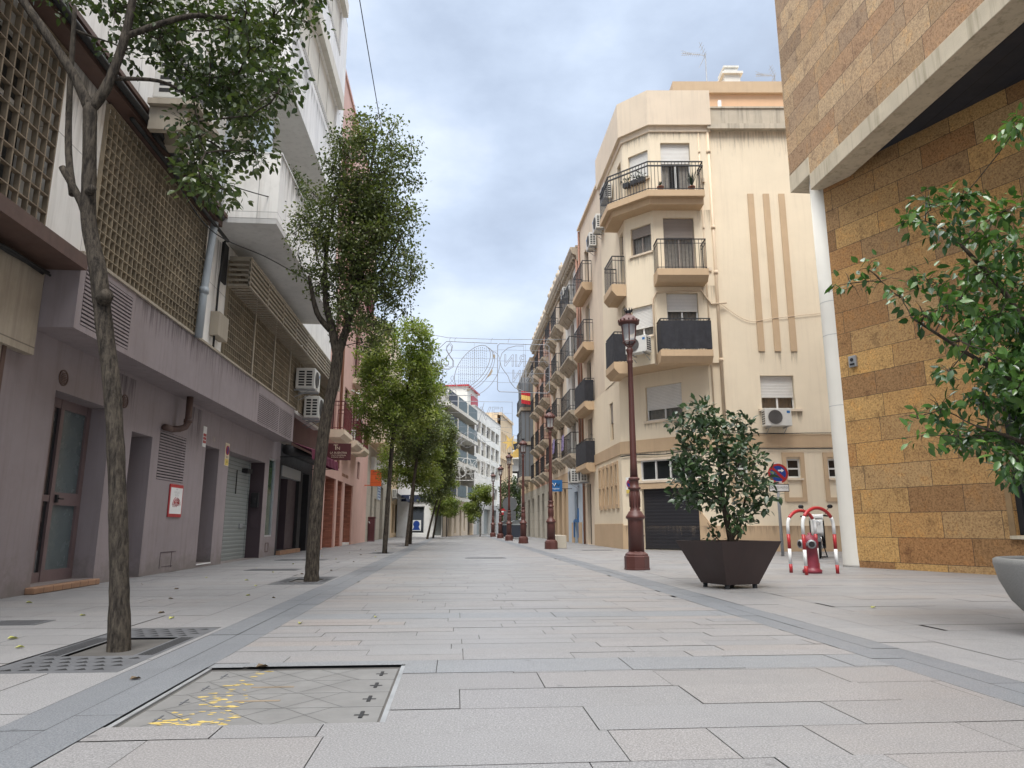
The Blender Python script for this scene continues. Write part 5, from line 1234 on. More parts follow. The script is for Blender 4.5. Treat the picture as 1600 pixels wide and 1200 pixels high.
B4 = facade('ornate_facade_building', 'old cream facade with curved stone balconies and urns along its roofline', FRo, 36.12, 42.0, 14.2, M['plaster_cream2'], [37.9, 40.6], [11.6, 9.0, 6.5, 4.3], 1.05, 2.1, .46, 2.1, 1.0, [(36.8, 37.6, 0, 2.7, .15), (38.4, 39.4, 0, 2.7, .15), (40.2, 41.2, 0, 2.7, .15)], cornice=True, groundH=3.5, gm=M['plaster_tan'])
for k in range(5):
    b = MB(); b.sm = True; b.lathe(FRo.p(36.6+1.2*k, 14.3, .1), [(.16, 0), (.12, .1), (.05, .2), (.17, .45), (.15, .6), (.04, .68), (.06, .8)], 10)
    b.build('roof_urn', M['oldstone'], B4)
B5 = facade('salmon_facade_building', 'salmon rendered old facade with iron balconies and a carved stone doorway', FRo, 42.02, 51.0, 13.9, M['salmon'], [43.6, 46.4, 49.2], [11.2, 8.6, 6.0, 4.0], 1.05, 2.1, .46, 1.9, 1.0, [(43.0, 44.2, 0, 2.9, .15), (46.0, 47.2, 0, 2.9, .15), (48.6, 49.8, 0, 2.9, .15)], cornice=True, groundH=3.4, gm=M['limestone'])
for k in range(7):
    b = MB(); b.sm = True; b.lathe(FRo.p(42.6+1.3*k, 14.0, .1), [(.16, 0), (.12, .1), (.05, .2), (.17, .45), (.15, .6), (.04, .68), (.06, .8)], 10)
    b.build('roof_urn', M['oldstone'], B5)
B6 = facade('glazed_bay_building', 'pale yellow facade with stacked glazed bays at the far end of the right row', FRo, 51.02, 62.5, 13.2, M['ochre'], [57.0, 60.2], [10.4, 7.6, 4.4], 1.1, 2.1, .5, 2.0, 1.0, [(52, 53.4, 0, 2.8, .15), (55, 56.6, 0, 2.8, .15), (58.6, 60, 0, 2.8, .15)], cornice=True, groundH=3.4, gm=M['limestone'])
b = MB()
for z in (4.4, 7.0, 9.6): b.box(FRo, 52.2, 54.6, z-.25, z, .001, .95)
gb = b.build('glazed_bay', M['oldstone'], B6)
b = MB()
for z in (4.4, 7.0, 9.6): b.box(FRo, 52.3, 54.5, z+.001, z+2.3, .002, .88)
b.build('pane', M['glass_b'], gb)
b = MB()
for z in (4.4, 7.0, 9.6):
    for s in (52.3, 53.03, 53.76, 54.5): b.box(FRo, s-.04, s+.04, z+.002, z+2.3, .881, .91)
    for q in (.9, 2.2): b.box(FRo, 52.3, 54.5, z+q, z+q+.08, .881, .905)
    for d in (.3, .6): b.box(FRo, 52.27, 52.299, z, z+2.3, d-.03, d+.03)
b.build('frame', M['grille_dark'], gb)
ac_unit('air_conditioner', 'air conditioner over the pale blue shop front', FRo, 32.9, 2.75, .1, .85, .62, .34)
ac_unit('air_conditioner', 'air conditioner low on the cream facade above its balcony drip edge', FRm, 30.9, 2.68, .1, .7, .5, .3)
ac_unit('air_conditioner', 'air conditioner near the roof of the narrow cream facade', FRm, 28.0, 12.4, .05, .75, .6, .3)
ac_unit('air_conditioner', 'air conditioner under the cornice of the white facade', FRo, 35.0, 12.4, .05, .8, .6, .3)
# signs and laundry on that row
FN_ = Fr((0, 34.9), (1, 0), (0, -1))
t = thing('hanging_sign', 'blue square hanging sign with a white and black zigzag over the blue shop', 'sign', FN_.p(5.0, 2.9, 0))
b = MB(); b.box(FN_, 4.62, 5.26, 2.46, 3.02, -.06, .06); b.build('board', M['blue_l'], t)
b = MB(); zz = [(4.68, 2.72), (4.74, 2.86), (4.80, 2.84), (4.86, 2.70), (4.93, 2.86)]
b.sm = True; b.tube([FN_.p(s, z, .07) for s, z in zz], .018, 6); b.text(FN_, 'negrow', 4.93, 2.60, .063, .12); b.build('white_mark', M['white'], t)
b = MB(); b.sm = True; b.tube([FN_.p(s, z, .07) for s, z in [(4.91, 2.72), (4.98, 2.86), (5.06, 2.72), (5.12, 2.84)]], .018, 6); b.build('black_mark', M['black'], t)
b = MB(); b.bar((5.26, 34.9, 2.9), (5.75, 34.9, 2.9), .02); b.bar((5.26, 34.9, 2.6), (5.75, 34.9, 2.6), .02); b.build('arm', M['black'], t)
for i, (s, z, lb) in enumerate(((34.6, 4.2, 'patterned cloth hung over the lowest balcony of the white facade'), (37.9, 4.4, 'dark patterned cloth hung over the lowest balcony of the ornate facade'))):
    t = thing('hung_laundry', lb, 'laundry', FRo.p(s, z, .5), 'cloths hung on balconies')
    b = MB(); n = 8
    for k in range(n): b.quad(FRo.p(s-.4+.1*k, z+.25, .5+.02*(k % 2)), FRo.p(s-.3+.1*k, z+.22, .5+.02*((k+1) % 2)), FRo.p(s-.3+.1*k, z+1.02, .46), FRo.p(s-.4+.1*k, z+1.02, .46))
    b.build('cloth', M['cloth_mix'], t)
t = thing('draped_flag', 'red and yellow striped flag draped on the top glazed bay', 'flag', FRo.p(52.2, 9.9, 1))
Ff = Fr((0, 51.9), (1, 0), (0, -1))
for nm, z0, z1, m in (('red_stripe', 10.48, 10.8, 'flag_r'), ('yellow_stripe', 10.14, 10.478, 'flag_y'), ('red_stripe', 9.84, 10.138, 'flag_r')):
    b = MB(); n = 8
    for k in range(n): b.quad(Ff.p(4.82+.085*k, z0-.015*k, .03*(k % 2)), Ff.p(4.905+.085*k, z0-.015*(k+1), .03*((k+1) % 2)), Ff.p(4.905+.085*k, z1-.015*(k+1), .03*((k+1) % 2)), Ff.p(4.82+.085*k, z1-.015*k, .03*(k % 2)))
    b.build(nm, M[m], t)
b = MB(); b.bar((4.7, 51.93, 10.82), (5.75, 51.93, 10.72), .02); b.build('rail', M['iron'], t)

# ------------------------------------------------------------------ right: stone clad building
FT = Fr((7.35, 0), (0, 1), (-1, 0))
FWl = Fr((8.58, 10.84), (-.4, .916))
C1 = thing('stone_clad_building', 'building clad in rust brown stone slabs with a deep overhang over a slanting wall', 'building', (9, 9, 0))
b = MB(); b.wall(FT, -6, 13.15, 8.04, 19, ()); b.wall(FT, 13.15, 14.0, 8.44, 19, ()); b.quad((7.35, 14.0, 8.44), (7.35, 14.0, 19), (16, 14.0, 19), (16, 14.0, 8.44)); b.quad((7.35, -6, 19), (7.35, 14, 19), (18, 14, 19), (18, -6, 19)); b.build('stone_upper_wall', M['stone_a'], C1)
b = MB(); b.box(FT, -6, 13.15, 7.69, 8.04, -.5, .012); b.box(FT, 13.15, 14.0, 8.04, 8.44, -.5, .012); b.box(FT, 13.14, 13.16, 7.69, 8.44, -.5, .006); b.quad((7.36, 13.98, 8.04), (7.36, 13.98, 8.44), (16, 13.98, 8.44), (16, 13.98, 8.04)); b.build('concrete_lintel', M['concrete'], C1, bevel=.008)
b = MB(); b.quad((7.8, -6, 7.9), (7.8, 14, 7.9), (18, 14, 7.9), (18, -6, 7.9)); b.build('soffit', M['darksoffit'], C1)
HW_ = [(-3.6, -.33, .62, 2.75, .12)]
b = MB(); b.wall(FWl, -16, 2.62, 0, 7.9, HW_); b.quad(FWl.p(2.62, 0), FWl.p(2.62, 7.9), (16, 13.9, 7.9), (16, 13.9, 0)); b.build('stone_slanting_wall', M['stone_b'], C1)
w = window(C1, FWl, HW_[0], .12, M['black'], 3, curtain=False, fw=.09)
b = MB(); b.box(FWl, -3.7, -.25, .56, .615, -.1, .05); b.build('window_sill', M['concrete'], C1)
b = MB(); b.box(FWl, -.325, -.24, .62, 2.75, -.001, .02); b.build('window_edge', M['stone_edge'], C1)
b = MB(); b.sm = True; b.lathe((7.66, 13.32, 0), [(.235, 0), (.235, .05), (.225, .3), (.222, 5.0), (.222, 8.03)], 28); b.mi = 1
for z in (3.1, 4.55, 5.25): b.lathe((7.66, 13.32, z), [(.2235, 0), (.2235, .012)], 28)
b.build('column', [M['column'], M['plaster_grey']], C1)
t = thing('wall_lamp_box', 'small metal junction box fixed on the rust stone wall beside the column', 'wall box', FWl.p(2.15, 3.9, 0))
b = MB(); b.box(FWl, 2.08, 2.24, 3.80, 4.02, .002, .06); b.build('casing', M['galv'], t, bevel=.008)
b = MB(); b.disc(FWl, 2.16, 3.94, .061, .07, .035, 14); b.box(FWl, 2.11, 2.21, 3.83, 3.87, .061, .066); b.build('face', M['black'], t)
# ------------------------------------------------------------------ lamp posts
lamp = thing('street_lamp', 'nearest dark red cast iron lamp post, standing left of the square planter', 'street lamp', (3.25, 12.75, 0), 'dark red lamp posts along the street')
b = MB(); b.sm = False; b.lathe((0, 0, 0), [(.225, .03), (.225, .235), (.205, .24), (.205, .27), (.185, .285), (.15, .31), (.142, .33)], 8, R(22.5)); b.lathe((0, 0, 0), [(.232, 0), (.232, .03)], 8, R(22.5)); b.build('plinth', M['lamp_red'], lamp, bevel=.006, world=False)
b = MB(); b.sm = True; b.lathe((0, 0, 0), [(.142, .32), (.137, .86), (.14, .88), (.172, .90), (.172, .93), (.15, .96), (.125, 1.0), (.115, 1.02), (.095, 1.03), (.095, 1.06), (.085, 1.08), (.092, 1.16), (.096, 1.27), (.088, 1.38), (.085, 1.41), (.112, 1.42), (.112, 1.45), (.085, 1.47), (.082, 1.58), (.1, 1.59), (.1, 1.62), (.07, 1.64)], 20)
for k in range(12):
    a = 2*math.pi*k/12; b.tube([(.094*math.cos(a), .094*math.sin(a), 1.10), (.099*math.cos(a), .099*math.sin(a), 1.26), (.09*math.cos(a), .09*math.sin(a), 1.38)], .008, 4)
b.box(W, .12, .15, .58, .60, -.03, .03); b.build('pedestal', M['lamp_red'], lamp, world=False)
b = MB(); b.sm = True; b.lathe((0, 0, 0), [(.072, 1.63), (.062, 1.9), (.052, 3.0), (.046, 3.78), (.056, 3.80), (.056, 3.83), (.046, 3.85), (.048, 3.95), (.07, 4.02), (.07, 4.05), (.045, 4.07), (.042, 4.12)], 18); b.build('shaft', M['lamp_red'], lamp, world=False)
b = MB()
for k in range(6):
    a = 2*math.pi*k/6+.3; c, s = math.cos(a), math.sin(a)
    b.tube([(.04*c, .04*s, 4.10), (.075*c, .075*s, 4.13), (.118*c, .118*s, 4.19)], .011, 5)
    b.tube([(.118*c, .118*s, 4.19), (.158*c, .158*s, 4.53)], .011, 5)
for (r_, z, t_) in ((.118, 4.19, .013), (.1, 4.165, .008)):
    b.tube([(r_*math.cos(2*math.pi*k/24), r_*math.sin(2*math.pi*k/24), z) for k in range(25)], t_, 5, cap=False)
b.build('lantern_frame', M['lamp_red'], lamp, world=False)
b = MB(); b.sm = True
vs = [(r_*math.cos(2*math.pi*k/24), r_*math.sin(2*math.pi*k/24), z) for r_, z in ((.105, 4.19), (.150, 4.53)) for k in range(24)]
b.add(vs, [(k, (k+1) % 24, 24+(k+1) % 24, 24+k) for k in range(24)]); b.build('glass', M['glass_l'], lamp, world=False)
b = MB(); b.sm = True; b.lathe((0, 0, 0), [(.09, 4.36), (.12, 4.46), (.155, 4.53), (.195, 4.545), (.20, 4.58), (.185, 4.60), (.165, 4.63), (.12, 4.69), (.075, 4.715), (.06, 4.73), (.06, 4.745)], 24)
for k in range(14):
    a = 2*math.pi*k/14; c, s = math.cos(a), math.sin(a); b.blob((.193*c, .193*s, 4.605), (.018, .018, .028), 6, 4)
b.build('cap', M['lamp_red'], lamp, world=False)
b = MB(); b.sm = True; b.lathe((0, 0, 0), [(.055, 4.74), (.05, 4.77), (.068, 4.80), (.062, 4.81)], 16)
for k in range(8):
    a = 2*math.pi*k/8; c, s = math.cos(a), math.sin(a); b.tube([(.062*c, .062*s, 4.79), (.078*c, .078*s, 4.83), (.068*c, .068*s, 4.86)], [.012, .012, .004], 5)
b.build('crown_finial', M['iron'], lamp, world=False)
for (x, y, lb) in ((3.3, 24.6, 'second lamp post, standing beside the white stone bench'), (3.14, 33.0, 'third lamp post along, below the blue zigzag sign'), (2.97, 39.5, 'fourth lamp post along, in front of the round grey sign'), (3.0, 47.6, 'fifth lamp post along, near the no entry sign'), (2.87, 54.5, 'sixth lamp post, before the small round trees'), (6.0, 80, 'farthest tiny lamp post beyond the round grey sign')):
    copy_tree(lamp, (x, y, 0), random.random(), lb)

# ------------------------------------------------------------------ planters, bench, hydrant, hoops, signs
t = thing('square_planter', 'dark rusty steel tapered square planter on short feet', 'planter', (3.47, 8.97, 0))
p0 = R(243); b = MB()
vs = []
for r_, z in ((.352, .05), (.655, .575), (.63, .575), (.615, .54)):
    vs += [(3.47+r_*math.cos(p0+k*math.pi/2), 8.97+r_*math.sin(p0+k*math.pi/2), z) for k in range(4)]
fs = [(3, 2, 1, 0)]
for i in range(3):
    for k in range(4): fs.append((i*4+k, i*4+(k+1) % 4, (i+1)*4+(k+1) % 4, (i+1)*4+k))
b.add(vs, fs); b.build('box', M['corten'], t, bevel=.004)
for k in range(4):
    b = MB(); a = p0+k*math.pi/2; c = (3.47+.30*math.cos(a), 8.97+.30*math.sin(a), 0); b.lathe(c, [(.03, 0), (.03, .055)], 10); b.build('foot', M['black'], t)
b = MB(); b.poly([(3.47+.62*math.cos(p0+k*math.pi/2), 8.97+.62*math.sin(p0+k*math.pi/2), .535) for k in range(4)]); b.build('soil', M['soil'], t)
CPc = (4.55, 4.80)
t = thing('round_planter', 'round cast concrete bowl planter at the right edge', 'planter', (*CPc, 0))
b = MB(); b.sm = True; b.lathe((*CPc, 0), [(.30, 0), (.34, .02), (.44, .10), (.54, .22), (.60, .36), (.625, .48), (.622, .515), (.605, .525), (.565, .525), (.55, .51), (.53, .43)], 48); b.build('bowl', M['concrete_p'], t)
b = MB(); b.poly([(CPc[0]+.545*math.cos(2*math.pi*k/24), CPc[1]+.545*math.sin(2*math.pi*k/24), .415) for k in range(24)]); b.build('soil', M['soil'], t)
t = thing('stone_bench', 'pale granite block bench behind the second lamp post', 'bench', (3.72, 25.9, 0))
b = MB(); b.box(W, 3.52, 3.93, .0, .45, 25.2, 26.9); b.build('block', M['limestone'], t, bevel=.015)
def hoop(label, p, q, h):
    t = thing('barrier_hoop', label, 'barrier', ((p[0]+q[0])/2, (p[1]+q[1])/2, 0), 'red and white barrier hoops')
    l = math.hypot(q[0]-p[0], q[1]-p[1]); r_ = l/2; e = ((q[0]-p[0])/l, (q[1]-p[1])/l); zs = h-r_*.78
    P = lambda s, z: (p[0]+e[0]*s, p[1]+e[1]*s, z)
    prof = [P(0, 0), P(0, .15), P(0, .15001), P(0, .40), P(0, .40001), P(0, .64)]
    arc = [P(r_-r_*math.cos(a), zs+.78*r_*math.sin(a)) for a in np.linspace(0, math.pi, 25)]
    segs = {'red_band': [], 'white_band': []}
    for sx in (0, l):
        segs['red_band'] += [[P(sx, 0), P(sx, .14)], [P(sx, .39), P(sx, .63)]]
        segs['white_band'] += [[P(sx, .14), P(sx, .39)]]
    k = 4
    segs['white_band'] += [[P(0, .63)]+arc[:k+1], arc[-k-1:]+[P(l, .63)]]
    segs['red_band'] += [arc[k:-k]]
    for nm, m in (('red_band', 'red'), ('white_band', 'white')):
        for sg in segs[nm]:
            b = MB(); b.sm = True; b.tube(sg, .028, 12); b.build(nm, M[m], t)
hoop('red and white striped hoop barrier standing farther back behind the hydrant', (5.60, 11.72), (6.22, 12.0), 1.02)
hoop('red and white striped hoop barrier standing nearer, before the hydrant', (5.56, 11.12), (6.24, 11.42), 1.05)
t = thing('fire_hydrant', 'faded red fire hydrant with bare metal outlets between two striped hoops', 'hydrant', (5.88, 11.55, 0))
b = MB(); b.sm = True; c = (5.88, 11.55, 0); b.lathe(c, [(.15, 0), (.155, .05), (.125, .07), (.115, .1), (.105, .40), (.12, .42), (.13, .50), (.12, .55), (.07, .60), (.03, .62), (.03, .65), (.01, .655)], 20); b.build('barrel', M['red_hyd'], t)
for a in (R(250), R(190)):
    b = MB(); b.sm = True; d = Vector((math.cos(a), math.sin(a), 0)); o = Vector(c)+Vector((0, 0, .47)); b.tube([o+d*.09, o+d*.16], .062, 14); b.tube([o+d*.16, o+d*.2], .072, 14); n_ = b.build('outlet', M['galv'], t)
    b = MB(); b.tube([o+d*.2005, o+d*.203], .048, 14); b.build('bore', M['black'], n_)
FSg = Fr((8.55, 18.3), (math.cos(R(-8)), math.sin(R(-8))))
t = thing('no_parking_sign', 'round blue and red no parking sign above a white plate on a grey pole', 'traffic sign', (8.55, 18.3, 0))
b = MB(); b.sm = True; b.tube([FSg.p(0, 0), FSg.p(0, 2.42)], .04, 12); b.build('pole', M['galv'], t)
no_entry_face(t, FSg, .02, 2.14, .045, .265)
b = MB(); q = FSg.right(); b.dprism(FSg, [(.02+q*s, z) for s, z in ((.0, 2.20), (.0, 2.24), (.09, 2.24), (.09, 2.27), (.16, 2.22), (.09, 2.17), (.09, 2.20))], .052, .0535); b.box(FSg, -.06, .10, 1.895, 1.93, .055, .0565); b.build('white_arrow', M['white'], t)
b = MB(); b.box(FSg, -.24, .28, 1.66, 1.86, .042, .050); b.build('plate_border', M['black'], t, bevel=.02)
b = MB(); b.box(FSg, -.222, .262, 1.678, 1.842, .0502, .054); b.build('plate', M['white'], t)
b = MB(); b.text(FSg, 'EXCEPTO MOTOS', .02, 1.765, .0548, .083, wide=.68); b.build('lettering', M['black'], t)
FSn = Fr((3.55, 46.6), (1, 0), (0, -1))
t = thing('round_sign_back', 'grey back of a large round sign over a square plate behind the fourth lamp', 'traffic sign', FSn.p(0, 0))
b = MB(); b.bar(FSn.p(0, 0, -.06), FSn.p(0, 2.8, -.06), .035, 8); b.build('pole', M['galv'], t)
b = MB(); b.disc(FSn, 0, 2.2, 0, .02, .48); b.box(FSn, -.4, .4, 1.15, 1.75, 0, .02); b.build('plate', M['signback'], t)
FSn = Fr((3.92, 58), (1, 0), (0, -1))
t = thing('no_entry_sign', 'small red round no entry sign with a white bar between the far lamp posts', 'traffic sign', FSn.p(0, 0))
b = MB(); b.bar(FSn.p(0, 0, -.06), FSn.p(0, 2.2, -.06), .03, 8); b.build('pole', M['galv'], t)
b = MB(); b.disc(FSn, 0, 1.95, 0, .02, .27); b.build('disc', M['red'], t); b = MB(); b.box(FSn, -.19, .19, 1.9, 2.0, .0205, .024); b.build('white_bar', M['white'], t)
for x, y, lb in ((3.55, 48.5, 'navy waste container with a domed lid, half hidden by the fifth lamp'), (3.95, 45.4, 'navy waste container with a domed grey lid, nearer the facades')):
    t = thing('waste_container', lb, 'waste container', (x, y, 0), 'navy waste containers')
    b = MB(); b.dprism(Fr((x, y), (1, 0), (0, -1)), [(-.42, .12), (.42, .12), (.52, .85), (-.52, .85)], -.5, .5); b.build('body', M['bin'], t, bevel=.03)
    b = MB(); b.sm = True; b.dprism(Fr((x, y), (1, 0), (0, -1)), [(-.54, .86)]+[(-.54*math.cos(a), .88+.28*math.sin(a)) for a in np.linspace(0, math.pi, 11)]+[(.54, .86)], -.52, .52); b.build('lid', M['binlid'], t)
    for sx in (-.33, .33):
        b = MB(); b.tube([(x+sx-.03, y-.4, .08), (x+sx+.03, y-.4, .08)], .08, 10); b.build('wheel', M['tyre'], t)

# scooter, local x forward
sc = thing('parked_scooter', 'black and white scooter parked on its stand behind the hydrant and column', 'scooter', (9.05, 17.35, 0), rz=math.atan2(-.88, -.47))
V_ = Fr((0, 0), (1, 0), (0, 1))
for wx in (.60, -.62):
    b = MB(); b.sm = True
    n = 28; vs = []; 
    for k in range(n):
        a = 2*math.pi*k/n
        for j in range(8):
            q = 2*math.pi*j/8; rr = .185+.05*math.cos(q); vs.append((wx+rr*math.cos(a), .055*math.sin(q), .235+rr*math.sin(a)))
    b.add(vs, [(k*8+j, k*8+(j+1) % 8, ((k+1) % n)*8+(j+1) % 8, ((k+1) % n)*8+j) for k in range(n) for j in range(8)])
    w = b.build('wheel', M['tyre'], sc, world=False)
    b = MB(); b.disc(V_, wx, .235, -.03, .03, .145, 20); b.build('rim', M['chrome'], w, world=False)
b = MB(); b.sm = True
b.dprism(V_, [(.46, .30), (.54, .55), (.46, .86), (.40, .90), (.34, .60), (.22, .34), (-.12, .30), (-.16, .26), (.30, .24)], -.17, .17); b.build('leg_shield', M['scoot_b'], sc, bevel=.03, world=False)
b = MB(); b.dprism(V_, [(.475, .46), (.585, .60), (.50, .92), (.44, .93), (.47, .70)], -.14, .14); b.build('front_fairing', M['scoot_w'], sc, bevel=.035, world=False)
b = MB(); b.dprism(V_, [(.34, .36), (.62, .52), (.86, .40), (.80, .44), (.62, .56), (.42, .48)], -.07, .07); b.build('front_mudguard', M['scoot_b'], sc, bevel=.02, world=False)
b = MB(); b.dprism(V_, [(-.14, .30), (-.10, .62), (-.55, .72), (-.92, .76), (-.86, .52), (-.45, .34)], -.16, .16); b.build('rear_body', M['scoot_w'], sc, bevel=.04, world=False)
b = MB(); b.dprism(V_, [(-.08, .64), (-.10, .74), (-.40, .78), (-.86, .86), (-.92, .80), (-.55, .72)], -.15, .15); b.build('seat', M['black'], sc, bevel=.03, world=False)
b = MB(); b.sm = True; b.tube([(.60, -.08, .235), (.50, -.07, .60)], .022, 8); b.tube([(.60, .08, .235), (.50, .07, .60)], .022, 8); b.tube([(.46, 0, .6), (.40, 0, .98)], .03, 8); b.build('fork', M['chrome'], sc, world=False)
b = MB(); b.dprism(V_, [(.36, .93), (.50, .95), (.47, 1.04), (.36, 1.06)], -.16, .16); b.build('handlebar_cover', M['scoot_w'], sc, bevel=.03, world=False)
b = MB(); b.sm = True; b.tube([(.36, -.36, 1.0), (.41, -.16, 1.02), (.41, .16, 1.02), (.36, .36, 1.0)], .02, 8); hbar = b.build('handlebar', M['black'], sc, world=False)
for sy in (-1, 1):
    b = MB(); b.sm = True; b.tube([(.42, .2*sy, 1.03), (.44, .26*sy, 1.16), (.42, .3*sy, 1.2)], .008, 6); b.blob((.42, .33*sy, 1.24), (.02, .07, .05)); b.build('mirror', M['scoot_b'], hbar, world=False)
b = MB(); b.sm = True; b.blob((.55, 0, .84), (.04, .09, .07), 12, 8); b.build('headlight', M['glass_l'], sc, world=False)
b = MB(); b.box(V_, -.42, .12, .22, .34, -.09, .09); b.sm = True; b.tube([(-.2, -.14, .28), (-.75, -.16, .33)], [.035, .06], 10); b.build('engine', M['grille_dark'], sc, world=False)
b = MB(); b.bar((-.1, -.12, .26), (-.22, -.18, .0), .014, 6); b.bar((-.1, .12, .26), (-.22, .18, .0), .014, 6); b.bar((-.22, -.18, .012), (-.22, .18, .012), .012, 6); b.build('stand', M['black'], sc, world=False)

# ------------------------------------------------------------------ festive light frames hung over the street
def outline(b, F, txt, s, z, d, size, r, mirror=True, wide=1.0):
    q = MB(); q.text(F, txt, s, z, d, size, mirror=mirror, wide=wide)
    cnt = {}
    for f in q.f:
        for i in range(len(f)):
            e = tuple(sorted((f[i], f[(i+1) % len(f)]))); cnt[e] = cnt.get(e, 0)+1
    for (i, j), c in cnt.items():
        if c == 1 and (Vector(q.v[i])-Vector(q.v[j])).length > 1e-4: b.tube([q.v[i], q.v[j]], r, 4)
F36 = Fr((0, 36), (1, 0), (0, -1))
sx = lambda u: -1.53+.00424*u       # sketch units of the frame drawing -> metres
sz = lambda v: 11.14-.00428*v
t = thing('light_frame', 'festive wire light frame with treble clef, tambourine and mirrored lettering, nearest overhead', 'light decoration', F36.p(1.5, 8.9), 'festive light frames over the street')
P = lambda u, v, d=0: F36.p(sx(u), sz(v), d)
b = MB()
for pth in ([(110, 305), (220, 195), (855, 210)], [(100, 868), (590, 868)], [(855, 235), (880, 210), (1475, 215), (1500, 240), (1500, 800), (1475, 825), (880, 815), (855, 790), (855, 235)]): b.tube([P(*q) for q in pth], .021, 5)
for v in (305, 405, 515, 605, 690): b.tube([P(110 if v < 600 else 330, v), P(850, v)], .010, 4)
for v in (290, 430, 580, 700): b.tube([P(855, v), P(1500, v)], .010, 4)
for u in (565, 1180, 1205): b.tube([P(u, 205), P(u, 830)], .009, 4)
b.build('bar_frame', M['wire'], t)
b = MB()
def ell(cx, cy, a, c, ang, a0=0, a1=360, n=44): return [P(cx+a*math.cos(q)*math.cos(R(ang))-c*math.sin(q)*math.sin(R(ang)), cy-(a*math.cos(q)*math.sin(R(ang))+c*math.sin(q)*math.cos(R(ang)))) for q in np.linspace(R(a0), R(a1), n)]
b.tube(ell(545, 505, 310, 160, 55), .019, 5); b.tube(ell(575, 525, 310, 160, 55, -165, 15), .017, 5); b.tube(ell(598, 545, 310, 160, 55, -165, 15), .015, 5); b.tube(ell(650, 590, 320, 180, 55, -170, 10), .015, 5)
for k in range(-7, 8):
    u = 545+24*k; A_ = 310; C_ = 160; ang = R(55)
    pts = [v for v in range(200, 830, 8) if ((((u-545)*math.cos(ang)-(v-505)*math.sin(ang))/A_)**2+(((u-545)*math.sin(ang)+(v-505)*math.cos(ang))/C_)**2) < .86]
    if len(pts) > 2:
        b.tube([P(u, pts[0]), P(u, pts[-1])], .008, 4)
        for v in pts[1::4]: b.bar(P(u, v, -.02), P(u, v, .02), .022)
b.build('tambourine', M['wire'], t)
for c in (((795, 345), (825, 360), (825, 385), (805, 405)), ((785, 520), (795, 560), (770, 610), (705, 662), (750, 590)), ((470, 795), (500, 785), (530, 785), (505, 810), (485, 812))):
    b = MB(); b.dprism(F36, [(sx(u), sz(v)) for u, v in c], -.02, .02); b.build('jingle', M['oldstone'], t)
b = MB(); clef = [(195, 480), (215, 512), (250, 490), (250, 445), (200, 412), (158, 440), (150, 500), (190, 545), (250, 552), (312, 512), (312, 440), (262, 370), (220, 300), (225, 255), (265, 208), (295, 250), (285, 315), (215, 400)]
b.tube([P(*q) for q in clef], .019, 5); b.tube([P(q[0]*.86+32, q[1]*.9+42) for q in clef], .016, 5); b.tube([P(180, 560), P(172, 700), P(178, 800), P(200, 835), P(225, 820), P(215, 790), P(190, 790)], .016, 5)
b.tube([P(q[0]*.5+170, q[1]*.45+530) for q in clef], .013, 5); b.tube([P(320+28*math.cos(q), 825+28*math.sin(q)) for q in np.linspace(0, 6.28, 14)], .014, 4); b.build('treble_clef', M['wire'], t)
b = MB(); b.tube([P(*q) for q in [(1180, 235), (1080, 235), (980, 265), (910, 330), (882, 420), (900, 500), (940, 560), (985, 620), (1010, 690), (1070, 765), (1170, 800)]], .018, 5)
outline(b, F36, 'RIN', sx(1070), sz(430), 0, .92, .016, wide=.8); outline(b, F36, 'NIN', sx(1170), sz(625), 0, .92, .016, wide=.7)
for v in (240, 400, 560): b.tube([P(1500-60*math.cos(q), v+60*math.sin(q)) for q in np.linspace(-1.6, 1.6, 10)], .014, 4)
b.build('lettering', M['wire'], t)
b = MB(); b.tube([F36.p(-4.5, 11.3), F36.p(-2.5, 10.83), F36.p(-.5, 10.5), F36.p(2.2, 10.46), F36.p(5.75, 10.55)], .016, 4)
for u in (255, 320, 770, 985): b.tube([P(u, 200), P(u+5, 160), P(u+20, 145)], .014, 4)
b.build('carrier_cable', M['wire'], t)
F55 = Fr((0, 54), (1, 0), (0, -1))
t = thing('light_frame', 'second festive wire light frame with upright lettering, farther over the street', 'light decoration', F55.p(1.5, 8), 'festive light frames over the street')
b = MB()
for pth in ([(-1.2, 10.3), (4.3, 10.3), (4.3, 6.2)], [(-1.2, 10.3), (-1.2, 6.4)]): b.tube([F55.p(*q) for q in pth], .026, 5)
for z in (9.4, 8.3, 7.2): b.tube([F55.p(-1.2, z), F55.p(4.3, z)], .012, 4)
b.build('bar_frame', M['wire'], t)
b = MB(); outline(b, F55, 'VEL', 2.9, 9.3, 0, 1.5, .022, mirror=False, wide=.9)
for k in range(7): b.tube([F55.p(-.6+.5*k+.55*math.cos(q), 7.3+.6*math.sin(q*1.0+k)) for q in np.linspace(0, 5, 14)], .017, 4)
b.tube([F55.p(2.1, 10.2), F55.p(1.3, 7.1)], .03, 4); b.build('lettering', M['wire'], t)
F3 = Fr((0, 55.5), (1, 0), (0, -1))
t = thing('light_frame', 'low tangled festive light frame hanging before the white block balconies', 'light decoration', F3.p(1, 5.2), 'festive light frames over the street')
b = MB(); b.tube([F3.p(-.7, 6.2), F3.p(3.2, 5.7), F3.p(3.2, 4.3), F3.p(-.5, 4.3), F3.p(-.7, 6.2)], .025, 4)
for k in range(12):
    cx = -.3+.28*k; cz = 5.2+.35*math.sin(k*1.9); b.tube([F3.p(cx+(.28+.1*(k % 3))*math.cos(q), cz+(.5-.1*(k % 2))*math.sin(q)) for q in np.linspace(0, 6.28, 16)], .02, 4)
for k in range(7): b.tube([F3.p(-.4+.5*k, 6.0), F3.p(-.2+.5*k, 4.4)], .018, 4)
b.build('bar_frame', M['alu_w'], t)
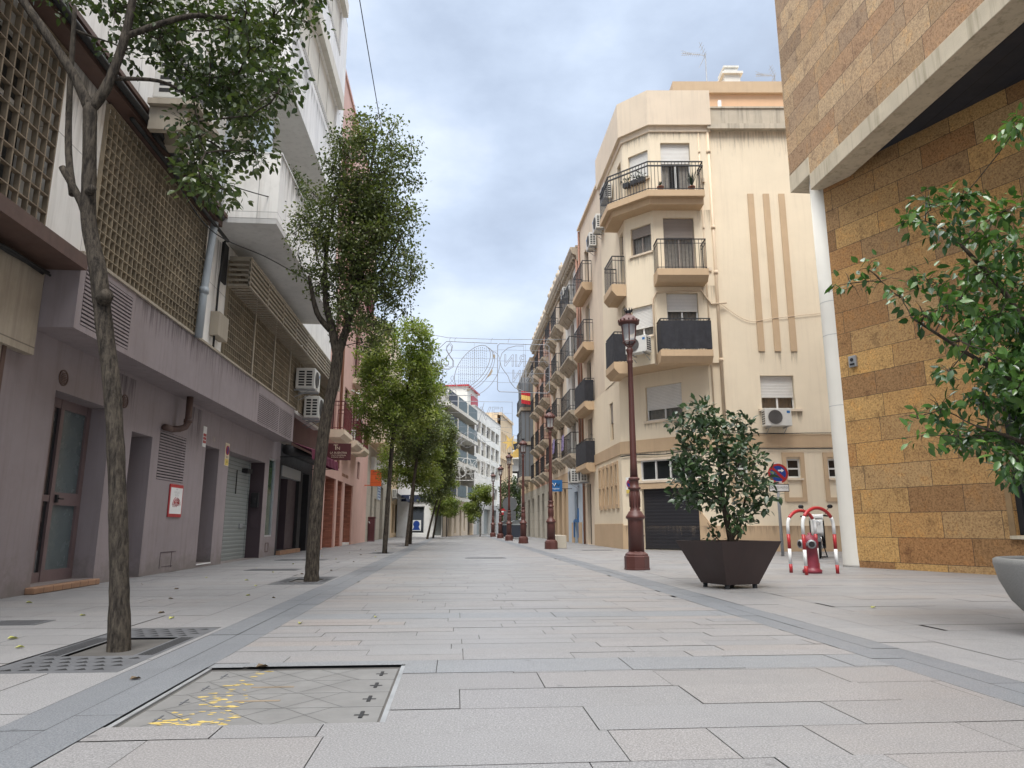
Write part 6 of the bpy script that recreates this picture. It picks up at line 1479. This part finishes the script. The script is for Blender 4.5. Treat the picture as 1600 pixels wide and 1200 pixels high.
t = thing('hanging_ornament', 'small star shaped yellow festive ornament hung far along the street', 'light decoration', (4.95, 64, 8.4), 'festive light frames over the street')
b = MB(); Fq = Fr((0, 64), (1, 0), (0, -1))
b.dprism(Fq, [(4.9+(.75 if k % 2 == 0 else .3)*math.cos(k*math.pi/6), 8.3+(.8 if k % 2 == 0 else .3)*math.sin(k*math.pi/6)) for k in range(12)], -.03, .03); b.dprism(Fq, [(4.9, 7.2), (5.7, 7.9), (6.0, 7.0), (5.2, 6.9)], -.03, .03); b.build('star', M['flag_y'], t)
b = MB(); b.bar((3.6, 64, 9.6), (7.5, 64, 8.2), .015); b.build('carrier_cable', M['wire'], t)

def cable(label, pts, r_=.012, m='cable'):
    t = thing('overhead_cable', label, 'cable', pts[0], 'cables strung over the street')
    b = MB(); b.sm = True
    P_ = [Vector(p) for p in pts]; out = []
    for i in range(len(P_)-1):
        p0_, p1_, p2_, p3_ = P_[max(0, i-1)], P_[i], P_[i+1], P_[min(len(P_)-1, i+2)]
        for k in range(8):
            q = k/8; out.append(.5*((2*p1_)+(p2_-p0_)*q+(2*p0_-5*p1_+4*p2_-p3_)*q*q+(3*p1_-p0_-3*p2_+p3_)*q**3))
    out.append(P_[-1]); b.tube(out, r_, 5); b.build('wire', M[m], t)
cable('long dark cable running high above the street from the white block', [(-2.3, 10, 12.6), (-2.32, 14, 12.34), (-2.3, 19.5, 12.0), (-2.2, 28, 11.3), (-2.4, 36, 11.0)], .012)
cable('thin black cable sagging across the lower marble balcony', [(-4.38, 9.4, 6.6), (-3.95, 10.6, 6.2), (-3.24, 12.5, 6.7)], .010)
cable('thin black cable sagging under the marble balcony soffit', [(-4.3, 9.8, 6.0), (-4.1, 11.2, 5.55), (-3.7, 13.2, 5.85), (-3.3, 15.0, 6.05)], .010)
cable('thin cable sagging between the tan stripes on the cream side facade', [FSd.p(.5, 8.0, .05), FSd.p(1.4, 7.4, .04), FSd.p(2.4, 7.5, .04), FSd.p(6, 7.9, .04)], .010, 'pipe_cream')

# ------------------------------------------------------------------ foliage
def leaves_mesh(name, C, D, Nn, size, tone, mat, par, wide=.27, fine=True, wd=None):
    n = len(C); D = D/np.linalg.norm(D, axis=1, keepdims=True)
    Sd = np.cross(D, Nn); Sd /= np.linalg.norm(Sd, axis=1, keepdims=True)+1e-9
    U = np.cross(Sd, D)
    size = size[:, None]
    if fine:
        K = [(0, 0, 0), (-1, .32, .16), (-.82, .66, .10), (0, 1, -.14), (.82, .66, .10), (1, .32, .16), (0, .32, 0), (0, .66, -.04)]
        T = [(0, 6, 1), (1, 6, 7), (1, 7, 2), (2, 7, 3), (0, 5, 6), (6, 5, 4), (6, 4, 7), (7, 4, 3)]
    else:
        K = [(0, 0, 0), (-1, .45, .14), (0, 1, -.1), (1, .45, .14), (0, .5, 0)]
        T = [(0, 4, 1), (1, 4, 2), (0, 3, 4), (4, 3, 2)]
    k = len(K)
    V = np.stack([C+Sd*(a*wide*size)+D*(b_*size)+U*(c*wide*size*1.6) for a, b_, c in K], 1).reshape(-1, 3)
    Fc = (np.array(T)[None]+(np.arange(n)*k)[:, None, None]).reshape(-1, 3)
    nl = len(V); loops = Fc.astype(np.int32).ravel(); starts = np.arange(0, Fc.size, 3, dtype=np.int32); tv = np.repeat(tone, k); mi = np.zeros(len(Fc), np.int32)
    if wd is not None and wd[0].v:
        V = np.concatenate([V, np.array(wd[0].v)]); q = np.array([f for f in wd[0].f if len(f) == 4], np.int32)+nl
        q3 = np.array([f for f in wd[0].f if len(f) == 3], np.int32).reshape(-1, 3)+nl
        starts = np.concatenate([starts, len(loops)+np.arange(0, q.size, 4, dtype=np.int32), len(loops)+q.size+np.arange(0, q3.size, 3, dtype=np.int32)])
        loops = np.concatenate([loops, q.ravel(), q3.ravel()]); tv = np.concatenate([tv, np.zeros(len(wd[0].v))]); mi = np.concatenate([mi, np.ones(len(q)+len(q3), np.int32)])
    me = bpy.data.meshes.new(name); me.vertices.add(len(V)); me.vertices.foreach_set('co', V.astype(np.float32).ravel())
    me.loops.add(len(loops)); me.loops.foreach_set('vertex_index', loops.astype(np.int32))
    me.polygons.add(len(starts)); me.polygons.foreach_set('loop_start', starts.astype(np.int32))
    me.materials.append(mat)
    if wd is not None: me.materials.append(wd[1])
    me.polygons.foreach_set('material_index', mi); me.update(calc_edges=True)
    a = me.attributes.new('tone', 'FLOAT', 'POINT'); a.data.foreach_set('value', tv.astype(np.float32))
    me.polygons.foreach_set('use_smooth', np.ones(len(starts), bool))
    o = bpy.data.objects.new(name, me); COL.objects.link(o); o.parent = par; o.location = -par.location
    return o
def in_ell(n, ells, p=2.0):
    w = np.array([e[1][0]*e[1][1]*e[1][2] for e in ells]); w = w/w.sum(); out = []
    while len(out) < n:
        e = ells[RNG.choice(len(ells), p=w)]; q = RNG.uniform(-1, 1, 3)
        rr = (np.abs(q)**p).sum()**(1/p)
        if rr < 1 and rr > .35*RNG.random(): out.append(np.array(e[0])+q*np.array(e[1]))
    return np.array(out)
def spray(C, per, rad, size, droop, tonec=None, seedtone=.5):
    """leaves round every clump centre"""
    n = len(C)*per
    ci = np.repeat(np.arange(len(C)), per)
    off = RNG.normal(0, 1, (n, 3)); off /= np.linalg.norm(off, axis=1, keepdims=True); off *= (RNG.random((n, 1))**.5)*rad
    P_ = C[ci]+off*np.array([1, 1, .8])
    D = off/rad*.9+RNG.normal(0, .7, (n, 3)); D[:, 2] -= droop
    Nn = RNG.normal(0, .55, (n, 3)); Nn[:, 2] += 1
    sz_ = size*RNG.uniform(.65, 1.25, n)
    base = RNG.beta(2.2, 2.6, len(C)) if tonec is None else tonec
    tone = np.clip(base[ci]*.6+RNG.beta(2, 2.4, n)*.55-.05, 0, 1)
    return P_, D, Nn, sz_, tone
def wood(name, stems, centres, par, mat, r_tip=.008, r_join=.03, sub=4, jit=.06, trunk_n=14, up=.35, zmin=-9):
    """trunk and stems as given, limbs grown from them to the clump centres"""
    tk = MB(); tk.sm = True; nodes_ = []
    for st in stems:
        pts = [Vector(p[:3]) for p in st]; rr = [p[3] for p in st]; P2 = []; R2 = []
        for i in range(len(pts)-1):
            p0_, p1_, p2_, p3_ = pts[max(0, i-1)], pts[i], pts[i+1], pts[min(len(pts)-1, i+2)]
            for k in range(sub):
                q = k/sub; P2.append(.5*((2*p1_)+(p2_-p0_)*q+(2*p0_-5*p1_+4*p2_-p3_)*q*q+(3*p1_-p0_-3*p2_+p3_)*q**3)); R2.append((rr[i]*(1-q)+rr[i+1]*q)*(1+random.uniform(-.05, .05)))
        P2.append(pts[-1]); R2.append(rr[-1]); tk.tube(P2, R2, trunk_n)
        n = len(P2)
        for i, (p, r_) in enumerate(zip(P2, R2)):
            if (i > n*.45 or r_ < rr[0]*.75) and p.z > zmin: nodes_.append((p, r_))
    tr = tk.build('trunk', mat, par)
    br = MB(); br.sm = True
    top = Vector(stems[0][-1][:3])
    for c in sorted([Vector(tuple(c)) for c in centres], key=lambda c: (c-top).length):
        best = min(nodes_, key=lambda q: (q[0]-c).length+up*max(0, q[0].z-c.z+.05)*2)
        p, r_ = best; d = (c-p).length
        r0 = min(r_*.7, r_join*(.35+.5*d)); m = 3
        mid = []
        for k in range(1, m): 
            q = k/m; mid.append(p.lerp(c, q)+Vector((random.uniform(-1, 1), random.uniform(-1, 1), random.uniform(-.3, 1)))*jit*d)
        P_ = [p]+mid+[c]; Rr = [max(r_tip, r0*(1-k/m))+r_tip*.3 for k in range(m+1)]
        br.tube(P_, Rr, 6, cap=False)
        for k, q in enumerate(mid+[c]): nodes_.append((q, Rr[k+1]))
    return tr, br
def twigs(b, C, rad, n, r_=.004):
    for c in C:
        for k in range(n):
            d = Vector(RNG.normal(0, 1, 3)).normalized()*rad*random.uniform(.6, 1.15); c_ = Vector(tuple(c)); b.tube([c_, c_+d*.5+Vector((0, 0, .02)), c_+d], [r_*1.6, r_, r_*.5], 3, cap=False)
    return b

# nearest tree
T1 = thing('street_tree', 'nearest street tree, its forked trunk rising in front of the mauve fascia', 'tree', (-2.1, 4.85, -.05), 'street trees along the left kerb')
st = [[(-2.095, 4.85, -.06, 0.0773), (-2.10, 4.85, .06, 0.0658), (-2.14, 4.85, .44, 0.0578), (-2.19, 4.85, .84, 0.0551), (-2.25, 4.85, 1.26, 0.0538), (-2.32, 4.85, 1.68, 0.0531), (-2.42, 4.85, 2.12, 0.0551), (-2.50, 4.85, 2.49, 0.0538), (-2.60, 4.84, 2.86, 0.0498), (-2.63, 4.82, 3.25, 0.0470), (-2.67, 4.8, 3.73, 0.0443)],
      [(-2.67, 4.8, 3.70, 0.0417), (-2.80, 4.78, 3.95, 0.0336), (-2.98, 4.75, 4.21, 0.0309), (-3.22, 4.7, 4.54, 0.0282), (-3.46, 4.7, 4.87, 0.0242), (-3.7, 4.8, 5.4, 0.0134)],
      [(-2.66, 4.8, 3.70, 0.0390), (-2.58, 4.8, 3.86, 0.0350), (-2.52, 4.8, 4.1, 0.0322), (-2.48, 4.8, 4.37, 0.0296), (-2.42, 4.8, 4.95, 0.0242), (-2.2, 4.9, 5.6, 0.0134)],
      [(-2.58, 4.85, 2.75, 0.0336), (-2.66, 4.84, 2.98, 0.0269), (-2.82, 4.83, 3.25, 0.0229)],
      [(-2.74, 4.86, 3.06, 0.0269), (-2.84, 4.92, 3.40, 0.0229), (-2.90, 4.96, 3.74, 0.0222), (-2.95, 5.0, 4.1, 0.0202), (-2.99, 5.0, 4.69, 0.0134)],
      [(-2.49, 4.8, 4.3, 0.0242), (-2.1, 4.95, 4.62, 0.0202), (-1.75, 5.1, 4.72, 0.0148)], [(-2.55, 4.8, 3.95, 0.0174), (-2.3, 5.0, 4.08, 0.0134), (-2.1, 5.15, 4.05, 0.0094)]]
c1 = [(-1.94, 4.54), (-1.66, 4.55), (-1.42, 4.57), (-1.77, 4.17), (-1.49, 4.18), (-1.36, 4.35), (-1.86, 3.84), (-1.65, 3.86), (-1.51, 3.76), (-1.95, 3.58), (-1.75, 3.44), (-1.57, 3.4), (-1.45, 3.61), (-1.78, 3.19), (-1.64, 3.7), (-2.28, 4.3), (-1.57, 4.02), (-1.92, 3.33), (-1.77, 3.14), (-1.32, 4.03), (-1.85, 4.0), (-1.6, 4.3), (-1.75, 3.95), (-1.4, 3.95), (-1.8, 4.4)]
CC = []
for x, z in c1:
    for k in range(2):
        y = 4.8+random.uniform(-.15, 1.5); k_ = y/4.8; CC.append((x*k_+random.uniform(-.1, .1), y, .75+(z-.75)*k_+random.uniform(-.08, .08)))
for k in range(46): CC.append((random.uniform(-3.6, -1.4), random.uniform(4.1, 6.2), random.uniform(5.0, 6.6)))
for k in range(9): CC.append((random.uniform(-3.1, -2.2), random.uniform(4.9, 5.6), random.uniform(4.45, 4.9)))
CC = np.array(CC)
tr1, wb1 = wood('trunk', st, CC, T1, M['bark'], r_tip=.005, r_join=.022, sub=5, trunk_n=20, zmin=3.75)
twigs(wb1, CC, .2, 4, .003)
b = MB(); b.sm = True; b.tube([(-2.42, 4.81, 2.27), (-2.37, 4.755, 2.295), (-2.36, 4.75, 2.30)], [.05, .042, .03], 12); b.build('pruned_knot', M['bark'], tr1); b = MB(); b.sm = True; b.tube([(-2.60, 4.80, 3.05), (-2.555, 4.755, 3.065)], [.03, .028], 10); b.build('pruned_knot', M['bark'], tr1)
leaves_mesh('crown', *spray(CC, 95, .22, .060, .5), M['leaf'], T1, .29, wd=(wb1, M['bark']))
# second tree
T2 = thing('street_tree', 'tall airy second street tree with a leaning trunk before the marble balcony', 'tree', (-2.03, 10.6, -.05), 'street trees along the left kerb')
st = [[(-2.03, 10.6, -.06, .13), (-2.03, 10.6, .1, .10), (-2.03, 10.6, .6, .092), (-2.01, 10.6, 1.33, .088), (-1.98, 10.6, 1.99, .086), (-1.93, 10.6, 2.47, .085), (-1.85, 10.6, 2.96, .085), (-1.82, 10.6, 3.36, .08)],
      [(-1.83, 10.6, 3.3, .07), (-1.94, 10.6, 3.76, .055), (-2.05, 10.6, 4.2, .045), (-2.1, 10.7, 5.0, .03), (-2.0, 10.7, 5.9, .015)], [(-1.82, 10.6, 3.32, .07), (-1.68, 10.6, 3.87, .055), (-1.58, 10.6, 4.5, .046), (-1.52, 10.5, 5.3, .036), (-1.45, 10.6, 6.3, .022), (-1.4, 10.6, 7.1, .012)],
      [(-1.95, 10.6, 3.7, .05), (-2.15, 10.5, 3.95, .04), (-2.28, 10.4, 4.5, .022)], [(-1.6, 10.6, 4.3, .035), (-1.2, 10.7, 4.75, .026), (-.95, 10.7, 5.3, .015)]]
CC = in_ell(430, [((-1.42, 10.6, 6.25), (.76, .8, 1.15)), ((-1.85, 10.6, 5.15), (.80, .8, 1.0)), ((-1.2, 10.6, 5.1), (.64, .7, 1.05)), ((-1.42, 10.6, 4.1), (.62, .55, .68))])
tr2, wb2 = wood('trunk', st, CC, T2, M['bark'], r_tip=.005, r_join=.024, sub=5, trunk_n=18)
twigs(wb2, CC, .17, 3, .003)
leaves_mesh('crown', *spray(CC, 66, .23, .052, .3), M['leaf_m'], T2, .30, wd=(wb2, M['bark']))
def clipped_tree(label, base, stemx, ells, ncl, per, rad, size, mat, p=3.0, fine=False, lean=(0, 0), r0=.075):
    t = thing('street_tree', label, 'tree', (base[0], base[1], -.05), 'street trees along the left kerb')
    top = min(e[0][2]-e[1][2]*.5 for e in ells); x, y = base; lx, ly = lean
    st = [[(x, y, -.06, r0*1.25), (x, y, .15, r0), (x+lx*.35, y, top*.45, r0*.85), (x+lx*.8, y, top*.85, r0*.8), (x+lx*1.1, y, top+.2, r0*.7)], [(x+lx*.9, y, top*.9, r0*.6), (x+lx+.3, y+.1, top+.7, r0*.5), (x+lx+.5, y, top+1.8, r0*.3)], [(x+lx*.9, y, top*.88, r0*.6), (x+lx-.35, y-.1, top+.6, r0*.5), (x+lx-.4, y, top+1.7, r0*.3)]]
    C_ = in_ell(ncl, ells, p)
    tr, wb = wood('trunk', st, C_, t, M['bark'], r_tip=.008, r_join=.03, sub=4, trunk_n=12)
    leaves_mesh('crown', *spray(C_, int(per*2.1), rad, size, .15), mat, t, .32, fine, wd=(wb, M['bark']))
    return t
clipped_tree('third street tree, dense light green crown clipped square beyond the airy tree', (-2.03, 21.3), 0, [((-1.75, 21.3, 5.1), (1.25, 1.1, 1.95)), ((-2.3, 21.3, 4.6), (.8, .9, 1.3)), ((-1.2, 21.3, 5.1), (.6, .7, 1.5))], 230, 56, .30, .085, M['leaf_l'], lean=(.15, 0))
clipped_tree('fourth street tree with a dark tall crown behind the third tree', (-1.9, 28.9), 0, [((-1.35, 28.9, 5.6), (.9, 1.0, 2.0)), ((-1.8, 29, 4.4), (.8, .9, 1.3))], 180, 50, .34, .10, M['leaf_m'], lean=(.35, 0))
clipped_tree('lower broad street tree, its pale crown left of the fourth trunk', (-1.97, 32.2), 0, [((-2.5, 32.2, 3.6), (.85, .9, .95)), ((-1.4, 32.2, 3.4), (.75, .9, 1.0)), ((-1.6, 32.2, 5.0), (.95, .9, 1.5))], 200, 50, .33, .10, M['leaf_l'], lean=(.1, 0))
clipped_tree('slender dark street tree leaning right, last tall crown of the left row', (-1.7, 45.4), 0, [((-.85, 45.4, 5.4), (.78, 1.0, 2.5)), ((-1.5, 45.4, 3.9), (.8, 1.0, 1.7))], 190, 46, .40, .13, M['leaf_m'], lean=(.75, 0))
clipped_tree('thin leaning street tree just beyond the slender dark one', (-1.43, 48.3), 0, [((-.6, 48.3, 4.6), (.62, .9, 1.9)), ((-1.2, 48.3, 5.2), (.7, .9, 1.7))], 150, 46, .38, .13, M['leaf_l'], lean=(.7, 0))
clipped_tree('small round pale tree before the doors of the white block', (-.65, 55.2), 0, [((-.72, 55.2, 2.35), (1.02, .9, .85))], 70, 44, .33, .13, M['leaf_l'], p=2.2, r0=.05)
clipped_tree('small bushy tree with two tiered crown beside the sixth lamp post', (1.95, 55.8), 0, [((2.05, 55.8, 3.25), (.88, .8, .85)), ((1.3, 55.8, 1.95), (.65, .7, .7))], 80, 44, .33, .13, M['leaf_l'], p=2.2, r0=.05)
clipped_tree('dark shaggy tree behind the waste containers at the far right corner', (6.3, 76), 0, [((6.2, 76, 3.4), (1.5, 1.2, 2.6))], 70, 40, .5, .2, M['leaf'], p=2.2, r0=.08)
clipped_tree('dark low tree behind the sixth lamp post at the street bend', (4.6, 82), 0, [((4.5, 82, 2.6), (1.4, 1.2, 1.8))], 60, 36, .5, .2, M['leaf'], p=2.2, r0=.08)

# tree in the square planter
T = thing('planter_tree', 'bushy dark leaved young magnolia growing in the square planter', 'tree', (3.5, 8.97, .5))
zz = [(2.88, 2.11), (3.22, 2.29), (3.39, 2.21), (3.74, 2.12), (3.87, 2.04), (4.01, 1.61), (4.13, 1.4), (4.16, 1.19), (4.01, 1.02), (3.79, .86), (3.65, .82), (3.24, 1.1), (3.07, 1.1), (2.9, 1.14), (2.88, 1.6), (3.23, 1.6), (3.57, 1.61), (3.86, 1.27), (3.53, .98), (3.49, 1.27), (3.35, 2.0), (3.6, 1.95), (3.05, 1.9), (3.1, 1.45), (3.75, 1.7), (3.3, 1.8), (3.55, 1.75), (2.95, 1.35), (3.9, 1.45), (3.3, 1.35), (3.65, 1.45), (3.15, 2.1), (3.0, 1.75), (3.45, 2.05), (3.85, 1.85), (3.1, 1.2), (3.35, 1.15)]
CC = []
for x, z in zz:
    for k in range(2):
        y = 8.97+random.uniform(-.5, .5); k_ = y/9.1; CC.append((3.5+(x-3.5)*.91*k_+(k_-1)*3.5+random.uniform(-.05, .05), y, .75+(z-.75)*k_+random.uniform(-.05, .05)))
CC = np.array(CC)
st = [[(3.53, 8.97, .50, .05), (3.51, 8.97, .68, .043), (3.47, 8.97, .9, .036), (3.44, 8.97, 1.2, .03), (3.42, 8.97, 1.6, .02), (3.40, 8.97, 2.0, .01)], [(3.54, 8.97, .62, .03), (3.66, 8.95, .80, .022), (3.72, 8.95, 1.05, .016), (3.8, 8.95, 1.3, .01)], [(3.52, 8.97, .52, .026), (3.61, 8.97, .60, .016), (3.63, 8.97, .74, .01)], [(3.47, 8.97, .95, .024), (3.25, 8.9, 1.2, .016), (3.1, 8.9, 1.5, .01)]]
tr, wb = wood('trunk', st, CC, T, M['twig'], r_tip=.003, r_join=.012, sub=4, trunk_n=10)
twigs(wb, CC, .13, 3, .0025)
low = np.array([(3.3, 8.95, .68), (3.24, 8.9, .78), (3.2, 8.9, .62), (3.36, 8.95, .6)])
b = MB(); b.sm = True; b.tube([(3.42, 8.97, .52), (3.32, 8.95, .62), (3.2, 8.9, .8)], [.008, .006, .003], 5); b.build('sucker', M['twig'], tr)
A_ = spray(CC, 30, .18, .098, .1); B_ = spray(low, 6, .06, .085, .1)
leaves_mesh('crown', *[np.concatenate(q) for q in zip(A_, B_)], M['leaf_d'], T, .25, wd=(wb, M['twig']))
# tree in the round planter
T = thing('planter_tree', 'glossy leaved tree reaching in from the round concrete planter at right', 'tree', (4.55, 4.80, .42))
rt = [(2.86, 2.5), (3.0, 2.62), (3.4, 3.02), (3.55, 3.15), (3.81, 3.2), (4.12, 3.10), (3.67, 2.94), (3.97, 2.9), (3.24, 2.40), (3.46, 2.53), (3.82, 2.59), (3.59, 2.33), (3.40, 2.26), (3.87, 2.24), (4.16, 2.5), (3.65, 2.08), (3.93, 1.95), (3.54, 1.85), (3.79, 1.67), (4.05, 1.76), (3.26, 1.50), (3.44, 1.57), (3.29, 1.38), (3.55, 1.38), (3.84, 1.38), (3.97, 1.22), (3.69, 1.36), (4.36, 3.83), (3.96, 1.15), (4.2, 2.1), (4.15, 2.8), (4.0, 2.3), (4.3, 1.5), (4.1, 1.4), (3.1, 2.52), (3.7, 2.4), (3.95, 2.6), (4.35, 2.2), (4.4, 2.9), (4.25, 1.8)]
CC = []
for x, z in rt:
    for k in range(1 if x < 3.3 else 2):
        y = 4.7+(random.uniform(-.10, .15) if x < 3.5 else random.uniform(-.45, .5)); k_ = y/4.7; CC.append((x*k_, y, .75+(z-.75)*k_))
for k in range(50): CC.append((random.uniform(4.1, 5.3), random.uniform(4.5, 5.5), random.uniform(1.25, 2.7)))
for k in range(22): CC.append((random.uniform(4.15, 4.9), random.uniform(4.5, 5.2), random.uniform(1.6, 2.8)))
CC = np.array(CC)
st = [[(4.55, 4.80, .42, .055), (4.52, 4.79, .9, .048), (4.46, 4.78, 1.5, .045), (4.45, 4.78, 2.2, .035), (4.5, 4.78, 3.0, .02)], [(4.44, 4.78, 1.3, .03), (4.1, 4.75, 1.75, .022), (3.7, 4.72, 2.0, .014), (3.3, 4.7, 2.25, .008)], [(4.45, 4.78, 1.7, .03), (4.2, 4.8, 2.4, .02), (3.8, 4.75, 2.85, .012)], [(4.43, 4.78, 1.0, .025), (4.1, 4.7, 1.3, .015), (3.7, 4.7, 1.45, .008)]]
tr, wb = wood('trunk', st, CC, T, M['twig'], r_tip=.003, r_join=.010, sub=4, trunk_n=12)
twigs(wb, CC, .14, 3, .0025)
lft = CC[:, 0] < 3.5
A_ = spray(CC[~lft], 42, .17, .082, .65); B_ = spray(CC[lft], 17, .13, .08, .65)
leaves_mesh('crown', *[np.concatenate(q) for q in zip(A_, B_)], M['leaf_g'], T, .24, wd=(wb, M['twig']))
# trailing plants on the marble balcony
T = thing('balcony_plant', 'green plants spilling over the marble balcony parapet', 'plant', FL.p(12.9, 7.4, 1.5))
CC = np.array([FL.p(random.uniform(12.7, 14.6), random.uniform(7.25, 7.75), random.uniform(1.35, 1.68)) for k in range(22)])
b = MB()
for c in CC: b.tube([FL.p(13.6, 7.35, 1.45), tuple(c)], .006, 4)
b.build('stems', M['twig'], T)
leaves_mesh('leaves', *spray(CC, 30, .16, .06, .5), M['leaf'], T, .3, False)

# ------------------------------------------------------------------ light, sky, camera
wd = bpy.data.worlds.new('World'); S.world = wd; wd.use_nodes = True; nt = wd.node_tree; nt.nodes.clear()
out = nt.nodes.new('ShaderNodeOutputWorld'); bg = nt.nodes.new('ShaderNodeBackground'); sky = nt.nodes.new('ShaderNodeTexSky'); bg2 = nt.nodes.new('ShaderNodeBackground'); mx = nt.nodes.new('ShaderNodeMixShader')
SUN = Vector((-.10, -.66, 1.15)).normalized()
sky.sky_type = 'NISHITA'; sky.sun_disc = False; sky.sun_elevation = math.asin(SUN.z); sky.sun_rotation = math.atan2(SUN.x, SUN.y)
bg.inputs[1].default_value = .09; nt.links.new(sky.outputs[0], bg.inputs[0])
tc = nt.nodes.new('ShaderNodeTexCoord'); mp = nt.nodes.new('ShaderNodeMapping'); mp.inputs[3].default_value = (1.0, 1.0, 1.9); mp.inputs[1].default_value = (3.1, 1.4, .6); nt.links.new(tc.outputs['Generated'], mp.inputs[0])
n1 = noise(nt, mp.outputs[0], 2.4, 7, .55); n2 = noise(nt, mp.outputs[0], 4.5, 5, .5)
cl = ramp(nt, n1, [(0.32, (.40, .47, .59)), (0.44, (.48, .565, .71)), (0.54, (.57, .665, .82)), (0.66, (.72, .80, .93))])
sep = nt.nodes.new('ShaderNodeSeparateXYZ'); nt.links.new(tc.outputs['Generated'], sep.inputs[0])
up_ = rng(nt, sep.outputs[2], 0.645, 0.80, 0.86, 4.6)  # extra sky brightness added above the view, to light the side walls
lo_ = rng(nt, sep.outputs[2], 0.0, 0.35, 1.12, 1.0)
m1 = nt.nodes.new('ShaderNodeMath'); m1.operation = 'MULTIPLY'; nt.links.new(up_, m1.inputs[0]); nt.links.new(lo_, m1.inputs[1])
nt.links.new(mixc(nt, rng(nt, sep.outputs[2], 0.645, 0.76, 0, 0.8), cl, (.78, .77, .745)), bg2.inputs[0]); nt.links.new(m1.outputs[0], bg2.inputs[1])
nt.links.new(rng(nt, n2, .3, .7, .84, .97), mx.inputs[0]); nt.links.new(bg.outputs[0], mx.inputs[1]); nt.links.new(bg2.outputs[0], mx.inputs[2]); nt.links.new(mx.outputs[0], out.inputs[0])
sl = bpy.data.lights.new('sun', 'SUN'); sl.energy = 2.0; sl.angle = R(24); sl.color = (1.0, .965, .91)
so = bpy.data.objects.new('sun', sl); so.rotation_euler = SUN.to_track_quat('Z', 'Y').to_euler(); so.location = (0, 0, 30); COL.objects.link(so)

cam = bpy.data.cameras.new('camera'); co = bpy.data.objects.new('camera', cam); COL.objects.link(co)
cam.sensor_width = 36; cam.lens = 36*1100/1600; cam.clip_start = .05; cam.clip_end = 2000
pitch = math.atan(223/1100); yaw = math.atan((800-711)/(1100/math.cos(pitch)))
co.location = (0, 0, .75); co.rotation_euler = (math.pi/2+pitch, 0, -yaw)
S.camera = co
S.view_settings.view_transform = 'Standard'; S.view_settings.look = 'None'; S.view_settings.exposure = .58; S.view_settings.gamma = 1; S.view_settings.use_curve_mapping = False
S.render.engine = 'CYCLES'
S.cycles.max_bounces = 6; S.cycles.diffuse_bounces = 4; S.cycles.glossy_bounces = 3; S.cycles.transmission_bounces = 4; S.cycles.transparent_max_bounces = 8
S.cycles.use_denoising = True
